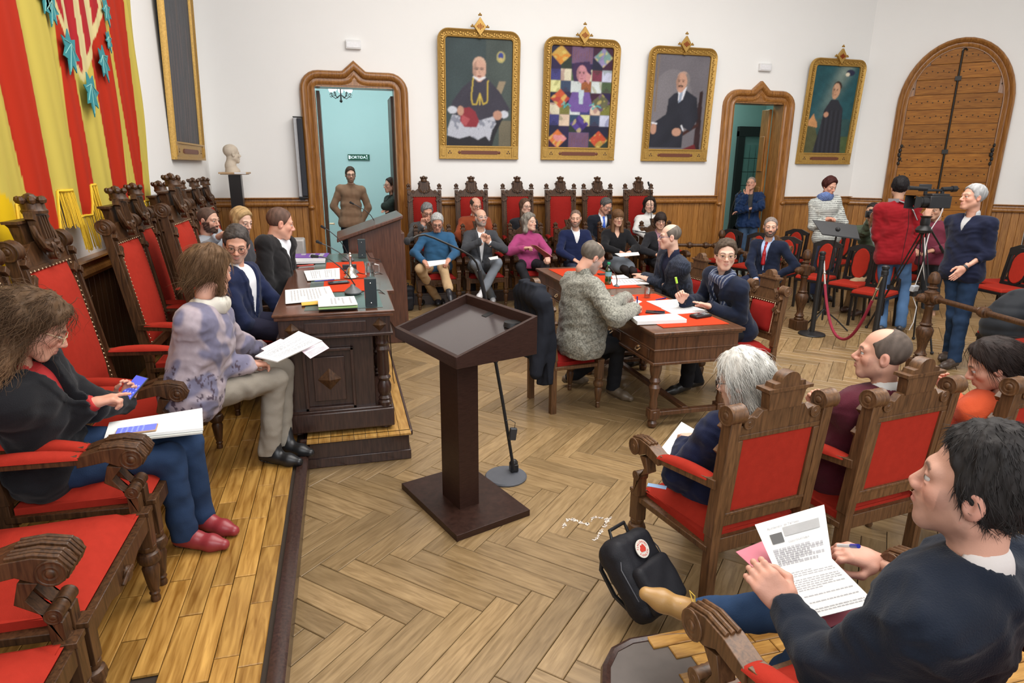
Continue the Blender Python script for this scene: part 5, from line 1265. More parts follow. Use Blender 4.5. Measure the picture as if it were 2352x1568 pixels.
# tall chairs along the wall
person('man with untidy grey hair and dark grey jacket, hand held to his mouth', (981, 486), ('Y', 9.5), -92, -82, 22, seat=.62, skin=RUDDY, hair=dict(thick, amp=.009), hcol=(.20, .20, .20), glasses=((.05, .05, .05), 'thin'), group=fr2,
       arms=[(1020, 545, -1, 985, 516, -1), (944, 545, -1, 972, 518, -1)], top=dict(col=(.075, .075, .078), kind='jacket', shirt=(.3, .3, .32), dep=.2), bottom=(.03, .03, .04), hands=(('fist', 0, (-.3, .1, 1), (0, 1, 0)), ('fist', 0, (.1, .1, 1), (0, 1, 0))))
person('balding man with glasses in rust sweater over a white collar', (1093, 472), ('Y', 9.52), -92, -78, 8, seat=.62, skin=RUDDY, hair=ring, hcol=(.06, .045, .035), glasses=((.03, .03, .03), 'thin'), group=fr2,
       arms=[(1132, 540, -1, 1112, 566, -1), (1052, 540, -1, 1075, 566, -1)], top=dict(col=(.26, .055, .022), kind='sweater', shirt=(.75, .75, .75), fold=.004), bottom=(.03, .03, .04), fat=.04)
person('woman with glasses and long brown hair in black jacket, by an empty tall chair', (1207, 474), ('Y', 9.52), -90, -72, 0, seat=.62, fem=True, skin=PALE, glasses=((.05, .03, .02), 'thin'), group=fr2,
       hair=dict(t=.010, top=.012, amp=.003, low=-.22, caps=[((.060, -.02, .0), (.066, .0, -.17), .024, .026, True), ((0, -.07, .03), (0, -.07, -.15), .055, .05, False)], lo=(-.14, -.2, -.24)), hcol=(.10, .055, .035), top=dict(col=(.02, .02, .024), kind='jacket', shirt=(.06, .06, .07), dep=.3), bottom=(.02, .02, .03))
person('man in black suit with bright blue tie looking down', (1392, 472), ('Y', 9.5), -92, -66, 26, seat=.62, skin=RUDDY, hair=dict(short, t=.008), hcol=(.09, .085, .08), glasses=((.3, .3, .3), 'thin'), group=fr2,
       top=dict(col=(.014, .016, .024), kind='jacket', shirt=(.72, .74, .8), tie=(.03, .12, .62), dep=.32), bottom=(.02, .02, .03))
STR = lambda V, c, J: np.where((np.abs(np.mod((V - J['N']) @ J['tu'], .115) - .05) < .008)[:, None] & (((V - J['N']) @ J['tu']) < -.10)[:, None], np.array([[.02, .02, .025]]), c)
person('woman with dark curls in white sweater with thin black stripes', (1492, 470), ('Y', 9.5), -92, -112, 2, seat=.62, fem=True, skin=PALE, group=fr2,
       hair=dict(t=.026, top=.018, amp=.011, freq=85, low=-.15, caps=[((.068, -.03, .0), (.078, -.02, -.10), .036, .034, True), ((0, -.07, .03), (0, -.07, -.10), .065, .055, False)], lo=(-.17, -.2, -.22)), hcol=(.022, .015, .012),
       arms=[(1520, 530, -1, 1496, 540, -1), (1462, 528, -1, 1484, 542, -1)], top=dict(col=(.72, .71, .69), kind='turtle', colfn=STR, g=.018), bottom=(.02, .02, .03))
# in the doorways
person('young bearded man in brown sweater standing in the open doorway, hands in pockets', (805, 401), ('Y', 11.35), -88, -84, 4, sit=False, skin=FAIR, hair=dict(short, t=.008, top=.024), hcol=(.05, .03, .02), beard=((.14, .075, .04), .75), glasses=((.03, .03, .03), 'thin'),
       pelvis=(806, 512, 1), arms=[(846, 476, 1, 831, 509, -1), (766, 474, 1, 794, 510, -1)], legs=[(826, 566, 1, 828, 640, 1, 834, 652, -1), (797, 566, 1, 799, 640, 1, 792, 652, -1)],
       top=dict(col=(.24, .14, .085), kind='sweater', bump=.9, g=.016, hem=.08, var=.12, fold=.003), bottom=(.012, .013, .018), fat=.01)
person('woman with dark hair and folded arms leaning in the doorway, dark top, pale trousers', (896, 425), ('Y', 10.95), 205, 200, 2, sit=False, fem=True, skin=FAIR, hair=dict(t=.012, top=.012, amp=.004, low=-.20, caps=[((.055, -.03, .0), (.060, -.03, -.15), .026, .026, True), ((0, -.08, .03), (0, -.08, -.14), .05, .045, False)], lo=(-.14, -.2, -.22)), hcol=(.03, .018, .014), glasses=((.3, .2, .15), 'thin'),
       pelvis=(905, 530, 1), arms=[(884, 474, -1, 906, 480, 1), (914, 484, -1, 890, 483, -1)], legs=[(900, 590, 1, 902, 645, 1), (908, 590, 1, 912, 650, 1)], top=dict(col=(.022, .035, .030), kind='sweater', fold=.007, g=.02), bottom=(.52, .47, .40), hands=(('rest', 0), ('rest', 0)))
person('man in navy puffer jacket covering his mouth, standing in the narrow doorway', (1725, 421), ('Y', 10.55), -120, -138, -6, sit=False, skin=RUDDY, hair=dict(crop, t=.002, top=.002), hcol=(.20, .18, .16),
       pelvis=(1718, 516, 1), arms=[(1748, 474, -1, 1700, 484, -1), (1697, 480, -1, 1716, 447, -1)], legs=[(1730, 570, 1, 1730, 620, 1), (1708, 570, 1, 1706, 620, 1)],
       top=dict(col=(.010, .028, .085), kind='jacket', g=.03, fold=.012, ff=34, dep=.5, vw=.05, shirt=(.06, .06, .06), rough=.6, mat='shell cloth', bump=.1), bottom=(.05, .09, .16), hands=(('rest', 0), ('flat', 0, (-.1, -.1, 1), (0, -1, 0))))
# around the middle tables
person('grey-bearded balding man in speckled grey wool sweater writing at the table', (1362, 590), 5.05, 8, 6, 30, near=1, skin=RUDDY, hair=dict(t=.010, top=.008, amp=.003, low=-.10, bald=((0, .045, .10), (.066, .115, .060))), hcol=(.13, .11, .09), beard=((.30, .29, .28), .6),
       pelvis=(1330, 786, 's'), arms=[(1398, 704, ('z', .90), 1440, 684, ('z', .85)), (1412, 732, ('z', .87), 1458, 708, ('z', .84))], legs=[(1432, 778, 'k', 1312, 866, 'f', 1345, 872, 't'), (1420, 792, 'k', 1408, 890, 'f', 1436, 910, 't')],
       top=dict(col=(.23, .225, .19), kind='turtle', g=.026, fold=.008, bump=1.0, bs=120, var=.0, hem=.10, mat='chunky wool', colfn=lambda V, c, J: c * (1 + .55 * np.random.RandomState(2).uniform(-1, 1, (len(V), 1)))), bottom=(.016, .017, .02), shoe=(.16, .12, .08), hands=(('flat', 0), ('grip', 0)), fat=.045)
person('bald man with glasses in dark pinstripe jacket seated at the far table', (1538, 543), 6.45, 182, 160, 4, near=1, skin=PALE, hair=dict(t=.003, top=.003, amp=.0008, low=-.09, bald=((0, .055, .10), (.075, .120, .075))), hcol=(.14, .12, .10), glasses=((.04, .06, .16), 'thin'),
       pelvis=(1562, 700, 's'), arms=[(1545, 662, 1, 1492, 642, ('z', .83)), (1512, 645, 1, 1478, 634, ('z', .83))], top=dict(col=(.022, .027, .042), kind='jacket', shirt=(.016, .02, .045), g=.018, dep=.34, colfn=lambda V, c, J: c * (1 + 1.0 * (np.mod((V - J['N']) @ J['tr'] + .3 * ((V - J['N']) @ J['tf']), .018) < .004))[:, None]), bottom=(.02, .022, .03), hands=(('flat', 0), ('flat', 0)), fat=.02)
SCF = lambda V, c, J: np.where((np.mod((V - J['N']) @ (J['tr'] + .25 * J['tu']), .022) < .006)[:, None], np.array([[.30, .33, .38]]), c)
person('curly-haired man with glasses and striped navy scarf looking at the camera', (1667, 584), 5.55, 190, 243, 4, near=1, skin=PALE, hair=dict(thick, t=.014, top=.020, amp=.007, freq=120), hcol=(.075, .052, .036), glasses=((.5, .38, .2), 'thin'),
       pelvis=(1692, 752, 's'), arms=[(1700, 730, 1, 1630, 704, ('z', .84)), (1612, 690, 1, 1568, 690, ('z', .86))], legs=[(1590, 792, 'k', 1575, 882, 'f', 1548, 896, 't'), (1570, 780, 'k', 1600, 872, 'f', 1566, 886, 't')],
       top=dict(col=(.012, .017, .036), kind='jacket', g=.018, shirt=(.02, .02, .03), dep=.3, scarf=((.035, .05, .11), SCF), drape=True), bottom=(.015, .016, .02), hands=(('flat', 0), ('fist', 0, (-.5, -.1, .8), (.3, 1, 0))))
person('man with trimmed dark beard, navy suit and red tie, hand on his thigh', (1770, 521), ('Y', 6.98), -150, -124, 2, near=1, skin=FAIR, hair=dict(crop, t=.005, top=.007), hcol=(.16, .155, .15), beard=((.05, .045, .045), .88),
       lean_=2, arms=[(1828, 612, -1, 1778, 636, -1), (1722, 606, -1, 1735, 640, -1)], legs=None,
       top=dict(col=(.011, .016, .036), kind='jacket', shirt=(.42, .55, .80), tie=(.34, .008, .012), dep=.36, vw=.06), bottom=(.016, .02, .045), hands=(('rest', 0), ('rest', 0)))
# public and press
STRP = lambda V, c, J: np.where((np.mod(V[:, 2] + .15 * (V[:, 0] - J['N'][0]) ** 2, .028) < .008)[:, None], np.array([[.07, .07, .075]]), c)
SCB = lambda V, c, J: c * (1 + .8 * (np.sin(V[:, [0]] * 260) * np.sin(V[:, [2]] * 260) > .2))
person('woman in striped top and blue patterned scarf standing behind the music stand', (1906, 428), ('Y', 8.05), -110, -88, 18, near=1, sit=False, fem=True, skin=RUDDY, hair=dict(t=.020, top=.030, amp=.007, low=-.08, caps=[((0, -.03, .08), (0, -.06, .03), .06, .07, False)]), hcol=(.055, .014, .012),
       pelvis=(1898, 545, 0.0), arms=[(1938, 514, -1, 1912, 503, -1), (1866, 520, -1, 1900, 506, -1)], legs=None, top=dict(col=(.60, .62, .58), kind='sweater', colfn=STRP, g=.02, hem=.10, scarf=((.10, .15, .32), SCB), sr=.042), bottom=(.04, .05, .10), hands=(('hold', 0), ('hold', 0)))
person('cameraman in red sweater and blue jeans seen from behind', (2066, 430), ('Y', 6.55), 52, 60, 0, near=1, sit=False, sc_=1.03, skin=TAN, hair=dict(thick, t=.016, top=.024, amp=.006), hcol=(.012, .010, .011),
       pelvis=(2054, 590, 0.0), arms=[(2014, 545, 0.0, 2034, 574, .15), (2114, 548, 0.0, 2128, 500, .1)], legs=[(2030, 668, 0.0, 2024, 748, 'f', 2036, 736, 't'), (2078, 668, 0.0, 2068, 748, 'f', 2084, 738, 't')],
       top=dict(col=(.26, .010, .015), kind='sweater', g=.020, hem=.08, fold=.006, shirt=None), bottom=(.060, .12, .23), bmat='denim', shoe=(.03, .03, .035), fat=.03)
person('tall grey-haired man in navy zip fleece and jeans, hand on his hip', (2234, 452), ('Y', 4.93), 185, 162, -2, near=1, sit=False, skin=RUDDY, hair=dict(short, t=.010, top=.014), hcol=(.36, .36, .36), brow=(.12, .11, .10),
       pelvis=(2210, 622, 0.0), arms=[(2268, 582, 0.0, 2214, 616, -.12), (2190, 580, 1, 2182, 622, 1)], legs=[(2208, 735, 0.0, 2192, 826, 'f', 2160, 842, 't'), (2192, 722, 0.0, 2180, 808, 'f', 2154, 826, 't')],
       top=dict(col=(.012, .015, .036), kind='zip', g=.018, dep=.13, vw=.045, shirt=(.5, .5, .5), hem=.10, sleeve=.48, fold=.007), bottom=(.020, .042, .090), bmat='denim', shoe=(.06, .04, .03), hands=(('flat', 0, (-.6, .1, -.6), (.2, -1, .3)), ('rest', 0)), fat=.012)
person('photographer in green parka and khaki trousers aiming a camera', (2004, 486), ('Y', 7.35), -130, -160, 6, sit=True, skin=TAN, hair=dict(short), hcol=(.02, .015, .013),
       pelvis=(2012, 630, 1), arms=[(2024, 560, -1, 1998, 588, -1), (1990, 530, -1, 2004, 500, -1)], legs=[(1984, 642, -1, 1976, 712, 1, 1954, 722, -1), (1962, 650, -1, 1948, 704, 1, 1934, 712, -1)],
       top=dict(col=(.07, .095, .06), kind='coat', g=.028, fold=.010, long=True, dep=.3, shirt=(.3, .3, .3), scarf=((.40, .32, .22), None)), bottom=(.42, .30, .18), shoe=(.09, .045, .03))
person('person in plum top half hidden behind the video camera tripod', (2150, 478), ('Y', 6.95), -160, -170, 10, sit=False, skin=TAN, hair=dict(short), hcol=(.02, .015, .013), pelvis=(2140, 600, 1), legs=[(2145, 670, 1, 2143, 740, 1), (2128, 670, 1, 2128, 740, 1)],
       top=dict(col=(.16, .03, .05), kind='sweater', g=.02), bottom=(.03, .032, .036), hz=-.02)
# behind the big desk
person('tall man in black suit and white shirt with both hands on his papers', (645, 512), 5.62, 0, 14, 14, near=1, sc_=1.04, skin=RUDDY, seat=.55, fz=ZD, hair=dict(crop, t=.005, top=.005), hcol=(.045, .030, .024),
       shoulders=[(660, 560, 1), (606, 562, -1)], arms=[(664, 625, 1, 690, 620, 1), (612, 655, -1, 662, 642, 1)], top=dict(col=(.016, .015, .016), kind='jacket', shirt=(.78, .80, .84), dep=.34, vw=.08), bottom=(.015, .015, .017), hands=(('flat', 0), ('flat', 0)), fat=.02)
person('man with round dark glasses in navy blazer and white shirt, leaning to his neighbour', (543, 560), 4.86, -20, -82, 20, roll=-6, near=1, skin=RUDDY, seat=.55, fz=ZD, hair=dict(thick, t=.010, top=.024, amp=.007), hcol=(.065, .055, .050), brow=(.05, .04, .035), beard=((.30, .25, .22), .45), glasses=((.02, .02, .02), 'round'),
       arms=[(636, 700, 1, 640, 742, 1), (560, 742, -1, 620, 760, 1)], top=dict(col=(.014, .020, .055), kind='jacket', shirt=(.80, .80, .83), dep=.36, vw=.075), bottom=(.02, .02, .04), fat=.02)
person('bearded man in light grey sweatshirt resting his chin on his hand', (480, 505), 7.0, -10, -26, 8, near=0, skin=FAIR, seat=.55, fz=ZD, hair=dict(crop, t=.004, top=.005), hcol=(.03, .022, .018), brow=(.02, .015, .012), beard=((.03, .018, .014), .92),
       arms=[(520, 565, 1, 500, 530, 1), (455, 580, -1, 500, 545, -1)], top=dict(col=(.33, .36, .40), kind='sweater'), bottom=(.03, .03, .04), hands=(('fist', 0, (0, 0, 1), (1, 0, 0)), ('rest', 0)), fat=.02)
person('blonde woman partly hidden behind the man in navy blazer', (556, 508), 6.5, -10, -40, 16, near=0, fem=True, skin=PALE, seat=.55, fz=ZD, hair=dict(t=.018, top=.020, amp=.004, low=-.15, caps=[((.064, -.01, .0), (.066, .0, -.10), .028, .026, True)], lo=(-.14, -.2, -.2)), hcol=(.42, .28, .13), top=dict(col=(.05, .05, .06), kind='sweater'), bottom=(.03, .03, .04))
def cardi(V, c, J):
    n = wob(V, 31, 26, 1.5); n2 = wob(V, 12, 90, 1.2); n3 = wob(V, 7, 160, 1.0)
    z = ((V - J['Pv']) @ J['tu']); w_ = np.clip((n + .05) * 3.5, 0, 1) * .85
    c = np.array([[.36, .30, .33]]) + (np.array([[.13, .13, .21]]) - np.array([[.36, .30, .33]])) * w_[:, None]
    sp = (n2 * .6 + n3 * .6 > .28) & (z < .16 + .1 * n); c = np.where(sp[:, None], np.array([[.07, .05, .07]]), c); return c * (1 + .08 * n3)[:, None]
bobh = dict(t=.020, top=.022, amp=.005, freq=70, low=-.11, caps=[((.058, -.03, .02), (.056, .012, -.085), .034, .020, True), ((0, -.08, .05), (0, -.09, -.03), .06, .05, False), ((.0, -.115, -.01), (0, -.12, -.04), .030, .024, False)], lo=(-.15, -.2, -.16),
            colfn=lambda V, c: c * (1 + .9 * np.clip(V[:, 1] * 9 + .2, 0, 1.6) * (V[:, 2] < .07))[:, None], face=True)
person('woman with brown bobbed hair in mottled grey-pink cardigan holding papers', (486, 622), 3.72, -6, 50, 12, near=2, fem=True, sc_=1.06, skin=RUDDY, seat=.5, fz=ZD, hair=bobh, hcol=(.12, .066, .032), strand=dict(n=1500, L=.09, w=.0022, grav=.6, spread=.18),
       pelvis=(446, 905, 's'), arms=[(545, 790, 1, 600, 806, 1), (476, 846, 1, 576, 836, 1)], legs=[(648, 846, 'k', 648, 1012, 'f', 700, 1036, 't'), (632, 872, 'k', 618, 1036, 'f', 688, 1060, 't')],
       top=dict(col=(.36, .30, .33), kind='sweater', name='cardigan', g=.024, hem=.12, fold=.008, colfn=cardi, mat='printed jersey', rough=.6, bump=.15, scarf=((.66, .62, .54), None)), bottom=(.25, .22, .18), shoe=(.014, .014, .015), shoeh=.16, hands=(('hold', 0, None, (0, 0, 1)), ('hold', 0, None, (.1, 0, 1))), fat=.02)
curlh = dict(t=.024, top=.024, amp=.011, freq=60, low=-.24, hl=.004, caps=[((.068, -.055, .01), (.080, -.045, -.17), .044, .050, True), ((0, -.08, .04), (0, -.09, -.18), .085, .085, False)], lo=(-.2, -.24, -.30), hi=(.2, .14, .21),
             colfn=lambda V, c: c * (1 + 1.1 * np.clip(-V[:, [2]] * 6 - .15, 0, 1)) * np.array([[1, .98, .95]]), fw=.004)
person('woman with long curly brown hair, black jacket and jeans tapping a phone', (88, 750), 3.0, 0, 18, 34, near=2, fem=True, skin=RUDDY, seat=.5, fz=ZD, hair=curlh, hcol=(.090, .052, .028), strand=dict(n=3200, L=.15, w=.0022, curly=.016, grav=.9, spread=.4), glasses=((.55, .42, .25), 'cat'),
       pelvis=(110, 1050, 's'), arms=[(205, 930, 1, 288, 925, 1), (78, 1010, 1, 212, 926, -1)], legs=[(432, 1020, 'k', 462, 1186, 'f', 536, 1218, 't'), (388, 1050, 'k', 424, 1226, 'f', 516, 1250, 't')],
       top=dict(col=(.012, .012, .014), kind='jacket', g=.026, hem=.12, shirt=(.42, .03, .03), dep=.20, vw=.04, fold=.008), bottom=(.020, .040, .090), bmat='denim', shoe=(.26, .03, .035), hands=(('hold', 0, (.35, .1, .8), (.3, 1, -.3)), ('point', 0, (.8, .3, .1), (0, 0, 1))))
# near row seen from behind
person('white-haired woman in navy coat seated in the near row, reading', (1702, 872), 2.80, 84, 126, 16, near=2, seat=.42, fem=True, skin=PALE, hair=dict(t=.022, top=.030, amp=.008, freq=60, low=-.20, caps=[((0, -.07, .04), (0, -.085, -.10), .065, .045, False), ((.05, -.045, .0), (.055, -.055, -.08), .03, .03, True)], lo=(-.16, -.2, -.26), hi=(.16, .14, .2)), hcol=(.60, .58, .53), strand=dict(n=3200, L=.11, w=.0019, grav=.9, curly=.006, spread=.22), glasses=((.03, .03, .03), 'round'),
       lean_=-14, arms=[(1560, 1090, 1, 1578, 1020, 1), (1650, 1080, 1, 1592, 1016, 1)], legs=[(1588, 1085, 'k', 1600, 1170, 'f'), (1640, 1080, 'k', 1650, 1160, 'f')],
       top=dict(col=(.012, .016, .045), kind='coat', g=.026, long=True, hem=.14, fold=.008), bottom=(.012, .014, .035), hands=(('hold', 0), ('hold', 0)))
person('balding man with moustache in maroon sweater, in profile in the near row', (2024, 812), 3.22, 96, 138, -2, near=2, skin=RUDDY, hair=dict(t=.005, top=.005, amp=.0012, low=-.085, bald=((0, .055, .105), (.074, .085, .072))), hcol=(.10, .075, .06), beard=((.16, .12, .10), .25),
       lean_=-14, seat=.44, arms=[(1918, 1010, 1, 1880, 940, 1), (2090, 1010, 1, 2060, 1000, 1)], top=dict(col=(.085, .014, .024), kind='sweater', shirt=(.78, .78, .76), g=.024, hem=.1), bottom=(.03, .03, .04), fat=.035, hands=(('fist', 0, (-.3, .3, .8), (0, 1, 0)), ('rest', 0)))
person('dark-haired woman in orange sweater looking at her phone, in the near row', (2276, 838), 3.72, 96, 138, 26, near=1, fem=True, skin=RUDDY, hair=dict(t=.018, top=.022, amp=.004, low=-.20, caps=[((0, -.075, .04), (0, -.09, -.15), .065, .05, False)], lo=(-.15, -.2, -.24)), hcol=(.022, .014, .012), strand=dict(n=900, L=.12, w=.0022, grav=.7),
       lean_=-14, arms=[(2210, 960, 1, 2178, 900, 1), (2320, 990, 1, 2290, 990, 1)], top=dict(col=(.52, .075, .025), kind='sweater', g=.02), bottom=(.03, .03, .04), hands=(('hold', 0, (-.3, .3, .6), (0, 1, 0)), ('rest', 0)))
person('man in dark navy jumper and tan boots reading a sheet in the foreground', (2238, 1115), 1.5, 108, 123, -4, near=2, skin=(.60, .33, .24), nose=.1, seat=.5, fz=ZD, hair=dict(t=.010, top=.034, amp=.0055, freq=130, low=-.09, hl=.004), hcol=(.022, .019, .018), strand=dict(n=3400, L=.032, w=.0017, grav=.1, spread=.22), beard=((.16, .10, .08), .35),
       lean_=-10, arms=[(1900, 1530, 1, 1808, 1392, .16), (2200, 1400, 1, 2012, 1288, 1)], legs=[(1900, 1480, 1, 1760, 1600, 1), (1840, 1405, 1, 1612, 1410, 1, 1500, 1370, 1)],
       top=dict(col=(.010, .014, .024), kind='sweater', g=.022, shirt=(.60, .55, .52), hem=.10, fold=.009, bs=340, sleeves=(1, .55)), bottom=(.028, .062, .14), bmat='denim', shoe=(.44, .25, .085), shoeh=.09, hands=(('hold', 0, (-.45, .55, .6), (-.5, -.6, .55)), ('hold', 0, (-.85, .35, .25), (.1, -.3, 1))), fat=.01)
# ---------------------------------------------------------------- paintings: colour per vertex on a fine canvas grid, in gilt frames
def inpoly(u, v, P):
    c = np.zeros(u.shape, bool); n = len(P); j = n - 1
    for i in range(n):
        (x1, y1), (x2, y2) = P[i], P[j]
        c ^= ((y1 > v) != (y2 > v)) & (u < (x2 - x1) * (v - y1) / (y2 - y1 + 1e-12) + x1); j = i
    return c
def inell(u, v, cx, cy, rx, ry): return ((u - cx) / rx) ** 2 + ((v - cy) / ry) ** 2 < 1
def nz2(u, v, s, f): P = np.stack([u.ravel(), v.ravel() * 1.4, u.ravel() * 0], 1) * .2; return wob(P, s, f * 5).reshape(u.shape)
class Pic:
    def __init__(s, W, Hn): s.u, s.v = np.meshgrid((np.arange(W) + .5) / W, (np.arange(Hn) + .5) / Hn); s.c = np.zeros((Hn, W, 3))
    def put(s, m, rgb, k=1.0): s.c[m] = s.c[m] * (1 - k) + np.array(s2l(*rgb)) * k
    def ell(s, cx, cy, rx, ry, rgb, k=1.0): s.put(inell(s.u, s.v, cx, cy, rx, ry), rgb, k)
    def poly(s, P, rgb, k=1.0): s.put(inpoly(s.u, s.v, P), rgb, k)
    def line(s, pts, w, rgb):
        for (x1, y1), (x2, y2) in zip(pts[:-1], pts[1:]):
            dx, dy = x2 - x1, (y2 - y1) * 1.5; t = np.clip(((s.u - x1) * dx + (s.v - y1) * 1.5 * dy) / (dx * dx + dy * dy + 1e-9), 0, 1)
            s.put(np.hypot(s.u - x1 - t * dx, (s.v - y1) * 1.5 - t * dy) < w, rgb)
    def shade(s, a, f, sd=1): s.c *= (1 + a * nz2(s.u, s.v, sd, f))[..., None]
    def face(s, cx, cy, r, skin, hair=None, tache=None, turn=0.0):
        s.ell(cx, cy, r, r * .95, skin); s.ell(cx + turn, cy - r * .25, r * .8, r * .85, skin)
        s.put(inell(s.u, s.v, cx, cy, r, r * .95) & (s.u < cx - r * .45), tuple(int(c * .78) for c in skin), .7)
        for q in (-.36, .36):
            s.ell(cx + turn + q * r, cy + .05 * r, r * .17, r * .07, (60, 45, 40)); s.line([(cx + turn + (q - .2) * r, cy + .2 * r), (cx + turn + (q + .2) * r, cy + .2 * r)], r * .05, (70, 55, 50))
        s.poly([(cx + turn - r * .08, cy), (cx + turn + r * .16, cy - r * .32), (cx + turn - r * .14, cy - r * .34)], tuple(int(c * .85) for c in skin)); s.line([(cx + turn - r * .25, cy - r * .56), (cx + turn + r * .25, cy - r * .56)], r * .05, (130, 60, 55))
        if tache: s.line([(cx + turn - r * .35, cy - r * .44), (cx + turn, cy - r * .38), (cx + turn + r * .35, cy - r * .44)], r * .11, tache)
def pic_bishop():
    p = Pic(112, 176); u, v = p.u, p.v
    p.c[:] = np.array(s2l(58, 72, 74)); p.put(u > .6, (84, 92, 84), .5); p.put((u > .8) & (v < .25), (112, 106, 88)); p.shade(.18, 9)
    p.poly([(.68, .0), (.72, .3), (.9, .62), (.80, .62), (.62, .3), (.62, 0)], (150, 135, 110))
    p.poly([(.0, .0), (.1, .32), (.9, .32), (.74, .1), (.7, 0)], (40, 40, 46))
    p.poly([(.42, .64), (.62, .64), (.80, .53), (.97, .36), (.85, .30), (.60, .24), (.30, .26), (.06, .33), (.10, .42), (.25, .55)], (58, 56, 68))
    m = inpoly(u, v, [(.42, .64), (.62, .64), (.80, .53), (.97, .36), (.6, .24), (.06, .33)]); p.c[m] *= (1 + .22 * nz2(u, v, 4, 10))[m][:, None]
    p.poly([(.10, .30), (.30, .27), (.52, .25), (.72, .29), (.76, .22), (.70, .16), (.66, .05), (.60, .10), (.48, .06), (.36, .10), (.20, .07), (.02, .10), (.03, .17)], (186, 190, 202))
    m = inpoly(u, v, [(.10, .30), (.76, .24), (.66, .05), (.02, .10)]) & (nz2(u, v, 9, 48) > .15) & (p.c[..., 0] > .3); p.put(m, (120, 126, 142), .8)
    for cx, cy in ((.10, .34), (.88, .31)): p.ell(cx, cy, .07, .035, (200, 205, 215))
    p.poly([(.22, .30), (.26, .36), (.36, .37), (.44, .33), (.50, .24), (.46, .18), (.28, .18), (.21, .24)], (140, 48, 58)); p.poly([(.24, .30), (.36, .26), (.30, .19), (.23, .22)], (176, 84, 90))
    p.ell(.22, .335, .05, .045, (190, 148, 126)); p.ell(.78, .30, .07, .045, (186, 142, 122))
    p.ell(.50, .76, .10, .075, (206, 172, 150)); p.face(.50, .715, .10, (204, 162, 142)); p.line([(.42, .65), (.50, .625), (.58, .65)], .014, (225, 225, 228))
    for q in (-.045, .035): p.line([(.50 + q - .03, .725), (.50 + q + .03, .725)], .005, (90, 80, 80))
    p.line([(.41, .64), (.38, .46), (.40, .40), (.46, .40), (.51, .50), (.56, .40), (.62, .42), (.63, .62)], .009, (200, 175, 70)); p.line([(.51, .5), (.51, .40)], .012, (205, 180, 90))
    p.ell(.82, .84, .065, .052, (176, 168, 110)); p.ell(.82, .85, .04, .03, (60, 70, 140)); p.ell(.82, .82, .03, .014, (200, 180, 120)); return p.c
def pic_quilt():
    p = Pic(120, 186); u, v = p.u, p.v; r = np.random.RandomState(5)
    lights = [(235, 228, 200), (225, 235, 235), (240, 215, 190), (215, 220, 245), (236, 236, 170)]; mids = [(120, 90, 170), (90, 120, 80), (190, 110, 60), (80, 80, 150), (150, 60, 90), (60, 90, 120), (150, 150, 70)]; darks = [(50, 40, 80), (52, 64, 54), (70, 36, 60), (40, 40, 66)]
    p.c[:] = np.array(s2l(60, 48, 84))
    nx, ny = 6, 9
    for j in range(ny):
        for i in range(nx):
            x0, y0 = i / nx, 1 - (j + 1) / ny; m = (u >= x0) & (u < x0 + 1 / nx) & (v >= y0) & (v < y0 + 1 / ny); k = (i + j) % 2
            if j in (2, 3, 5, 6) :
                if k: p.put(m, lights[r.randint(5)]); p.put(m & (nz2(u, v, i * 9 + j, 30) > .3), mids[r.randint(7)], .5)
                else:
                    b_ = mids[r.randint(7)]; e_ = np.maximum(np.abs(u - x0 - .5 / nx) * nx, np.abs(v - y0 - .5 / ny) * ny); p.put(m, b_); p.put(m & (np.mod(e_ * 7, 1) < .45), darks[r.randint(4)], .8)
            else: p.put(m, darks[r.randint(4)])
    def dia(cx, cy, c1, c2, sx=.155, sy=.095):
        m = np.abs(u - cx) / sx + np.abs(v - cy) / sy < 1; p.put(m, c1); p.put(m & (nz2(u, v, int(cx * 100), 26) > .1), c2, .8); p.put(m & (nz2(u, v, int(cx * 70) + 3, 40) > .35), (232, 214, 120), .6)
    for a in ((.16, .91, (226, 150, 60), (214, 180, 90)), (.84, .90, (160, 150, 196), (120, 170, 150)), (.17, .49, (214, 96, 60), (190, 70, 70)), (.84, .46, (110, 110, 80), (120, 90, 130)), (.5, .24, (96, 76, 160), (70, 50, 120)), (.15, .09, (230, 130, 70), (236, 160, 170)), (.83, .08, (214, 90, 60), (190, 170, 80))): dia(*a)
    for cx, cy in ((.5, .92), (.5, .07)):
        m = (np.abs(u - cx) < .165) & (np.abs(v - cy) < .085); e_ = np.maximum(np.abs(u - cx) / .165, np.abs(v - cy) / .085); p.put(m, (110, 96, 150)); p.put(m & (np.mod(e_ * 8, 1) < .5), (140, 90, 70), .8)
    p.poly([(.36, .56), (.64, .56), (.70, .42), (.62, .36), (.36, .36), (.30, .44)], (124, 96, 170)); p.poly([(.46, .58), (.55, .58), (.54, .44), (.48, .44)], (205, 225, 235))
    p.poly([(.38, .84), (.62, .86), (.66, .74), (.60, .66), (.38, .66), (.34, .76)], (66, 44, 84)); p.face(.50, .74, .085, (214, 150, 160)); p.poly([(.58, .76), (.66, .72), (.62, .64), (.56, .68)], (220, 160, 160))
    p.line([(.20, .43), (.24, .46), (.24, .40), (.30, .44), (.34, .42)], .008, (90, 190, 190)); p.line([(.66, .43), (.72, .45), (.70, .39), (.78, .43), (.84, .41)], .008, (90, 190, 190))
    p.shade(.12, 30); return p.c * .8
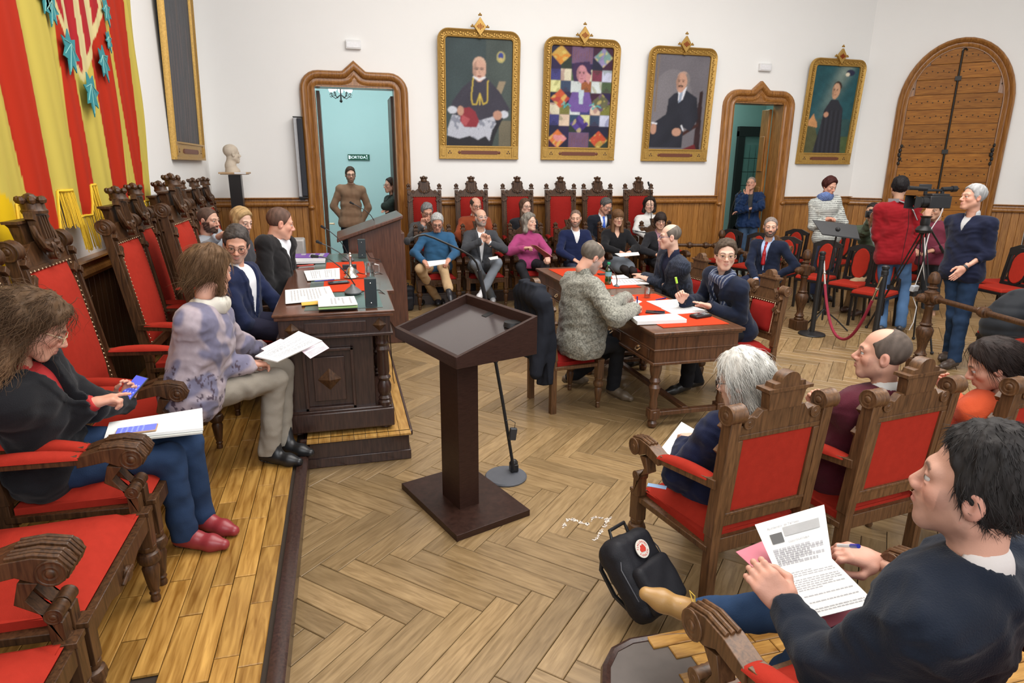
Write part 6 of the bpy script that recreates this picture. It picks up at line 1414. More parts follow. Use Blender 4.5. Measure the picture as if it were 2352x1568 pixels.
def pic_suit():
    p = Pic(108, 172); u, v = p.u, p.v; p.c[:] = np.array(s2l(112, 108, 114)); p.put(inell(u, v, .35, .45, .4, .4), (134, 130, 134), .5); p.shade(.10, 8); p.put((np.abs(u - .07) < .012) & (v > .4), (126, 110, 96))
    p.poly([(.84, .0), (.86, .62), (.92, .64), (.96, .0)], (52, 34, 36)); p.poly([(.55, .16), (.9, .30), (.9, .26), (.55, .12)], (66, 38, 34)); p.poly([(.62, .0), (.86, .06), (.9, 0)], (110, 36, 40))
    p.poly([(.40, .60), (.60, .64), (.82, .56), (.88, .34), (.76, .20), (.62, .24), (.62, .02), (.0, .02), (.0, .16), (.10, .30), (.28, .38), (.30, .54)], (42, 44, 54))
    m = p.c[..., 0] < .035; p.c[m] *= (1 + .3 * nz2(u, v, 3, 12))[m][:, None]
    p.poly([(.46, .66), (.62, .68), (.56, .54), (.48, .50)], (222, 224, 232)); p.poly([(.50, .62), (.55, .62), (.53, .52), (.48, .50)], (150, 162, 182))
    p.ell(.53, .77, .105, .06, (178, 150, 136)); p.put(inell(u, v, .60, .74, .055, .07), (130, 124, 122)); p.face(.51, .72, .10, (196, 152, 130), tache=(44, 36, 34), turn=-.01)
    p.ell(.07, .22, .055, .06, (190, 146, 124)); p.line([(.03, .285), (.12, .275)], .012, (225, 228, 235)); p.ell(.50, .19, .085, .045, (192, 148, 126)); p.line([(.58, .26), (.62, .21)], .012, (225, 228, 235)); return p.c
def pic_monk():
    p = Pic(108, 172); u, v = p.u, p.v; p.c[:] = np.array(s2l(38, 84, 92)); p.put(v < .4, (60, 84, 78), .6)
    d = np.abs((u - .78) * .82 + (v - 1.0) * .55 - 0) ; t = (v - .3) / .7; ray_ = np.exp(-((u - (.72 - (1 - v) * .75)) / .16) ** 2) * np.clip(t, 0, 1); p.c += ray_[..., None] * np.array([.22, .22, .16])
    p.ell(.80, .93, .10, .035, (40, 44, 70)); p.ell(.74, .91, .05, .02, (236, 226, 200)); p.shade(.16, 12)
    p.poly([(.0, .36), (.06, .40), (.12, .46), (.16, .40), (.22, .36), (.24, .30), (.0, .28)], (206, 150, 100)); p.put(inpoly(u, v, [(.0, .0), (.0, .32), (.2, .30), (.34, .1), (.34, 0)]), (86, 88, 60)); p.put((u > .8) & (v < .2), (84, 100, 56), .8); p.shade(.14, 40, 6)
    p.poly([(.46, .62), (.62, .62), (.76, .52), (.80, .30), (.86, .0), (.22, .0), (.30, .28), (.34, .50)], (48, 50, 58)); m = p.c[..., 2] < .05; 
    mm = inpoly(u, v, [(.46, .62), (.62, .62), (.76, .52), (.86, .0), (.22, .0), (.34, .5)]); p.c[mm] *= (1 + .3 * np.sin(u * 60 + 4 * v) * (v < .5))[mm][:, None]
    p.ell(.56, .77, .095, .06, (60, 44, 38)); p.face(.54, .725, .09, (206, 160, 128), turn=-.01); p.ell(.54, .775, .06, .035, (208, 166, 136)); p.ell(.40, .45, .055, .03, (200, 150, 122)); return p.c
def pic_dark():
    p = Pic(70, 180); u, v = p.u, p.v; p.c[:] = np.array(s2l(72, 74, 80)); s_ = wob(np.stack([u.ravel(), v.ravel() * .12, u.ravel() * 0], 1), 3, 60).reshape(u.shape); p.c *= (1 + .3 * s_)[..., None]
    p.put((s_ > .25) & (v < .6) & (np.abs(u - .5) < .35), (104, 88, 88), .6); p.ell(.5, .82, .05, .03, (130, 110, 100), .7); p.put((np.abs(u - .5) < .03) & (v > .6) & (v < .8), (96, 84, 80), .7); p.shade(.12, 20); return p.c
def canvas(c, w, h, M, parent):
    for _ in range(2): c = (2 * c + np.roll(c, 1, 0) + np.roll(c, -1, 0) + np.roll(c, 1, 1) + np.roll(c, -1, 1)) / 6
    c = c * (1 + .10 * np.random.RandomState(8).uniform(-1, 1, c.shape[:2]))[..., None]
    Hn, W, _ = c.shape; U, V = np.meshgrid(np.linspace(-w / 2, w / 2, W), np.linspace(0, h, Hn)); P = np.stack([U.ravel(), np.zeros(U.size), V.ravel()], 1)
    i = (np.arange(Hn - 1)[:, None] * W + np.arange(W - 1)[None]).ravel(); Q = np.stack([i, i + 1, i + W + 1, i + W], 1)
    o = npmesh('canvas', P, Q, vcol('oil paint', .55, .15, 60, spec=.3), parent, np.clip(c.reshape(-1, 3), 0, 1)); o.matrix_local = M; return o
def portrait(x0, x1, z0, z1, yw, c, label, tilt=3.0, M0=None, cat='painting', simple=False, plaque=''):
    w, h = x1 - x0, z1 - z0; t = thing('framed_painting', label, cat)
    t.matrix_world = (M0 or Matrix.Translation(((x0 + x1) / 2, yw, z0))) @ Matrix.Rotation(R(tilt), 4, 'X')
    b = MB(); rc = .16; hw = w / 2; P = [(-hw, 0), (-hw, h - rc)] + [(-hw + rc - rc * math.cos(a), h - rc + rc * math.sin(a)) for a in [math.pi / 2 * i / 6 for i in range(1, 7)]] 
    P += [(hw - rc + rc * math.sin(a), h - rc + rc * math.cos(a)) for a in [math.pi / 2 * i / 6 for i in range(0, 7)]] + [(hw, 0)]
    if simple: P = [(-hw, 0), (-hw, h), (hw, h), (hw, 0)]
    W = [Vector((x, 0, z)) for x, z in P]; pr = [(0, 0), (0, .045), (.012, .06), (.03, .05), (.045, .035), (.09, .035), (.10, .05), (.115, .045), (.122, .02), (.122, 0)]
    b.sweep(W, pr, (0, -1, 0)); b.build('frame', GOLD, t, ang=50)
    cw, ch0, ch1 = w - .235, .20, h - .12
    b = MB(); b.box((0, -.022, .10), (w - .02, .045, .20)); b.box((0, -.05, .012), (w, .02, .025)); b.box((0, -.05, .19), (w - .02, .018, .022)); b.build('bottom_panel', GOLD, t, bevel=.003)
    b = MB(); b.box((0, -.047, .10), (w * .46, .008, .055)); b.ball((-w * .25, -.046, .10), .025, 8, (1, .2, 1)); b.ball((w * .25, -.046, .10), .025, 8, (1, .2, 1)); pq = b.build('name_plaque', mat('plaque red brown', (.16, .05, .025), .5), t)
    for sx in (-1, 1):
        b = MB()
        for dx, dz in ((-.018, -.01), (.018, -.01), (0, .018)): b.ball((sx * w * .37 + dx, -.044, .10 + dz), .013, 6, (1, .3, 1))
        b.build('trefoil', mat('dark gilt', (.10, .05, .02), .5), t)
        b = MB(); b.box((sx * (hw - .06), -.05, .10), (.10, .016, .17)); b.box((sx * (hw - .06), -.06, .10), (.05, .012, .11)); b.build('corner_block', GOLD, t, bevel=.003)
    b = MB(); r = np.random.RandomState(3)
    if not simple:
        pts = W; L = 0
        for a, c_ in zip(pts[:-1], pts[1:]):
            d = (c_ - a).length; n = max(1, int(d / .034))
            for k in range(n):
                q = a.lerp(c_, (k + .5) / n); ctr = Vector((0, 0, h / 2)); inn = Vector((-1 if q.x > 0 else 1, 0, 0)) if abs(q.x) > hw - .02 else Vector((0, 0, -1))
                if q.z < .22: continue
                q = q + inn * (.067 + .012 * math.sin(k * 2.1)); b.ball((q.x, -.042, q.z), .017, 5, (1.2, .6, .8), (0, r.uniform(0, 3), 0))
        o = b.build('leaf_carving', GOLD, t); o['kind'] = 'stuff'
    canvas(c, cw, ch1 - ch0, Matrix.Translation((0, -.016, ch0)), t)
    if not simple:
        b = MB(); s_ = .095; zc = h + .035
        b.prism([(-s_, zc), (0, zc - s_ * 1.35), (s_, zc), (0, zc + s_ * 1.35)], .05, Matrix.Translation((0, -.055, 0)))
        for dx, dz in ((-s_ - .02, 0), (s_ + .02, 0), (0, s_ * 1.35 + .03), (0, -s_ * 1.35 - .02)):
            for q in ((0, 0), (.018, 0), (-.018, 0), (0, .018)): b.ball((dx + q[0], -.055, zc + dz + q[1]), .014, 6)
        cr = b.build('crest', GOLD, t, bevel=.004)
        for i in range(5): b = MB(); x = -.045 + .0225 * i; hh = (.085 - abs(x) * 1.3); b.box((x, -.085, zc), (.008, .008, hh)); b.build('red_bar', RED_SHADED, cr)
    if plaque: pass
    return t
portrait(1.53, 2.81, 2.06, 3.93, YB, pic_bishop(), 'gilt-framed portrait of a seated bishop in dark cape and white lace')
portrait(3.20, 4.48, 2.06, 3.90, YB, pic_quilt(), 'gilt-framed patchwork painting in purple and orange with a small figure')
portrait(4.99, 6.23, 2.055, 3.86, YB, pic_suit(), 'gilt-framed portrait of a seated man in dark suit with moustache')
portrait(8.08, 9.24, 2.03, 3.82, YB, pic_monk(), 'gilt-framed portrait of a standing monk against a blue-green sky')
portrait(0, 1.66, 0, 2.6, 0, pic_dark(), 'tall gilt-framed dark painting on the side wall beside the flag', 2.0, Matrix.Translation((XL, 8.97, 2.0)) @ Matrix.Rotation(R(90), 4, 'Z'), simple=True)
# ---------------------------------------------------------------- flag hanging on the side wall
flag = thing('wall_flag', 'large red and yellow striped flag with fringe and ivy emblem on the side wall', 'flag', (XL, 5.2, 1.5))
XF = -1.70
def fy(cx, cy):     # crop pixel -> world (y,z) on the cloth plane
    p = WX(cx / 2.45, cy / 2.45, XF); return p[1], p[2]
LN = [((0, 270), (190, 1070)), ((115, 0), (330, 1100)), ((330, 150), (470, 1070)), ((430, 400), (550, 1060)), ((550, 480), (640, 1010)), ((640, 370), (720, 1040)), ((610, 30), (770, 1010)), ((710, 0), (825, 950)), ((750, 0), (855, 1000))]
LNw = [(fy(*a), fy(*b)) for a, b in LN]
def bound(i, z): (ya, za), (yb_, zb) = LNw[i]; return ya + (yb_ - ya) * (z - za) / (zb - za)
ys = np.arange(3.0, 7.65, .013); zs = np.linspace(0, 1, 150)
Yg, Tg = np.meshgrid(ys, zs)
zlow = np.full(Yg.shape, 1.50)
def zstep(y):
    z0 = 1.55
    lo_ = np.where(y < bound(0, z0), 1.42, np.where(y < bound(1, z0), 1.73, np.where(y < bound(2, z0), 1.50, np.where(y < bound(3, z0), 1.78, np.where(y < bound(4, z0), 1.60, np.where(y < bound(5, z0), 1.80, 1.62)))))); return lo_
zl_ = zstep(ys); kk = np.ones(5) / 5; zl_ = np.convolve(np.pad(zl_, 2, mode='edge'), kk, 'valid')
Zg = zl_[None] + (4.6 - zl_[None]) * Tg
# right edge follows the last line
fr = np.array([bound(8, z) for z in np.linspace(1.4, 4.7, 40)]); edge = np.interp(Zg, np.linspace(1.4, 4.7, 40), fr); s_w = (Yg - 3.0) / (ys[-1] - 3.0); Yf = 3.0 + s_w * (edge - 3.0)
fold_ = .010 * np.sin(Yf * 16 + .6 * np.sin(Zg * 2)) + .005 * np.sin(Yf * 33 + Zg * .8) + .008 * np.sin(Yf * 5.3 + 1)
Xg = XF - .02 + fold_ * np.clip(1.2 - (Zg - 1.5) * .15, .4, 1.2)
col = np.zeros(Yf.shape + (3,)); YEL, REDF = s2l(190, 172, 80), s2l(172, 42, 20); col[:] = YEL
B = [ya + (yb_ - ya) * (Zg - za) / (zb - za) for (ya, za), (yb_, zb) in LNw]
for a, b_ in ((0, 1), (2, 3), (4, 5), (6, 7)): col[(Yf > B[a]) & (Yf < B[b_])] = REDF
col[(Yf < B[0]) & (Zg < 1.5 + .9 * (B[0] - Yf)) ] = s2l(215, 176, 20)
tip = fy(500, 470); tl = fy(300, 0); tr_ = fy(600, -20)
def tri(y, z, a, b_, c_): return inpoly(y, z, [a, b_, c_])
sy, sz = Yf, Zg
up = lambda p, q, k: (p[0] + (q[0] - p[0]) * k, p[1] + (q[1] - p[1]) * k)
m = tri(sy, sz, tip, up(tip, tl, 1.9), up(tip, tr_, 1.9)); col[m] = s2l(204, 190, 136)
i1 = up(tip, (tip[0], 3.0), .14); m2 = tri(sy, sz, i1, (up(tip, tl, 1.9)[0] + .13, up(tip, tl, 1.9)[1]), (up(tip, tr_, 1.9)[0] - .13, up(tip, tr_, 1.9)[1])); col[m2] = s2l(164, 36, 42)
wv = np.mod((sy - tip[0] - .02) / .24, 1) < .42; col[m2 & wv] = s2l(202, 188, 138)
col *= (1 + .05 * np.sin(Yf * 47 + Zg * 3))[..., None]
ny_, nx_ = Yf.shape; i = (np.arange(ny_ - 1)[:, None] * nx_ + np.arange(nx_ - 1)[None]).ravel()
cl = npmesh('flag_cloth', np.stack([(Xg - XL).ravel(), (Yf - 5.2).ravel(), (Zg - 1.5).ravel()], 1), np.stack([i, i + 1, i + nx_ + 1, i + nx_], 1), vcol('flag satin', .75, .12, 500, spec=.15), flag, np.clip(col.reshape(-1, 3), 0, 1))
YELF = mat('yellow fringe', s2l(228, 186, 40), .7, var=.15, scale=80)
b = MB(); r = np.random.RandomState(1)
for k in range(0, len(ys) - 1):
    yy = Yf[0, k]; 
    for q in range(2):
        y2 = yy + q * .0065; x2 = Xg[0, k] + r.uniform(-.008, .008); zt = Zg[0, k] + .01; L = .235 + r.uniform(-.015, .015)
        b.beam((x2 - XL, y2 - 5.2, zt - 1.5), (x2 - XL + .02 + r.uniform(-.006, .006), y2 - 5.2 + r.uniform(-.01, .01) + .01, zt - L - 1.5), .0035, .004)
b.box
o = b.build('fringe_strands', YELF, flag); o['kind'] = 'stuff'
b = MB(); b.tube([(Xg[0, k] - XL + .006, Yf[0, k] - 5.2, Zg[0, k] - 1.5) for k in range(0, len(ys), 3)], .009, 6); b.build('fringe_braid', YELF, flag)
LEAFM = mat('teal embroidered leaf', s2l(40, 132, 140), .6, var=.12, scale=30)
def ivy(cx, cy, s, rot):
    y, z = fy(cx, cy); P = [(0, -1.0), (.22, -.45), (.60, -.55), (.48, -.10), (.85, .15), (.42, .25), (.35, .75), (.0, .5), (-.35, .75), (-.42, .25), (-.85, .15), (-.48, -.10), (-.60, -.55), (-.22, -.45)]
    b = MB(Matrix.Translation((XF - XL + .012, y - 5.2, z - 1.5)) @ Matrix.Rotation(R(90), 4, 'Z') @ Matrix.Rotation(R(rot), 4, 'Y'))
    b.prism([(x * s, q * s) for x, q in P], .006); o = b.build('ivy_leaf', LEAFM, flag, bevel=0)
    b2 = MB(b.M.copy())
    for a, q in ((0, -.85), (.5, -.4), (-.5, -.4), (.6, .12), (-.6, .12)): b2.beam((0, -.005, .35 * s), (a * s, -.005, q * s), .004, .002)
    b2.build('leaf_veins', mat('pale thread', s2l(150, 200, 190), .7), o)
for a in ((275, 40, .13, 20), (385, 290, .17, 25), (590, 60, .12, -15), (603, 230, .09, -15), (575, 350, .15, -20), (505, 520, .17, 5), (240, -30, .13, 25)): ivy(*a)
# ---------------------------------------------------------------- things on the walls
t = thing('column_speaker', 'slim grey column loudspeaker beside the wide doorway', 'speaker', (-.54, YB - .10, 1.49))
b = MB(); b.box((-.035, 0, .56), (.05, .10, 1.12)); b.build('cabinet', mat('pale grey metal', (.45, .46, .48), .4), t, bevel=.004)
b = MB(); b.box((.025, -.02, .56), (.075, .11, 1.10)); b.build('grille', mat('speaker cloth', (.03, .034, .045), .8, bump=.3, bscale=900), t, bevel=.01)
b = MB(); b.box((0, .01, 1.13), (.13, .13, .012)); b.box((0, .01, -.012), (.13, .13, .02)); b.box((-.02, .04, -.03), (.07, .08, .04)); b.build('bracket', BLACK, t)
for lb, x, z, w_, h_ in (('white emergency light box above the wide doorway', .31, 3.58, .215, .12), ('white emergency light box above the narrow doorway', 7.22, 3.565, .23, .12)):
    t = thing('emergency_light', lb, 'light fitting', (x, YB - .03, z)); b = MB(); b.box((0, 0, h_ / 2), (w_, .06, h_)); b.build('housing', WHITE, t, bevel=.006)
    b = MB(); b.box((0, -.032, h_ * .45), (w_ * .9, .01, h_ * .62)); b.build('diffuser', mat('milky plastic', (.86, .86, .88), .3), t, bevel=.003)
t = thing('exit_sign', 'small dark green exit sign on the teal hall wall', 'sign', WY(824, 361, 13.43)); b = MB(); b.box((0, 0, 0), (.42, .03, .11)); b.build('plate', mat('sign green', (.0, .09, .045), .5, var=.02), t)
SGN = emis('sign white', (.85, .95, 1), .7)
textobj('sign_lettering', 'SORTIDA', .075, SGN, t, Matrix.Translation((-.02, -.018, -.004)) @ Matrix.Rotation(R(90), 4, 'X'))
b = MB(); b.box((-.185, -.018, 0), (.02, .003, .07)); b.ball((.155, -.018, .03), .012, 6, (1, .2, 1)); b.beam((.155, -.018, .02), (.16, -.018, -.02), .015, .003); b.beam((.16, -.018, -.015), (.175, -.018, -.045), .008, .003); b.beam((.158, -.018, -.015), (.14, -.018, -.04), .008, .003); b.beam((.155, -.018, .01), (.18, -.018, .0), .007, .003); b.build('running_figure', SGN, t)
cpos = WY(782, 207, 11.5); t = thing('chandelier', 'small black scrolled chandelier with lit glass shades in the hall', 'lamp', cpos); b = MB()
for k in range(5):
    a = 2 * math.pi * k / 5 + .3; c_, s_ = math.cos(a), math.sin(a)
    b.tube([(.02 * c_, .02 * s_, -.08), (.09 * c_, .09 * s_, -.13), (.16 * c_, .16 * s_, -.08), (.16 * c_, .16 * s_, -.03)], .007, 5); b.tube([(.16 * c_ + .03 * math.cos(q) * c_, .16 * s_ + .03 * math.cos(q) * s_, -.075 + .03 * math.sin(q)) for q in [i * .7 for i in range(9)]], .005, 4)
b.cyl((0, 0, -.18), (0, 0, .5), .012); b.ball((0, 0, -.17), .025, 8); b.build('arms', IRON, t)
for k in range(5):
    a = 2 * math.pi * k / 5 + .3; b = MB(); b.lathe([(.02, 0), (.035, .02), (.045, .06), (.05, .085)], Matrix.Translation((.16 * math.cos(a), .16 * math.sin(a), -.03)), 10); b.build('glass_shade', emis('lit glass', (.85, .93, 1), 3), t)
# bust on its pedestal
t = thing('bust_pedestal', 'tall black square pedestal with wooden plate in the corner', 'pedestal', (-1.41, 9.80, ZD)); b = MB(); b.box((0, 0, .82), (.16, .16, 1.64)); b.build('column', BLACKW, t, bevel=.003)
b = MB(); b.box((0, 0, 1.665), (.38, .32, .022)); b.box((0, 0, 1.65), (.34, .28, .012)); b.build('top_plate', mat('birch board', (.50, .33, .18), .5), t, bevel=.003)
b = MB(); b.box((.09, -.163, 1.665), (.15, .004, .024)); b.build('label_strip', WHITE, t)
V, Q = nets(lambda P: smin(smin(head_sdf(P, False, 1.1), cap(P, (0, -.04, -.17), (0, -.02, -.235), .070, .100), .05), ell(P, (0, -.018, .042), (.080, .098, .082)) - .002 * wob(P, 3, 120), .01), (-.14, -.16, -.245), (.14, .16, .15), .0042)
t = npmesh('plaster_bust', V, Q, mat('cream plaster', (.62, .53, .42), .7, var=.05), None); t.location = (-1.42, 9.80, ZD + 1.678 + .243); t.rotation_euler = (0, 0, R(-62)); t.scale = (1.02,) * 3; tag(t, "cream plaster bust of a man's head on the black pedestal", 'sculpture')
# ---------------------------------------------------------------- paper, phones, pens
def sheet(name, label, cat, pts, th=.0015, m=PAPER, lines=0, group=None, v0=None, margin=.1):
    pts = [np.array(p, float) for p in pts]; c = sum(pts) / 4; up = nrm(np.cross(pts[1] - pts[0], pts[3] - pts[0])); up = up if up[2] > 0 else -up
    b = MB(); V = [tuple(p - c) for p in pts] + [tuple(p - c + up * th) for p in pts]; b.add(V, [(3, 2, 1, 0), (4, 5, 6, 7), (0, 1, 5, 4), (1, 2, 6, 5), (2, 3, 7, 6), (3, 0, 4, 7)]); o = b.build(name, m); o.location = c; tag(o, label, cat, group)
    if lines:
        b = MB(); r = random.Random(len(label)); Q = lambda u, v: pts[0] * (1 - u) * (1 - v) + pts[1] * u * (1 - v) + pts[2] * u * v + pts[3] * (1 - u) * v - c + up * (th + .0006)
        for k in range(lines):
            v = (margin if v0 is None else v0) + (1 - margin - (margin if v0 is None else v0)) * k / lines + .02; x = margin
            if r.random() < .16: continue
            e_ = 1 - margin if r.random() < .7 else r.uniform(.4, .8); wv_ = .4 / lines
            while x < e_:
                l = r.uniform(.03, .09); b.add([tuple(Q(x, v)), tuple(Q(min(x + l, e_), v)), tuple(Q(min(x + l, e_), v + wv_)), tuple(Q(x, v + wv_))], [(0, 1, 2, 3)]); x += l + .015
        if b.v: q = b.build('printed_lines', INK, o); q['kind'] = 'stuff'
    return o
def T(x, y, z): return G(x, y, z)
ZK = 1.0645; ZT_ = .7925; dp = 'papers on the big desk'; tp_ = 'papers on the clerk tables'
sheet('paper_stack', 'open white papers under the hands of the man in black suit', 'paper', [T(698, 624, ZK), T(706, 645, ZK), T(781, 641, ZK), T(780, 617, ZK)][::-1], .008, lines=14)
sheet('booklet', 'white glossy booklet lying under the purple one on the desk', 'booklet', [T(665, 596, ZK), T(658, 607, ZK), T(747, 604, ZK), T(749, 592, ZK)][::-1], .02, m=mat('glossy cover', (.7, .72, .74), .25))
sheet('booklet', 'purple booklet at the far end of the desk', 'booklet', [T(676, 584, ZK + .022), T(671, 592, ZK + .022), T(749, 592, ZK + .022), T(757, 582, ZK + .022)][::-1], .006, m=mat('purple card', (.16, .05, .36), .4), lines=3)
sheet('envelope', 'white envelope and sheet on the near part of the desk', 'paper', [T(655, 667, ZK), T(656, 698, ZK), T(771, 687, ZK), T(757, 658, ZK)][::-1], .004, lines=12)
for k, (c_, n_) in enumerate((((.05, .055, .12), 'dark blue'), ((.80, .62, .12), 'yellow'), ((.25, .42, .16), 'green'), ((.72, .42, .06), 'orange'), ((.85, .85, .84), 'white'))):
    z = ZK + .007 * k; d = (k * 2) % 5 - 2
    sheet('folder', '%s folder in the small pile at the near end of the desk' % n_, 'folder', [T(731, 696 + d, ZK), T(732, 714 + d, ZK), T(822, 709 + d, ZK), T(814, 690 + d, ZK)][::-1], .007, m=mat(n_ + ' card', c_, .6, var=.02), lines=8 if k == 4 else 0).location.z += .007 * k
sheet('folder', 'orange-red card strip sticking out beside the folder pile', 'folder', [T(692, 696, ZK), T(693, 702, ZK), T(731, 699, ZK), T(730, 692, ZK)][::-1], .004, m=mat('orange card', (.62, .10, .03), .5))
def pen(label, a, b_, r=.0045, col=(.02, .03, .30), cap_=(.02, .02, .2)):
    a, b_ = np.array(a), np.array(b_); t = thing('pen', label, 'pen', a); d = Vector(b_ - a); b = MB(); b.cyl((0, 0, 0), d * .72, r); b.cyl((0, 0, 0), d * -.06, r * .7, .001); b.build('barrel', mat('pen barrel %d' % int(1000 * sum(col)), col, .3), t)
    b = MB(); b.cyl(d * .66, d, r * 1.2); b.build('cap', mat('pen cap %d' % int(1000 * sum(cap_)), cap_, .3), t); return t
pen('blue pen beside the black phone on the desk', T(724, 645.5, ZK + .008), T(768, 642, ZK + .008))
pen('red pen on the desk by the booklets', T(683, 611, ZK + .006), T(720, 608, ZK + .006), .006, (.45, .03, .02), (.5, .05, .03))
def phone(label, ctr, dirv, nv, w=.075, h=.155, scr=(.02, .02, .03), lit=0, case=(.03, .03, .035)):
    y = Vector(nrm(dirv)); z = Vector(nrm(nv)); z = (z - y * z.dot(y)).normalized(); x = y.cross(z); M = Matrix((x, y, z)).transposed().to_4x4(); M.translation = Vector(ctr)
    t = thing('mobile_phone', label, 'phone'); t.matrix_world = M; b = MB(); b.box((0, 0, 0), (w, h, .009)); b.build('phone_case', mat('phone case %d' % int(1e3 * sum(case)), case, .3), t, bevel=.003)
    b = MB(); b.box((0, 0, .0048), (w - .006, h - .008, .001)); b.build('screen', emis('lit screen %d' % int(lit * 100), scr, lit) if lit else mat('dark screen', scr, .08), t)
    if lit:
        b = MB()
        for i in range(4):
            for j in range(5): b.box((-w * .33 + w * .22 * i, -h * .36 + h * .13 * j, .0056), (w * .09, w * .09, .0006))
        b.build('screen_icons', emis('icons', (.25, .3, .8), .8), t)
    return t
phone('black phone lying on the red mat of the big desk', T(778, 648, ZK + .010), T(805, 645, ZK) - T(752, 649, ZK), (0, 0, 1))
def goose(label, base, pts, z0, r=.0045, headr=.012, body=True, fs=1.0):
    """desk microphone: wedge foot, bent neck, foam head; pts are picture points at the depth of the foot"""
    base = np.array(base, float); D = math.hypot(base[0], base[1]); t = thing('gooseneck_microphone', label, 'microphone', base)
    if body:
        b = MB(); b.lathe([(.06, 0), (.062, .01), (.05, .022), (.02, .045), (.012, .06)], Matrix.Diagonal((fs, 1.45 * fs, fs, 1)), 14); b.build('foot', GREYM, t, bevel=0)
        b = MB(); b.box((0, -.05, .02), (.018, .014, .006)); b.build('button', WHITE, t)
    P = [AT(x, y, D + k) - base for (x, y), k in zip(pts, np.linspace(0, -.02, len(pts)))]
    Pc = []
    for i in range(len(P) - 1):
        for s_ in (0, .5): Pc.append(P[i] * (1 - s_) + P[i + 1] * s_)
    Pc.append(P[-1]); b = MB(); b.tube(Pc, r, 6); b.build('neck', BLACK, t)
    d = nrm(P[-1] - P[-2]); b = MB(); b.cyl(P[-1] - d * .01, P[-1] + d * .022, headr * .8, headr, 10); b.ball(P[-1] + d * .03, headr * 1.15, 9); b.build('foam_head', mat('mic foam', (.02, .02, .022), .95, bump=.5, bscale=600), t); return t
cB = lambda L: [(400 + x / 3.92, 400 + y / 3.92) for x, y in L]
goose('gooseneck microphone nearest the camera on the big desk', T(811, 672, ZK), cB([(1630, 1000), (1570, 910), (1490, 830), (1400, 765), (1330, 742), (1285, 740)]), ZK)
goose('gooseneck microphone in the middle of the big desk, behind the bell', T(808, 627, ZK), cB([(1630, 850), (1560, 765), (1480, 700), (1400, 655), (1320, 620)]), ZK)
goose('gooseneck microphone at the far end of the big desk', T(799, 598, ZK), cB([(1572, 730), (1530, 650), (1470, 570), (1400, 512), (1355, 485)]), ZK)
g4 = goose('gooseneck microphone rising from the wooden rostrum', WY(861, 510, 7.5), cB([(1808, 428), (1770, 370), (1720, 325), (1660, 290), (1610, 265)]), 1.3, body=False)
bl = thing('hand_bell', 'silver hand bell on the red mat of the big desk', 'bell', T(807, 637, ZK)); b = MB(); b.lathe([(.058, .002), (.060, .006), (.045, .02), (.036, .045), (.030, .07), (.018, .085), (.008, .09)], None, 20); b.build('bell_body', SILVER, bl)
b = MB(); b.lathe([(.008, .088), (.012, .095), (.008, .105), (.012, .13), (.010, .16), (.014, .175), (.008, .185), (.010, .195), (.003, .205)], None, 12); b.build('handle', SILVER, bl)
jg = thing('water_jug', 'small clear glass jug on the green leather of the desk', 'jug', T(850, 637, ZK)); b = MB(); b.lathe([(.036, 0), (.040, .01), (.042, .05), (.036, .09), (.040, .125), (.038, .125), (.034, .09), (.039, .05), (.034, .012)], None, 18, False); b.build('glass_body', CLEAR, jg)
b = MB(); b.tube([(.040, 0, .11), (.075, 0, .10), (.075, 0, .04), (.04, 0, .03)], .005, 6); b.build('handle', CLEAR, jg); b = MB(); b.lathe([(.0335, .006), (.038, .05), (.036, .06)], None, 16); b.build('water', glass('water', (.85, .92, .93), .9), jg)
for lb, p, w_, d_, h_ in (('tall black control box on the near edge of the desk', (853, 703), .075, .055, .185), ('tall black control box at the far end of the desk', (832, 591), .075, .055, .18), ('small black junction box behind the bell', (803, 618), .12, .05, .04)):
    t = thing('control_box', lb, 'electronic box', T(*p, ZK)); b = MB(); b.box((0, 0, h_ / 2), (w_, d_, h_)); b.build('housing', mat('teal black metal', (.018, .028, .032), .35), t, bevel=.002)
    b = MB(); 
    for z in (.15, .85): b.ball((w_ * .0, -d_ / 2, h_ * z), .005, 6)
    b.build('screw', SILVER, t)
    if h_ > .1: b = MB(); b.box((-w_ / 2 - .0005, 0, h_ * .5), (.001, d_ * .5, h_ * .4)); b.build('red_light', emis('red led', (.5, .02, .02), .5), t)
for k, (lb, L) in enumerate((('thin black cable looping over the far right edge of the desk', [(840, 575, 1.15), (850, 592, 1.07), (872, 596, 1.066), (876, 604, 1.05), (877, 620, .9)]), ('thin black cable from the middle microphone', [(815, 624, 1.07), (835, 629, 1.066), (868, 625, 1.066), (884, 633, 1.05), (887, 650, .9)]), ('thin black cable from the nearest microphone hanging down the desk', [(826, 672, 1.07), (850, 666, 1.066), (872, 666, 1.066), (889, 680, 1.05), (893, 720, .95), (897, 790, .7), (903, 870, .35), (906, 880, .24)]))):
    P = [G(x, y, z) for x, y, z in L]; b = MB(); b.tube([tuple(p - P[0]) for p in P], .0035, 5); o = b.build('cable', BLACK); o.location = P[0]; tag(o, lb, 'cable')
p0_ = WY(668, 545, 7.75)
t = thing('air_cooler', 'white portable air cooler with black louvres behind the desk', 'appliance', (float(p0_[0]), 7.75, .0)); b = MB(); b.box((0, 0, .50), (.36, .30, .86)); b.build('body', mat('cream plastic', (.62, .60, .55), .4), t, bevel=.02); b = MB(); b.box((.0, 0, 1.02), (.30, .26, .22)); b.build('top_unit', mat('grey beige plastic', (.38, .36, .35), .4), t, bevel=.02)
for k in range(7): b = MB(); b.box((-.10 + .033 * k, -.152, .72), (.012, .01, .30)); b.build('louvre', BLACK, t)
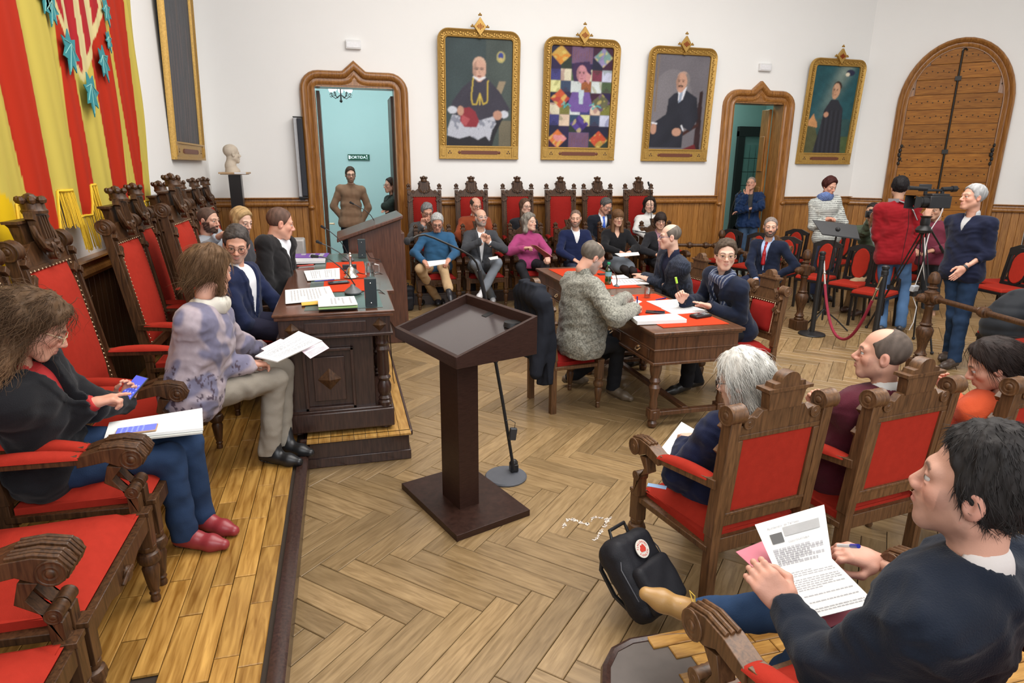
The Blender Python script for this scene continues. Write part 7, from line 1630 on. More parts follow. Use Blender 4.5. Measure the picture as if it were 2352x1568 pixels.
# clerk tables
cG = lambda *L: [(1180 + x / 3.1367, 500 + y / 3.1367) for x, y in L]
def tq(z, *L): return [T(x, y, z) for x, y in cG(*L)][::-1]
sheet('paper_sheet', 'upper open sheet before the man with the striped scarf', 'paper', tq(ZT_, (955, 603), (1060, 650), (1275, 636), (1225, 586)), .004, lines=12)
sheet('paper_sheet', 'lower open sheet under the hand of the man with the striped scarf', 'paper', tq(ZT_, (1062, 655), (1150, 697), (1412, 677), (1268, 634)), .005, lines=12)
sheet('paper_stack', 'thick white stack of papers at the near end of the table', 'paper', tq(ZT_, (845, 735), (890, 772), (1245, 756), (1160, 712)), .028)
sheet('paper_sheet', 'small white note under the pen of the man in speckled sweater', 'paper', tq(ZT_, (820, 612), (850, 640), (925, 605), (885, 590)), .002)
sheet('paper_stack', 'white papers before the bald man on the far table', 'paper', tq(ZT_, (700, 448), (715, 490), (975, 478), (905, 440)), .008, lines=8)
sheet('paper_sheet', 'white sheet with blue pen at the far side of the green bottle', 'paper', tq(ZT_, (705, 420), (712, 440), (830, 434), (790, 412)), .004)
phone('black phone lying on the felt of the near table', (T(1481, 717, ZT_) + T(1529, 720, ZT_)) / 2 + [0, 0, .008], T(1529, 720, ZT_) - T(1481, 717, ZT_), (0, 0, 1))
phone('black phone on the far table beside the bottle', T(1389, 629, ZT_ + .006), (1, 0, 0), (0, 0, 1))
t = thing('desk_telephone', 'black keypad handset lying near the table corner', 'handset'); q = [T(x, y, ZT_) for x, y in cG((1255, 712), (1400, 690), (1435, 715), (1290, 742))]; c_ = sum(q) / 4; yv = Vector(nrm(q[1] - q[0])); M = Matrix((yv, Vector((0, 0, 1)).cross(yv), (0, 0, 1))).transposed().to_4x4(); M.translation = Vector(c_) + Vector((0, 0, .012)); t.matrix_world = M
b = MB(); b.box((0, 0, 0), (.17, .085, .022)); b.build('body', BLACK, t, bevel=.006); b = MB(); b.box((-.04, .005, .0125), (.07, .06, .002)); b.build('screen', mat('dark screen', (.02, .02, .03), .08), t)
for i in range(4):
    for j in range(3): b = MB(); b.box((.015 + .016 * i, -.022 + .02 * j, .0125), (.009, .010, .003)); b.build('key', mat('grey keys', (.35, .35, .36), .5), t)
pen('blue ballpoint on the near table between glass and papers', T(*cG((1025, 590))[0], ZT_ + .006), T(*cG((1095, 577))[0], ZT_ + .006), .005, (.03, .04, .25))
def tumbler(label, p, z):
    t = thing('drinking_glass', label, 'glass', T(*p, z)); b = MB(); b.lathe([(.028, 0), (.033, .10), (.031, .10), (.026, .008)], None, 18, False); b.lathe([(.001, .004), (.027, .004)], None, 18, False); b.build('glass_wall', CLEAR, t); b = MB(); b.lathe([(.026, .006), (.0285, .05)], None, 16); b.build('water', glass('water', (.85, .92, .93), .9), t)
tumbler('glass of water on the near table', cG((960, 576))[0], ZT_)
t = thing('water_bottle', 'green plastic water bottle on the far table', 'bottle', T(*cG((678, 478))[0], ZT_)); GB = glass('green plastic', (.22, .72, .48), .80)
b = MB(); b.lathe([(.028, 0), (.033, .006), (.033, .05), (.030, .07), (.033, .09), (.033, .13), (.030, .155), (.014, .195), (.013, .21)], None, 18, False); b.build('bottle_body', GB, t)
b = MB(); b.lathe([(.016, .205), (.016, .225)], None, 14); b.build('cap', mat('green cap', (.02, .35, .16), .4), t); b = MB(); b.lathe([(.0338, .085), (.0338, .13)], None, 18, False); b.build('label_band', mat('pale label', (.20, .45, .50), .5), t); b = MB(); b.lathe([(.031, .004), (.0315, .05)], None, 16); b.build('water', glass('green water', (.3, .75, .6), .85), t)
goose('small microphone on the far table beside the bottle', T(*cG((742, 494))[0], ZT_), cG((740, 485), (745, 450), (735, 410), (715, 380), (702, 368)), ZT_, headr=.011, fs=.45)
J = LIN['grey-bearded balding man in speckled grey wool sweater writing at the table']
w_ = J['WR'][1] + nrm(J['WR'][1] - J['EL'][1]) * .09; pen('dark blue pen held upright by the man in speckled sweater', w_ + [0, 0, -.05], w_ + [-.01, .0, .09], .005, (.03, .04, .15))
J = LIN['curly-haired man with glasses and striped navy scarf looking at the camera']; w_ = J['WR'][1] + nrm((-.5, -.1, .8)) * .10; t = thing('highlighter', 'lime green highlighter in the raised hand of the man with scarf', 'pen', w_); b = MB(); b.cyl((0, 0, 0), (-.03, 0, .10), .008); b.build('barrel', BLACK, t); b = MB(); b.cyl((-.02, 0, .07), (-.036, 0, .12), .0095); b.build('cap', mat('lime plastic', (.45, .85, .08), .4), t)
# papers in the audience's hands
def held(label, pts, D, th=.004, lines=0, m=PAPER, name='paper_sheet', cat='paper'): return sheet(name, label, cat, [AT(x, y, d) for x, y, d in pts], th, m, lines)
held('newspaper held by the man in blue sweater', [(981, 601, 8.35), (1024, 597, 8.35), (1023, 606, 8.2), (986, 613, 8.2)], 0, .008, 5)
held('white papers on the lap of the bald man in grey suit', [(1122, 592, 8.6), (1143, 588, 8.6), (1145, 594, 8.45), (1126, 597, 8.45)], 0)
held('red and white folder held by the woman in pink sweater', [(1218, 562, 8.75), (1232, 564, 8.6), (1268, 589, 8.5), (1252, 591, 8.7)], 0, .006, m=mat('red white cover', (.45, .12, .12), .5, var=.5, scale=12), name='folder', cat='folder')
held('dark folder with white sheet on the lap of the long-haired woman', [(1412, 583, 9.0), (1466, 580, 9.0), (1469, 586, 8.85), (1424, 590, 8.85)], 0, .008)
cA = lambda x, y: (x / 2.904, 560 + y / 2.904)
J = LIN['woman with brown bobbed hair in mottled grey-pink cardigan holding papers']; D3 = math.hypot(*J['WR'][1][:2])
held('white document sheaf held by the woman in mottled cardigan', [(*cA(1700, 755), D3), (*cA(1990, 588), D3 + .22), (*cA(2148, 652), D3 + .20), (*cA(1850, 792), D3 - .02)], 0, .010, 14)
held('pink printed sheet sticking out under the white sheaf', [(*cA(2010, 715), D3 + .12), (*cA(2150, 650), D3 + .18), (*cA(2196, 695), D3 + .14), (*cA(2070, 766), D3 + .06)], 0, .002, 6, m=mat('pink paper', (.80, .62, .68), .7, var=.02))
held('pale pink sheet behind the white sheaf', [(*cA(1740, 700), D3 + .05), (*cA(1870, 634), D3 + .15), (*cA(1960, 660), D3 + .15), (*cA(1820, 740), D3 + .03)], 0, .002, m=mat('pink paper', (.80, .62, .68), .7, var=.02))
J = LIN['woman with long curly brown hair, black jacket and jeans tapping a phone']; zl0 = .80
fo = [T(252, 975, zl0), T(240, 1012, zl0 + .0), T(467, 988, zl0), T(465, 942, zl0)][::-1]
sheet('paper_folder', 'white folder on the lap of the curly-haired woman', 'folder', fo, .012, lines=0)
sheet('lap_cover', 'grey card under the white folder on her lap', 'folder', [p + np.array([.0, -.015, -.010]) for p in fo], .008, m=mat('grey card', (.55, .56, .52), .6))
pc = sum([T(x, y, zl0 + .018) for x, y in ((272, 978), (365, 968), (356, 995), (262, 1007))]) / 4
phone('second phone lying lit on the white lap folder', pc, T(360, 981, zl0) - T(267, 993, zl0), (0, 0, 1), .078, .16, (.10, .12, .55), .9, (.45, .28, .16))
wl = J['WR'][0]; a_ = AT(274, 930, math.hypot(wl[0], wl[1]) - .06); b_ = AT(332, 860, math.hypot(wl[0], wl[1]) + .02); c_ = (a_ + b_) / 2
phone('dark phone held up by the curly-haired woman', c_, b_ - a_, np.cross(b_ - a_, [.2, 1, 0]) * -1 + np.array([-.3, -.3, .3]), .075, .155, (.06, .08, .45), .8)
J = LIN['white-haired woman in navy coat seated in the near row, reading']; DR = math.hypot(*J['WR'][0][:2])
held('white sheets held by the white-haired woman', [(1512, 1040, DR + .12), (1566, 970, DR + .28), (1604, 992, DR + .22), (1548, 1058, DR + .05)], 0, .006)
c_ = T(1509, 1116, .55); t = thing('badge_card', 'pale blue card lying on the red seat beside the white-haired woman', 'card', c_, R(-35)); b = MB(); b.box((0, 0, 0), (.085, .03, .002)); b.build('card', mat('pale blue card', (.35, .52, .78), .5), t)
J = LIN['man in dark navy jumper and tan boots reading a sheet in the foreground']
sh_ = [(1734, 1205, 1.98), (1893, 1159, 2.02), (1911, 1283, 1.86), (1782, 1313, 1.84)]; lo_ = [(1782, 1313, 1.84), (1911, 1283, 1.86), (2012, 1385, 1.70), (1877, 1419, 1.66)]
tq_ = [AT(*p) for p in sh_]; bq_ = [AT(*p) for p in lo_]
def flat(q, k, px, py):
    o_ = [q[i] for i in range(4) if i != k]; n_ = np.cross(o_[1] - o_[0], o_[2] - o_[0]); d = ray(px, py); q[k] = CAM + d * (((o_[0] - CAM) @ n_) / (d @ n_))
flat(tq_, 0, 1734, 1205); flat(bq_, 3, 1877, 1419)
o = sheet('printed_agenda', 'white printed agenda sheet held over a pink folder in the foreground', 'paper', tq_, .0015, lines=8, v0=.58)
o2 = sheet('lower_half', '', '', bq_, .0015, lines=20, margin=.08)
for k in ('label', 'category'):
    if k in o2: del o2[k]
o2.parent = o; o2.location = o2.location - o.location
def qmap(q, u, v): return q[0] * (1 - u) * (1 - v) + q[1] * u * (1 - v) + q[2] * u * v + q[3] * (1 - u) * v
up_ = nrm(np.cross(tq_[1] - tq_[0], tq_[3] - tq_[0])); up_ = up_ if up_[2] > 0 else -up_
for nm, (u0, u1, v0, v1), cc in (('grey_header', (.36, .90, .22, .40), (.42, .42, .42)), ('dark_box', (.14, .33, .30, .50), (.12, .12, .12))):
    b = MB(); b.add([tuple(qmap(tq_, u, v) + up_ * .0035 - np.array(o.location)) for u, v in ((u0, v0), (u1, v0), (u1, v1), (u0, v1))], [(0, 1, 2, 3)]); b.build(nm, mat(nm, cc, .8), o)
xx = Vector(nrm(tq_[1] - tq_[0])); zz = Vector(up_); yy = zz.cross(xx); 
Mx = Matrix((xx, yy, zz)).transposed().to_4x4(); Mx.translation = Vector(qmap(tq_, .38, .175) + up_ * .004) - o.location; textobj('agenda_heading', 'Ajuntament  de Terrassa', .010, INK, o, Mx)
Mx = Mx.copy(); Mx.translation = Vector(qmap(tq_, .55, .52) + up_ * .004) - o.location; textobj('agenda_title', 'CONVOCATORIA', .008, INK, o, Mx)
pf = [(1690, 1268, 1.95), (1765, 1238, 2.08), (2000, 1400, 1.74), (1888, 1450, 1.66)]; pq = [AT(x, y, d) - np.array([0, 0, .0]) for x, y, d in pf]
sheet('pink_folder', 'pink card folder under the agenda in the foreground', 'folder', pq, .002, m=mat('rose card', (.56, .17, .22), .6, var=.03))
pen('blue-capped pen between the fingers of the man with the agenda', AT(1925, 1252, 1.84), AT(1972, 1254, 1.74), .0048, (.7, .7, .72), (.02, .03, .35))
# ---------------------------------------------------------------- microphone stand by the lectern
base = G(1162, 1096); t = thing('microphone_stand', 'round-based boom microphone stand behind the dark lectern', 'microphone stand', base)
b = MB(); b.lathe([(.135, 0), (.137, .010), (.130, .018), (.05, .022), (.001, .022)], None, 26); b.build('round_base', mat('grey cast base', (.085, .09, .105), .5), t)
D0 = math.hypot(base[0], base[1]); f0 = G(1180, 1078, .03) - base
b = MB(); b.box(tuple(f0 + [0, 0, .02]), (.05, .06, .05)); b.ball(tuple(f0 + [0, 0, .045]), .03, 8); b.build('swivel', BLACK, t, bevel=.004)
top = G(1180, 1078, .05); pts = [top, AT(1155, 925, D0 + .02), AT(1135, 812, D0 + .04), AT(1120, 720, D0 + .05)]
b = MB(); b.tube([tuple(p - base) for p in pts], .0105, 8); b.build('pole', BLACK, t); b = MB(); b.cyl(tuple(AT(1139, 832, D0 + .04) - base), tuple(AT(1120, 716, D0 + .05) - base), .0155); b.build('clutch', BLACK, t)
up2 = [(1120, 716), (1112, 672), (1100, 621), (1094, 603), (1082, 588), (1058, 574), (1032, 562), (996, 546), (975, 539), (960, 541), (948, 547)]
P = [AT(x, y, D0 + .05 - .02 * i) for i, (x, y) in enumerate(up2)]; b = MB(); b.tube([tuple(p - base) for p in P[:3]], .013, 8); b.build('upper_tube', BLACK, t); b = MB(); b.tube([tuple(p - base) for p in P[2:]], .006, 7); b.build('boom', IRON, t)
b = MB(); e1 = P[-1] - base; d_ = nrm(P[-1] - P[-2]); b.cyl(tuple(e1), tuple(e1 + d_ * .03), .012); b.ball(tuple(e1 + d_ * .04), .019, 10, (1, 1, 1.2)); b.build('foam_head', mat('mic foam', (.02, .02, .022), .95), t)
p_ = AT(1178, 996, D0 - .01) - base; b = MB(); b.box(tuple(p_), (.045, .03, .08), (0, R(8), 0)); b.build('clip_transmitter', mat('dark radio pack', (.03, .032, .037), .4), t, bevel=.005); b = MB(); b.tube([tuple(p_ + [.01, 0, .04]), tuple(p_ + [.015, 0, .075]), tuple(p_ + [-.02, 0, .10]), tuple(p_ + [-.045, 0, .095])], .0022, 5); b.build('thin_cord', BLACK, t)
def micstand(label, foot, pts, r=.006):
    foot = np.array(foot, float); t = thing('microphone_stand', label, 'microphone stand', foot); D = math.hypot(foot[0], foot[1]); b = MB(); b.lathe([(.11, 0), (.11, .012), (.02, .02)], None, 18); b.build('round_base', BLACK, t)
    P = [AT(x, y, D) - foot for x, y in pts]; P = [np.array([0, 0, .02])] + P; b = MB(); b.tube([tuple(p) for p in P], r, 7); b.build('pole', IRON, t); b = MB(); d = nrm(P[-1] - P[-2]); b.cyl(tuple(P[-1]), tuple(P[-1] + d * .05), .013, .016, 9); b.ball(tuple(P[-1] + d * .055), .017, 8); b.build('head', BLACK, t)
q_ = WY(1497, 492, 9.22); micstand('thin microphone stand in front of the curly-haired woman in white', (q_[0], 9.22, .17), [(1496, 500), (1495, 470), (1494, 440), (1491, 427)])
q_ = WY(1665, 552, 9.75); micstand('slanting microphone stand before the narrow doorway', (q_[0], 9.75, 0), [(1666, 552), (1672, 520), (1682, 475), (1690, 452), (1696, 445)])
# ---------------------------------------------------------------- rope barrier
def stanchion(x, y, label, hook):
    t = thing('rope_post', label, 'post', (x, y, 0), 0, 'rope barrier posts'); b = MB(); b.lathe([(.15, 0), (.155, .008), (.15, .018), (.06, .03), (.03, .04)], None, 24); b.build('base', BLACK, t)
    b = MB(); b.lathe([(.029, .03), (.029, .91), (.034, .915), (.034, .955), (.029, .96), (.029, .972), (.036, .978), (.036, 1.0), (.020, 1.012)], None, 18); b.build('post', BLACK, t); return t
s1 = G(1864, 768); s2 = G(2035, 612, 1.0); stanchion(s1[0], s1[1], 'black rope post beside the turned balustrade post', 0); stanchion(s2[0], s2[1], 'black rope post in front of the cameraman', 0)
t = thing('barrier_rope', 'crimson rope sagging between the two black posts', 'rope', (s1[0], s1[1], 0)); a_ = np.array([s1[0] + .03, s1[1], .90]); c_ = np.array([s2[0] - .03, s2[1], .90]); P = []
lowz = G(1945, 762, .0); dl = .80
for i in range(25):
    u = i / 24; P.append(a_ * (1 - u) + c_ * u - np.array([0, 0, dl * (1 - abs(2 * u - 1) ** 2.2)]))
o0 = np.array([s1[0], s1[1], 0]); b = MB(); b.tube([tuple(p - o0) for p in P[2:-2]], .016, 10); b.build('rope', mat('crimson rope', (.26, .012, .035), .8, var=.2, scale=150, bump=.6, bscale=300), t, bevel=0)
for pp in (P[:3], P[-3:]): b = MB(); b.tube([tuple(p - o0) for p in pp], .012, 8); b.ball(tuple(pp[1] - o0), .019, 8); b.build('chrome_hook', SILVER, t)
# ---------------------------------------------------------------- music stand
ms = G(1886, 768, 0) + np.array([.18, .22, 0]); t = thing('music_stand', 'black music stand in front of the woman in striped top', 'music stand', ms); Dm = math.hypot(ms[0], ms[1])
pl = [AT(x, y, Dm + k) - ms for x, y, k in ((1866, 504, -.05), (1967, 517, .08), (1975, 549, -.03), (1889, 538, -.14))]
b = MB(); n_ = nrm(np.cross(pl[1] - pl[0], pl[3] - pl[0])) * .008; b.add([tuple(p) for p in pl] + [tuple(p + n_) for p in pl], [(0, 1, 2, 3), (7, 6, 5, 4), (0, 4, 5, 1), (1, 5, 6, 2), (2, 6, 7, 3), (3, 7, 4, 0)]); b.beam(tuple(pl[3]), tuple(pl[2]), .05, .012); b.build('desk_plate', mat('matte black sheet', (.014, .014, .016), .5), t)
top_ = (pl[0] + pl[1] + pl[2] + pl[3]) / 4; b = MB(); b.tube([tuple(top_), (0, 0, .75), (0, 0, .12)], .011, 8); b.cyl((0, 0, .55), (0, 0, .45), .018); b.ball(tuple(top_), .03, 8); b.build('column', BLACK, t)
for a in (200, 320, 80): b = MB(); d = unit(a); b.tube([(0, 0, .26), tuple(d * .16 + [0, 0, .14]), tuple(d * .30 + [0, 0, .012])], .009, 6); b.build('leg', BLACK, t)
# ---------------------------------------------------------------- video camera on tripod
tb = AT(2122, 540, 6.95); tb = np.array([5.78, 5.62, 0.0]); cdp = WY(2122, 560, 5.62); tb[0] = cdp[0]; Dk = math.hypot(tb[0], tb[1])
t = thing('camera_tripod', 'black three-legged tripod carrying the video camera', 'tripod', tb); apex = AT(2122, 528, Dk) - tb
for (x, y, lb) in ((1998, 748, 0), (2098, 778, 0), (2140, 812, 0)):
    ft = G(x, y, .01) - tb
    if x == 1998: ft = G(1990, 752, .01) - tb
    s_ = nrm(np.cross(ft - apex, [0, 0, 1])) * .022
    b = MB(); m_ = apex * .45 + ft * .55; b.tube([tuple(apex + s_), tuple(m_ + s_ * .8)], .008, 6); b.tube([tuple(apex - s_), tuple(m_ - s_ * .8)], .008, 6); b.tube([tuple(m_ + (apex - m_) * .15), tuple(ft)], .011, 6); b.box(tuple(m_), (.05, .05, .05)); b.ball(tuple(ft + [0, 0, .01]), .02, 7); b.build('leg', BLACK, t)
b = MB(); b.lathe([(.075, -.03), (.085, 0), (.07, .03), (.045, .05), (.05, .08), (.045, .13), (.06, .15)], Matrix.Translation(apex), 16); b.build('fluid_head', BLACK, t); b = MB(); b.cyl(tuple(apex + [0, 0, .1]), tuple(AT(2166, 575, Dk + .25) - tb), .011, .009); b.cyl(tuple(AT(2160, 566, Dk + .22) - tb), tuple(AT(2168, 580, Dk + .26) - tb), .017); b.build('pan_bar', BLACK, t)
cc = AT(2140, 464, Dk); t = thing('video_camera', 'black shoulder video camera with wide lens hood on the tripod', 'video camera', cc); ax_ = nrm((AT(2092, 463, Dk - .10) - AT(2168, 458, Dk + .12)) * [1, 1, 0]); sd_ = np.cross([0, 0, 1], ax_); MK = Matrix((Vector(sd_), Vector(ax_), (0, 0, 1))).transposed().to_4x4()
b = MB(MK); b.box((0, -.06, .0), (.12, .24, .13)); b.box((0, -.06, .075), (.10, .2, .03)); b.build('body', mat('camera grey black', (.016, .016, .018), .45, bump=.2), t, bevel=.008)
b = MB(MK); b.cyl((0, .05, 0), (0, .17, 0), .055, .058, 18); b.cyl((0, .09, 0), (0, .13, 0), .062, .062, 18); b.build('lens_barrel', BLACK, t); b = MB(MK); b.add([(-.06, .16, -.05), (.06, .16, -.05), (.06, .16, .05), (-.06, .16, .05), (-.085, .25, -.07), (.085, .25, -.07), (.085, .25, .07), (-.085, .25, .07)], [(0, 1, 5, 4), (1, 2, 6, 5), (2, 3, 7, 6), (3, 0, 4, 7)]); b.build('lens_hood', BLACK, t)
b = MB(MK); b.cyl((0, .155, 0), (0, .165, 0), .052, .052, 16); b.build('front_glass', mat('lens glass', (.005, .006, .01), .04), t)
b = MB(MK); b.box((0, .0, .125), (.03, .20, .025)); b.box((0, .09, .10), (.03, .03, .06)); b.box((0, -.10, .10), (.03, .03, .06)); b.build('top_handle', BLACK, t, bevel=.006)
b = MB(MK); b.cyl((0, -.09, .135), (0, -.20, .14), .024, .026, 12); b.cyl((0, -.20, .14), (0, -.25, .142), .034, .032, 14); b.build('viewfinder', BLACK, t)
b = MB(MK); b.cyl((.02, .09, .14), (.02, .30, .15), .016, .022, 12); b.build('shotgun_microphone', mat('mic foam', (.02, .02, .022), .95), t)
b = MB(MK); b.box((-.06, .06, .15), (.02, .12, .075), (0, 0, R(20))); b.build('flip_screen', BLACK, t, bevel=.004); b = MB(MK); b.box((-.075, .06, .15), (.003, .05, .05), (0, 0, R(20))); b.build('red_sticker', mat('pink red sticker', (.85, .18, .20), .5), t)
for k, (lb, L, rr) in enumerate((('white cable hanging from the video camera to the floor', [(2166, 478, 0), (2160, 495, 0), (2148, 512, .0), (2136, 530, -.04), (2128, 560, -.06), (2122, 600, -.06), (2112, 628, -.04), (2100, 660, 0), (2096, 680, .0), (2105, 705, 0), (2098, 740, .0), (2088, 758, 0)], .005), ('second white cable looping beside the tripod', [(2124, 545, -.05), (2124, 580, -.06), (2121, 620, -.05), (2126, 650, -.04), (2130, 668, -.02)], .005), ('thin black cable hanging before the red sweater', [(2088, 480, 0), (2086, 520, 0), (2078, 560, 0), (2070, 600, 0), (2068, 625, 0)], .003))):
    P = [AT(x, y, Dk + d) for x, y, d in L]; b = MB(); b.tube([tuple(p - P[0]) for p in P], rr, 5); o = b.build('cable', WHITE if k < 2 else BLACK); o.location = P[0]; tag(o, lb, 'cable')
p_ = AT(2100, 662, Dk - .02); t = thing('battery_box', 'small white battery box strapped to a tripod leg', 'electronic box', p_); b = MB(); b.box((0, 0, 0), (.10, .05, .07), (R(10), 0, R(15))); b.build('housing', mat('grey white plastic', (.45, .48, .52), .4), t, bevel=.008); b = MB(); b.box((0, 0, -.06), (.05, .05, .06)); b.build('clamp', BLACK, t)
# photographer's still camera
J = LIN['photographer in green parka and khaki trousers aiming a camera']; c_ = AT(2000, 492, math.hypot(*J['Hd'][:2]) - .16); t = thing('photo_camera', 'black photo camera at the eye of the man in green parka', 'camera', c_, R(-25)); b = MB(); b.box((0, 0, 0), (.13, .06, .09)); b.box((0, 0, .055), (.05, .05, .03)); b.build('body', BLACK, t, bevel=.008); b = MB(); b.cyl((-.01, -.02, -.005), (-.01, -.13, -.005), .036, .040, 16); b.build('lens', BLACK, t)
# grey strap on the cameraman
J = LIN['cameraman in red sweater and blue jeans seen from behind']; nb = J['N'] - J['tf'] * .11; P = [J['N'] - J['tr'] * .10 + J['tu'] * .05 + J['tf'] * .02, J['N'] - J['tf'] * .085 + J['tu'] * .045, J['N'] + J['tr'] * .10 - J['tf'] * .075 - J['tu'] * .0, J['N'] + J['tr'] * .16 - J['tf'] * .115 - J['tu'] * .10, J['N'] + J['tr'] * .20 - J['tf'] * .12 - J['tu'] * .2]
b = MB()
for q in range(len(P) - 1): b.beam(tuple(P[q] - P[0]), tuple(P[q + 1] - P[0]), .045, .008, tuple(J['tr']))
o = b.build('camera_strap', mat('grey webbing', (.28, .28, .30), .8)); o.location = P[0]; tag(o, 'wide grey strap across the back of the cameraman', 'strap')
# ---------------------------------------------------------------- coats and bags
CL2 = vcol('coat cloth', .9, .4, 260, spec=.1)
c0 = np.array([1.50, 4.78, 0.0])
def coatf(P):
    q = P - c0; cR = math.cos(R(10)); sR = math.sin(R(10)); x = q[:, 0] * cR + q[:, 1] * sR; y = -q[:, 0] * sR + q[:, 1] * cR; z = P[:, 2]
    w_ = np.interp(z, [.25, .5, .85, .96, 1.03], [.25, .24, .25, .25, .16]); t_ = np.interp(z, [.25, .7, 1.0], [.050, .05, .042]); fo_ = .020 * np.sin(y * 42 + 2 * np.sin(z * 6)) * np.interp(z, [.2, .95], [1.2, .5]) + .008 * np.sin(y * 95 + 3)
    d = np.maximum(np.maximum(np.abs(x + .02 * (1 - z) + .12 * np.clip(z - .45, 0, 1)) - t_ - fo_, np.abs(y) - w_), np.maximum(z - 1.06, .33 + .08 * np.sin(y * 9) - z)); d = smax(d, -(cap(P, c0 + [-.3, .0, .3], c0 + [-.3, 0, .3], .01)), .01)
    a = AT(1195, 800, 4.9) * 0; d = smin(d, cap(P, c0 + [-.02, -.20, .84], c0 + [-.10, -.26, .38], .055, .05), .05); d = smin(d, cap(P, c0 + [-.07, -.21, .96], c0 + [-.07, .21, .96], .075), .06)
    return d - .003 * wob(P, 4, 50)
V, Q = nets(coatf, c0 + [-.3, -.42, .2], c0 + [.25, .36, 1.15], .009); o = npmesh('draped_coat', V - c0, Q, CL2, None, np.tile(np.array([.018, .020, .027]), (len(V), 1))); o.location = c0; tag(o, 'charcoal coat draped over the back of the side chair by the lectern', 'coat')
c1 = np.array([7.3, 4.62, 0]); pj = G(2325, 700, .75); c1 = np.array([pj[0] + .12, pj[1], 0])
def puf(P):
    q = P - c1; d = ell(P, c1 + [0, 0, .66], (.24, .20, .22)); d = smin(d, ell(P, c1 + [-.18, .02, .55], (.14, .16, .2)), .08); return d - .011 * np.abs(np.sin(P[:, 2] * 30 + 2 * q[:, 1])) - .008 * wob(P, 2, 30)
V, Q = nets(puf, c1 + [-.45, -.4, .25], c1 + [.45, .4, 1.15], .013); o = npmesh('puffer_jacket', V - c1, Q, vcol('shell cloth', .45, .1, 200), None, np.tile(np.array([.016, .018, .022]), (len(V), 1))); o.location = c1; tag(o, 'black puffer jacket bundled on a chair at the edge of the picture', 'jacket')
def backpack(label, c, rz, tilt, s=1.0, logo=False):
    c = np.array(c, float); t = thing('backpack', label, 'backpack'); M = Matrix.Translation(c) @ Matrix.Rotation(rz, 4, 'Z') @ Matrix.Rotation(tilt, 4, 'X') @ Matrix.Diagonal((s, s, s, 1)); t.matrix_world = M
    BM = vcol('bag cloth', .6, .35, 160, spec=.3)
    def rb(P, c_, h, r): q = np.abs(P - np.array(c_, f32)) - (np.array(h, f32) - r); return np.sqrt((np.maximum(q, 0) ** 2).sum(1)) + np.minimum(q.max(1), 0) - r
    def f(P): d = rb(P, (0, 0, .19), (.145, .075, .19), .06); return d - .008 * wob(P, 7, 22) - .004 * wob(P, 9, 60)
    V, Q = nets(f, (-.2, -.14, -.03), (.2, .14, .42), .007); npmesh('body', V, Q, BM, t, np.tile(np.array([.012, .012, .016]), (len(V), 1)))
    def f2(P): return rb(P, (0, -.085, .12), (.115, .035, .11), .03) - .006 * wob(P, 3, 30)
    V, Q = nets(f2, (-.16, -.15, -.02), (.16, -.02, .26), .007); npmesh('front_pocket', V, Q, BM, t, np.tile(np.array([.014, .014, .018]), (len(V), 1)))
    b = MB(); b.tube([(-.06, 0, .375), (-.055, -.01, .42), (.055, -.01, .42), (.06, 0, .375)], .009, 7); b.build('top_handle', BLACK, t)
    for sx in (-1, 1): b = MB(); b.tube([(sx * .07, .07, .36), (sx * .10, .12, .28), (sx * .10, .12, .15), (sx * .09, .07, .04)], .012, 6); b.build('shoulder_strap', BLACK, t)
    b = MB(); b.tube([(-.135, -.05, .10), (-.14, -.05, .25), (-.09, -.06, .345), (.09, -.06, .345), (.14, -.05, .25), (.135, -.05, .10)], .0035, 5); b.build('zip', mat('zip grey', (.06, .06, .07), .4), t)
    if logo:
        ML_ = Matrix.Translation((0.0, -.090, .285)) @ Matrix.Rotation(R(4), 4, 'X')
        b = MB(ML_); b.cyl((0, 0, 0), (0, -.004, 0), .042, .042, 24); lg = b.build('round_logo', mat('logo cream', (.75, .70, .62), .6, var=.02), t); RD = mat('logo red', (.62, .05, .03), .6, var=.02)
        b = MB(ML_); b.prism([(-.016, -.012), (-.02, .0), (-.012, .008), (-.008, .018), (.0, .014), (.008, .020), (.016, .010), (.02, -.004), (.012, -.016)], .002, Matrix.Translation((0, -.005, 0))); b.build('fox_emblem', RD, lg)
        for word, r0_, a0, a1, top in (('FJALLRAVEN', .031, 165, 15, 1), ('KANKEN', .031, 215, 325, 0)):
            for i, ch in enumerate(word):
                a = R(a0 + (a1 - a0) * i / (len(word) - 1)); M2 = ML_ @ Matrix.Translation((r0_ * math.cos(a), -.0045, r0_ * math.sin(a))) @ Matrix.Rotation(R(90), 4, 'X') @ Matrix.Rotation(a - math.pi / 2 if top else a + math.pi / 2, 4, 'Z'); textobj('logo_letter', ch, .0145, RD, lg, M2, .0003)
    return t
bc = G(1500, 1440, 0.0); backpack('black canvas backpack with round red and white logo lying by the near chair leg', (1.24, 2.10, .075), R(28), R(-42), .95, True)
bc = G(931, 714, 0); backpack('small black backpack beside the first low armchair', (bc[0], bc[1] + .08, .01), R(10), R(8), .9)
bc = G(1375, 690, 0); 
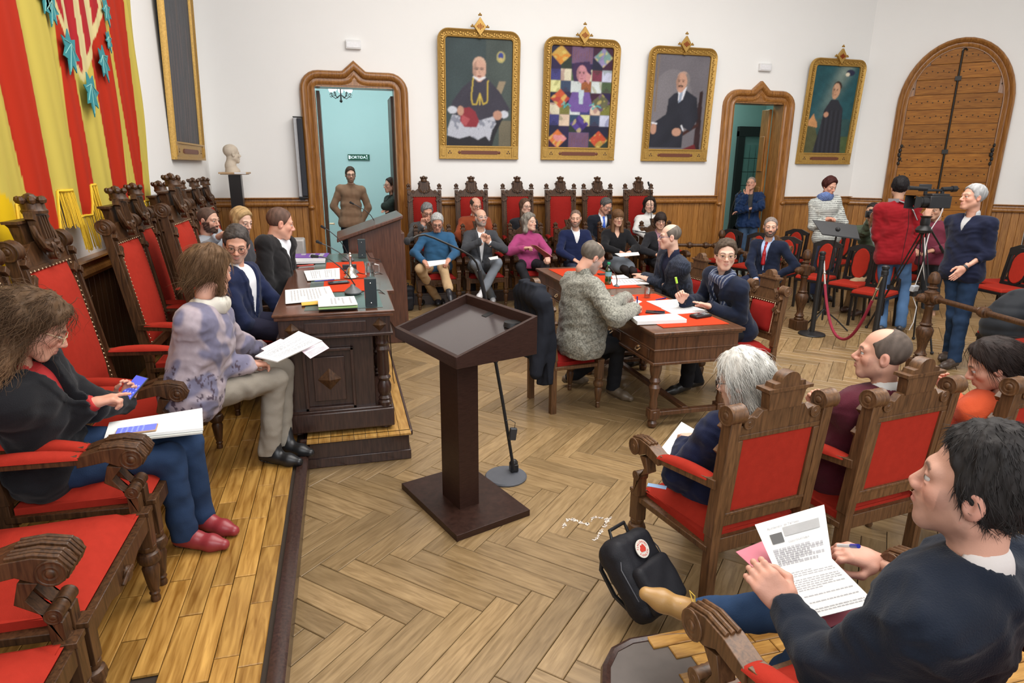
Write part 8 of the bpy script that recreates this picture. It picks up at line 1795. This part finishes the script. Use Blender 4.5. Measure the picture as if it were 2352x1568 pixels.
# ---------------------------------------------------------------- worn glue marks in the parquet
b = MB(); r = random.Random(4); pth = [(1292, 1212), (1303, 1193), (1316, 1192), (1332, 1199), (1350, 1203), (1364, 1186), (1378, 1188), (1394, 1193), (1404, 1188)]; pt2 = [(1396, 1192), (1390, 1205), (1380, 1220), (1372, 1232), (1366, 1240)]
for L in (pth, pt2):
    for a, c_ in zip(L[:-1], L[1:]):
        for k in range(9):
            u = r.random(); x, y = a[0] + (c_[0] - a[0]) * u + r.uniform(-2.5, 2.5), a[1] + (c_[1] - a[1]) * u + r.uniform(-1.8, 1.8); p = G(x, y, .002); s = r.uniform(.003, .008); b.lathe([(s, 0), (s * .8, .0008)], Matrix.Translation(tuple(p)) @ Matrix.Rotation(r.uniform(0, 3), 4, 'Z') @ Matrix.Diagonal((1.6, .7, 1, 1)), 6)
o = b.build('glue_residue', mat('dried white glue', (.72, .62, .54), .6)); o['kind'] = 'stuff'; o.parent = floor
# ---------------------------------------------------------------- boot laces, lettering, watches
J = LIN['man in dark navy jumper and tan boots reading a sheet in the foreground']; A_, T_, K_ = J['AN'][1], J['TO'][1], J['KN'][1]
ax_ = nrm(T_ - A_); u_ = nrm(K_ - A_); sd_ = nrm(np.cross(ax_, u_)); un = nrm(np.cross(sd_, ax_)); root = J['root']; LY = mat('yellow lace', (.62, .42, .06), .6)
b = MB()
for k in range(5):
    c_ = A_ + ax_ * (.035 + .022 * k) + un * (.034 - .006 * k); b.tube([tuple(c_ + sd_ * .028 + ax_ * .008 - un * .006), tuple(c_ + un * .010), tuple(c_ - sd_ * .028 - ax_ * .008 - un * .006)], .0024, 5)
for sx in (-1, 1): c_ = A_ + ax_ * .03 + un * .048; b.tube([tuple(c_), tuple(c_ + sd_ * sx * .03 + un * .02 + ax_ * .01), tuple(c_ + sd_ * sx * .05 + un * .0 + ax_ * .03), tuple(c_ + sd_ * sx * .02 + ax_ * .015), tuple(c_)], .0024, 5)
b.tube([tuple(c_), tuple(c_ + un * .015 - ax_ * .03), tuple(c_ - ax_ * .07 + un * .01)], .0024, 5)
o = b.build('boot_laces', LY); o.parent = root; o.matrix_parent_inverse = Matrix.Translation(-root.location)
for s_ in (1, -1):
    if True:
        side = sd_ * s_; xx = Vector(ax_ * (1 if s_ < 0 else 1)); ctr = A_ - un * .030 + ax_ * .0 + side * .0385
        yv = Vector(un); zv = Vector(side); xv = yv.cross(zv)
        Mx = Matrix((xv, yv, zv)).transposed().to_4x4(); Mx.translation = Vector(ctr) - root.location
        if s_ == (1 if (ctr - CAM) @ sd_ < 0 else -1) or s_ == 1: textobj('boot_lettering', 'Timb', .022, mat('embossed brown', (.16, .08, .025), .6), root, Mx, .002)
for nm, i, cc in (('tall grey-haired man in navy zip fleece and jeans, hand on his hip', 0, (.015, .015, .018)), ('dark-haired woman with glasses in black cardigan at the end of the front bench', 0, (.55, .50, .12)), ('man in blue sweater and beige trousers reading papers, first on the front bench', 0, (.4, .4, .42))):
    J = LIN[nm]; fd = nrm(J['WR'][i] - J['EL'][i]); b = MB(); c_ = J['WR'][i] - fd * .012; b.cyl(tuple(c_ - fd * .010), tuple(c_ + fd * .010), .036, .036, 16); o = b.build('wristwatch', mat('watch %d' % int(sum(cc) * 100), cc, .4)); o.parent = J['root']; o.matrix_parent_inverse = Matrix.Translation(-J['root'].location)

J = LIN['woman with long curly brown hair, black jacket and jeans tapping a phone']; root = J['root']; RL = mat('dark red lace', (.14, .012, .016), .5)
for i in (0, 1):
    A_, T_, K_ = J['AN'][i], J['TO'][i], J['KN'][i]; ax_ = nrm(T_ - A_); u_ = nrm(K_ - A_); sd_ = nrm(np.cross(ax_, u_)); un = nrm(np.cross(sd_, ax_)); b = MB()
    for k in range(5):
        c_ = A_ + ax_ * (.050 + .018 * k) + un * (.016 - .006 * k); b.tube([tuple(c_ + sd_ * .026 - un * .008), tuple(c_ + un * .008), tuple(c_ - sd_ * .026 - un * .008)], .0024, 5)
    o = b.build('shoe_laces', RL); o.parent = root; o.matrix_parent_inverse = Matrix.Translation(-root.location)
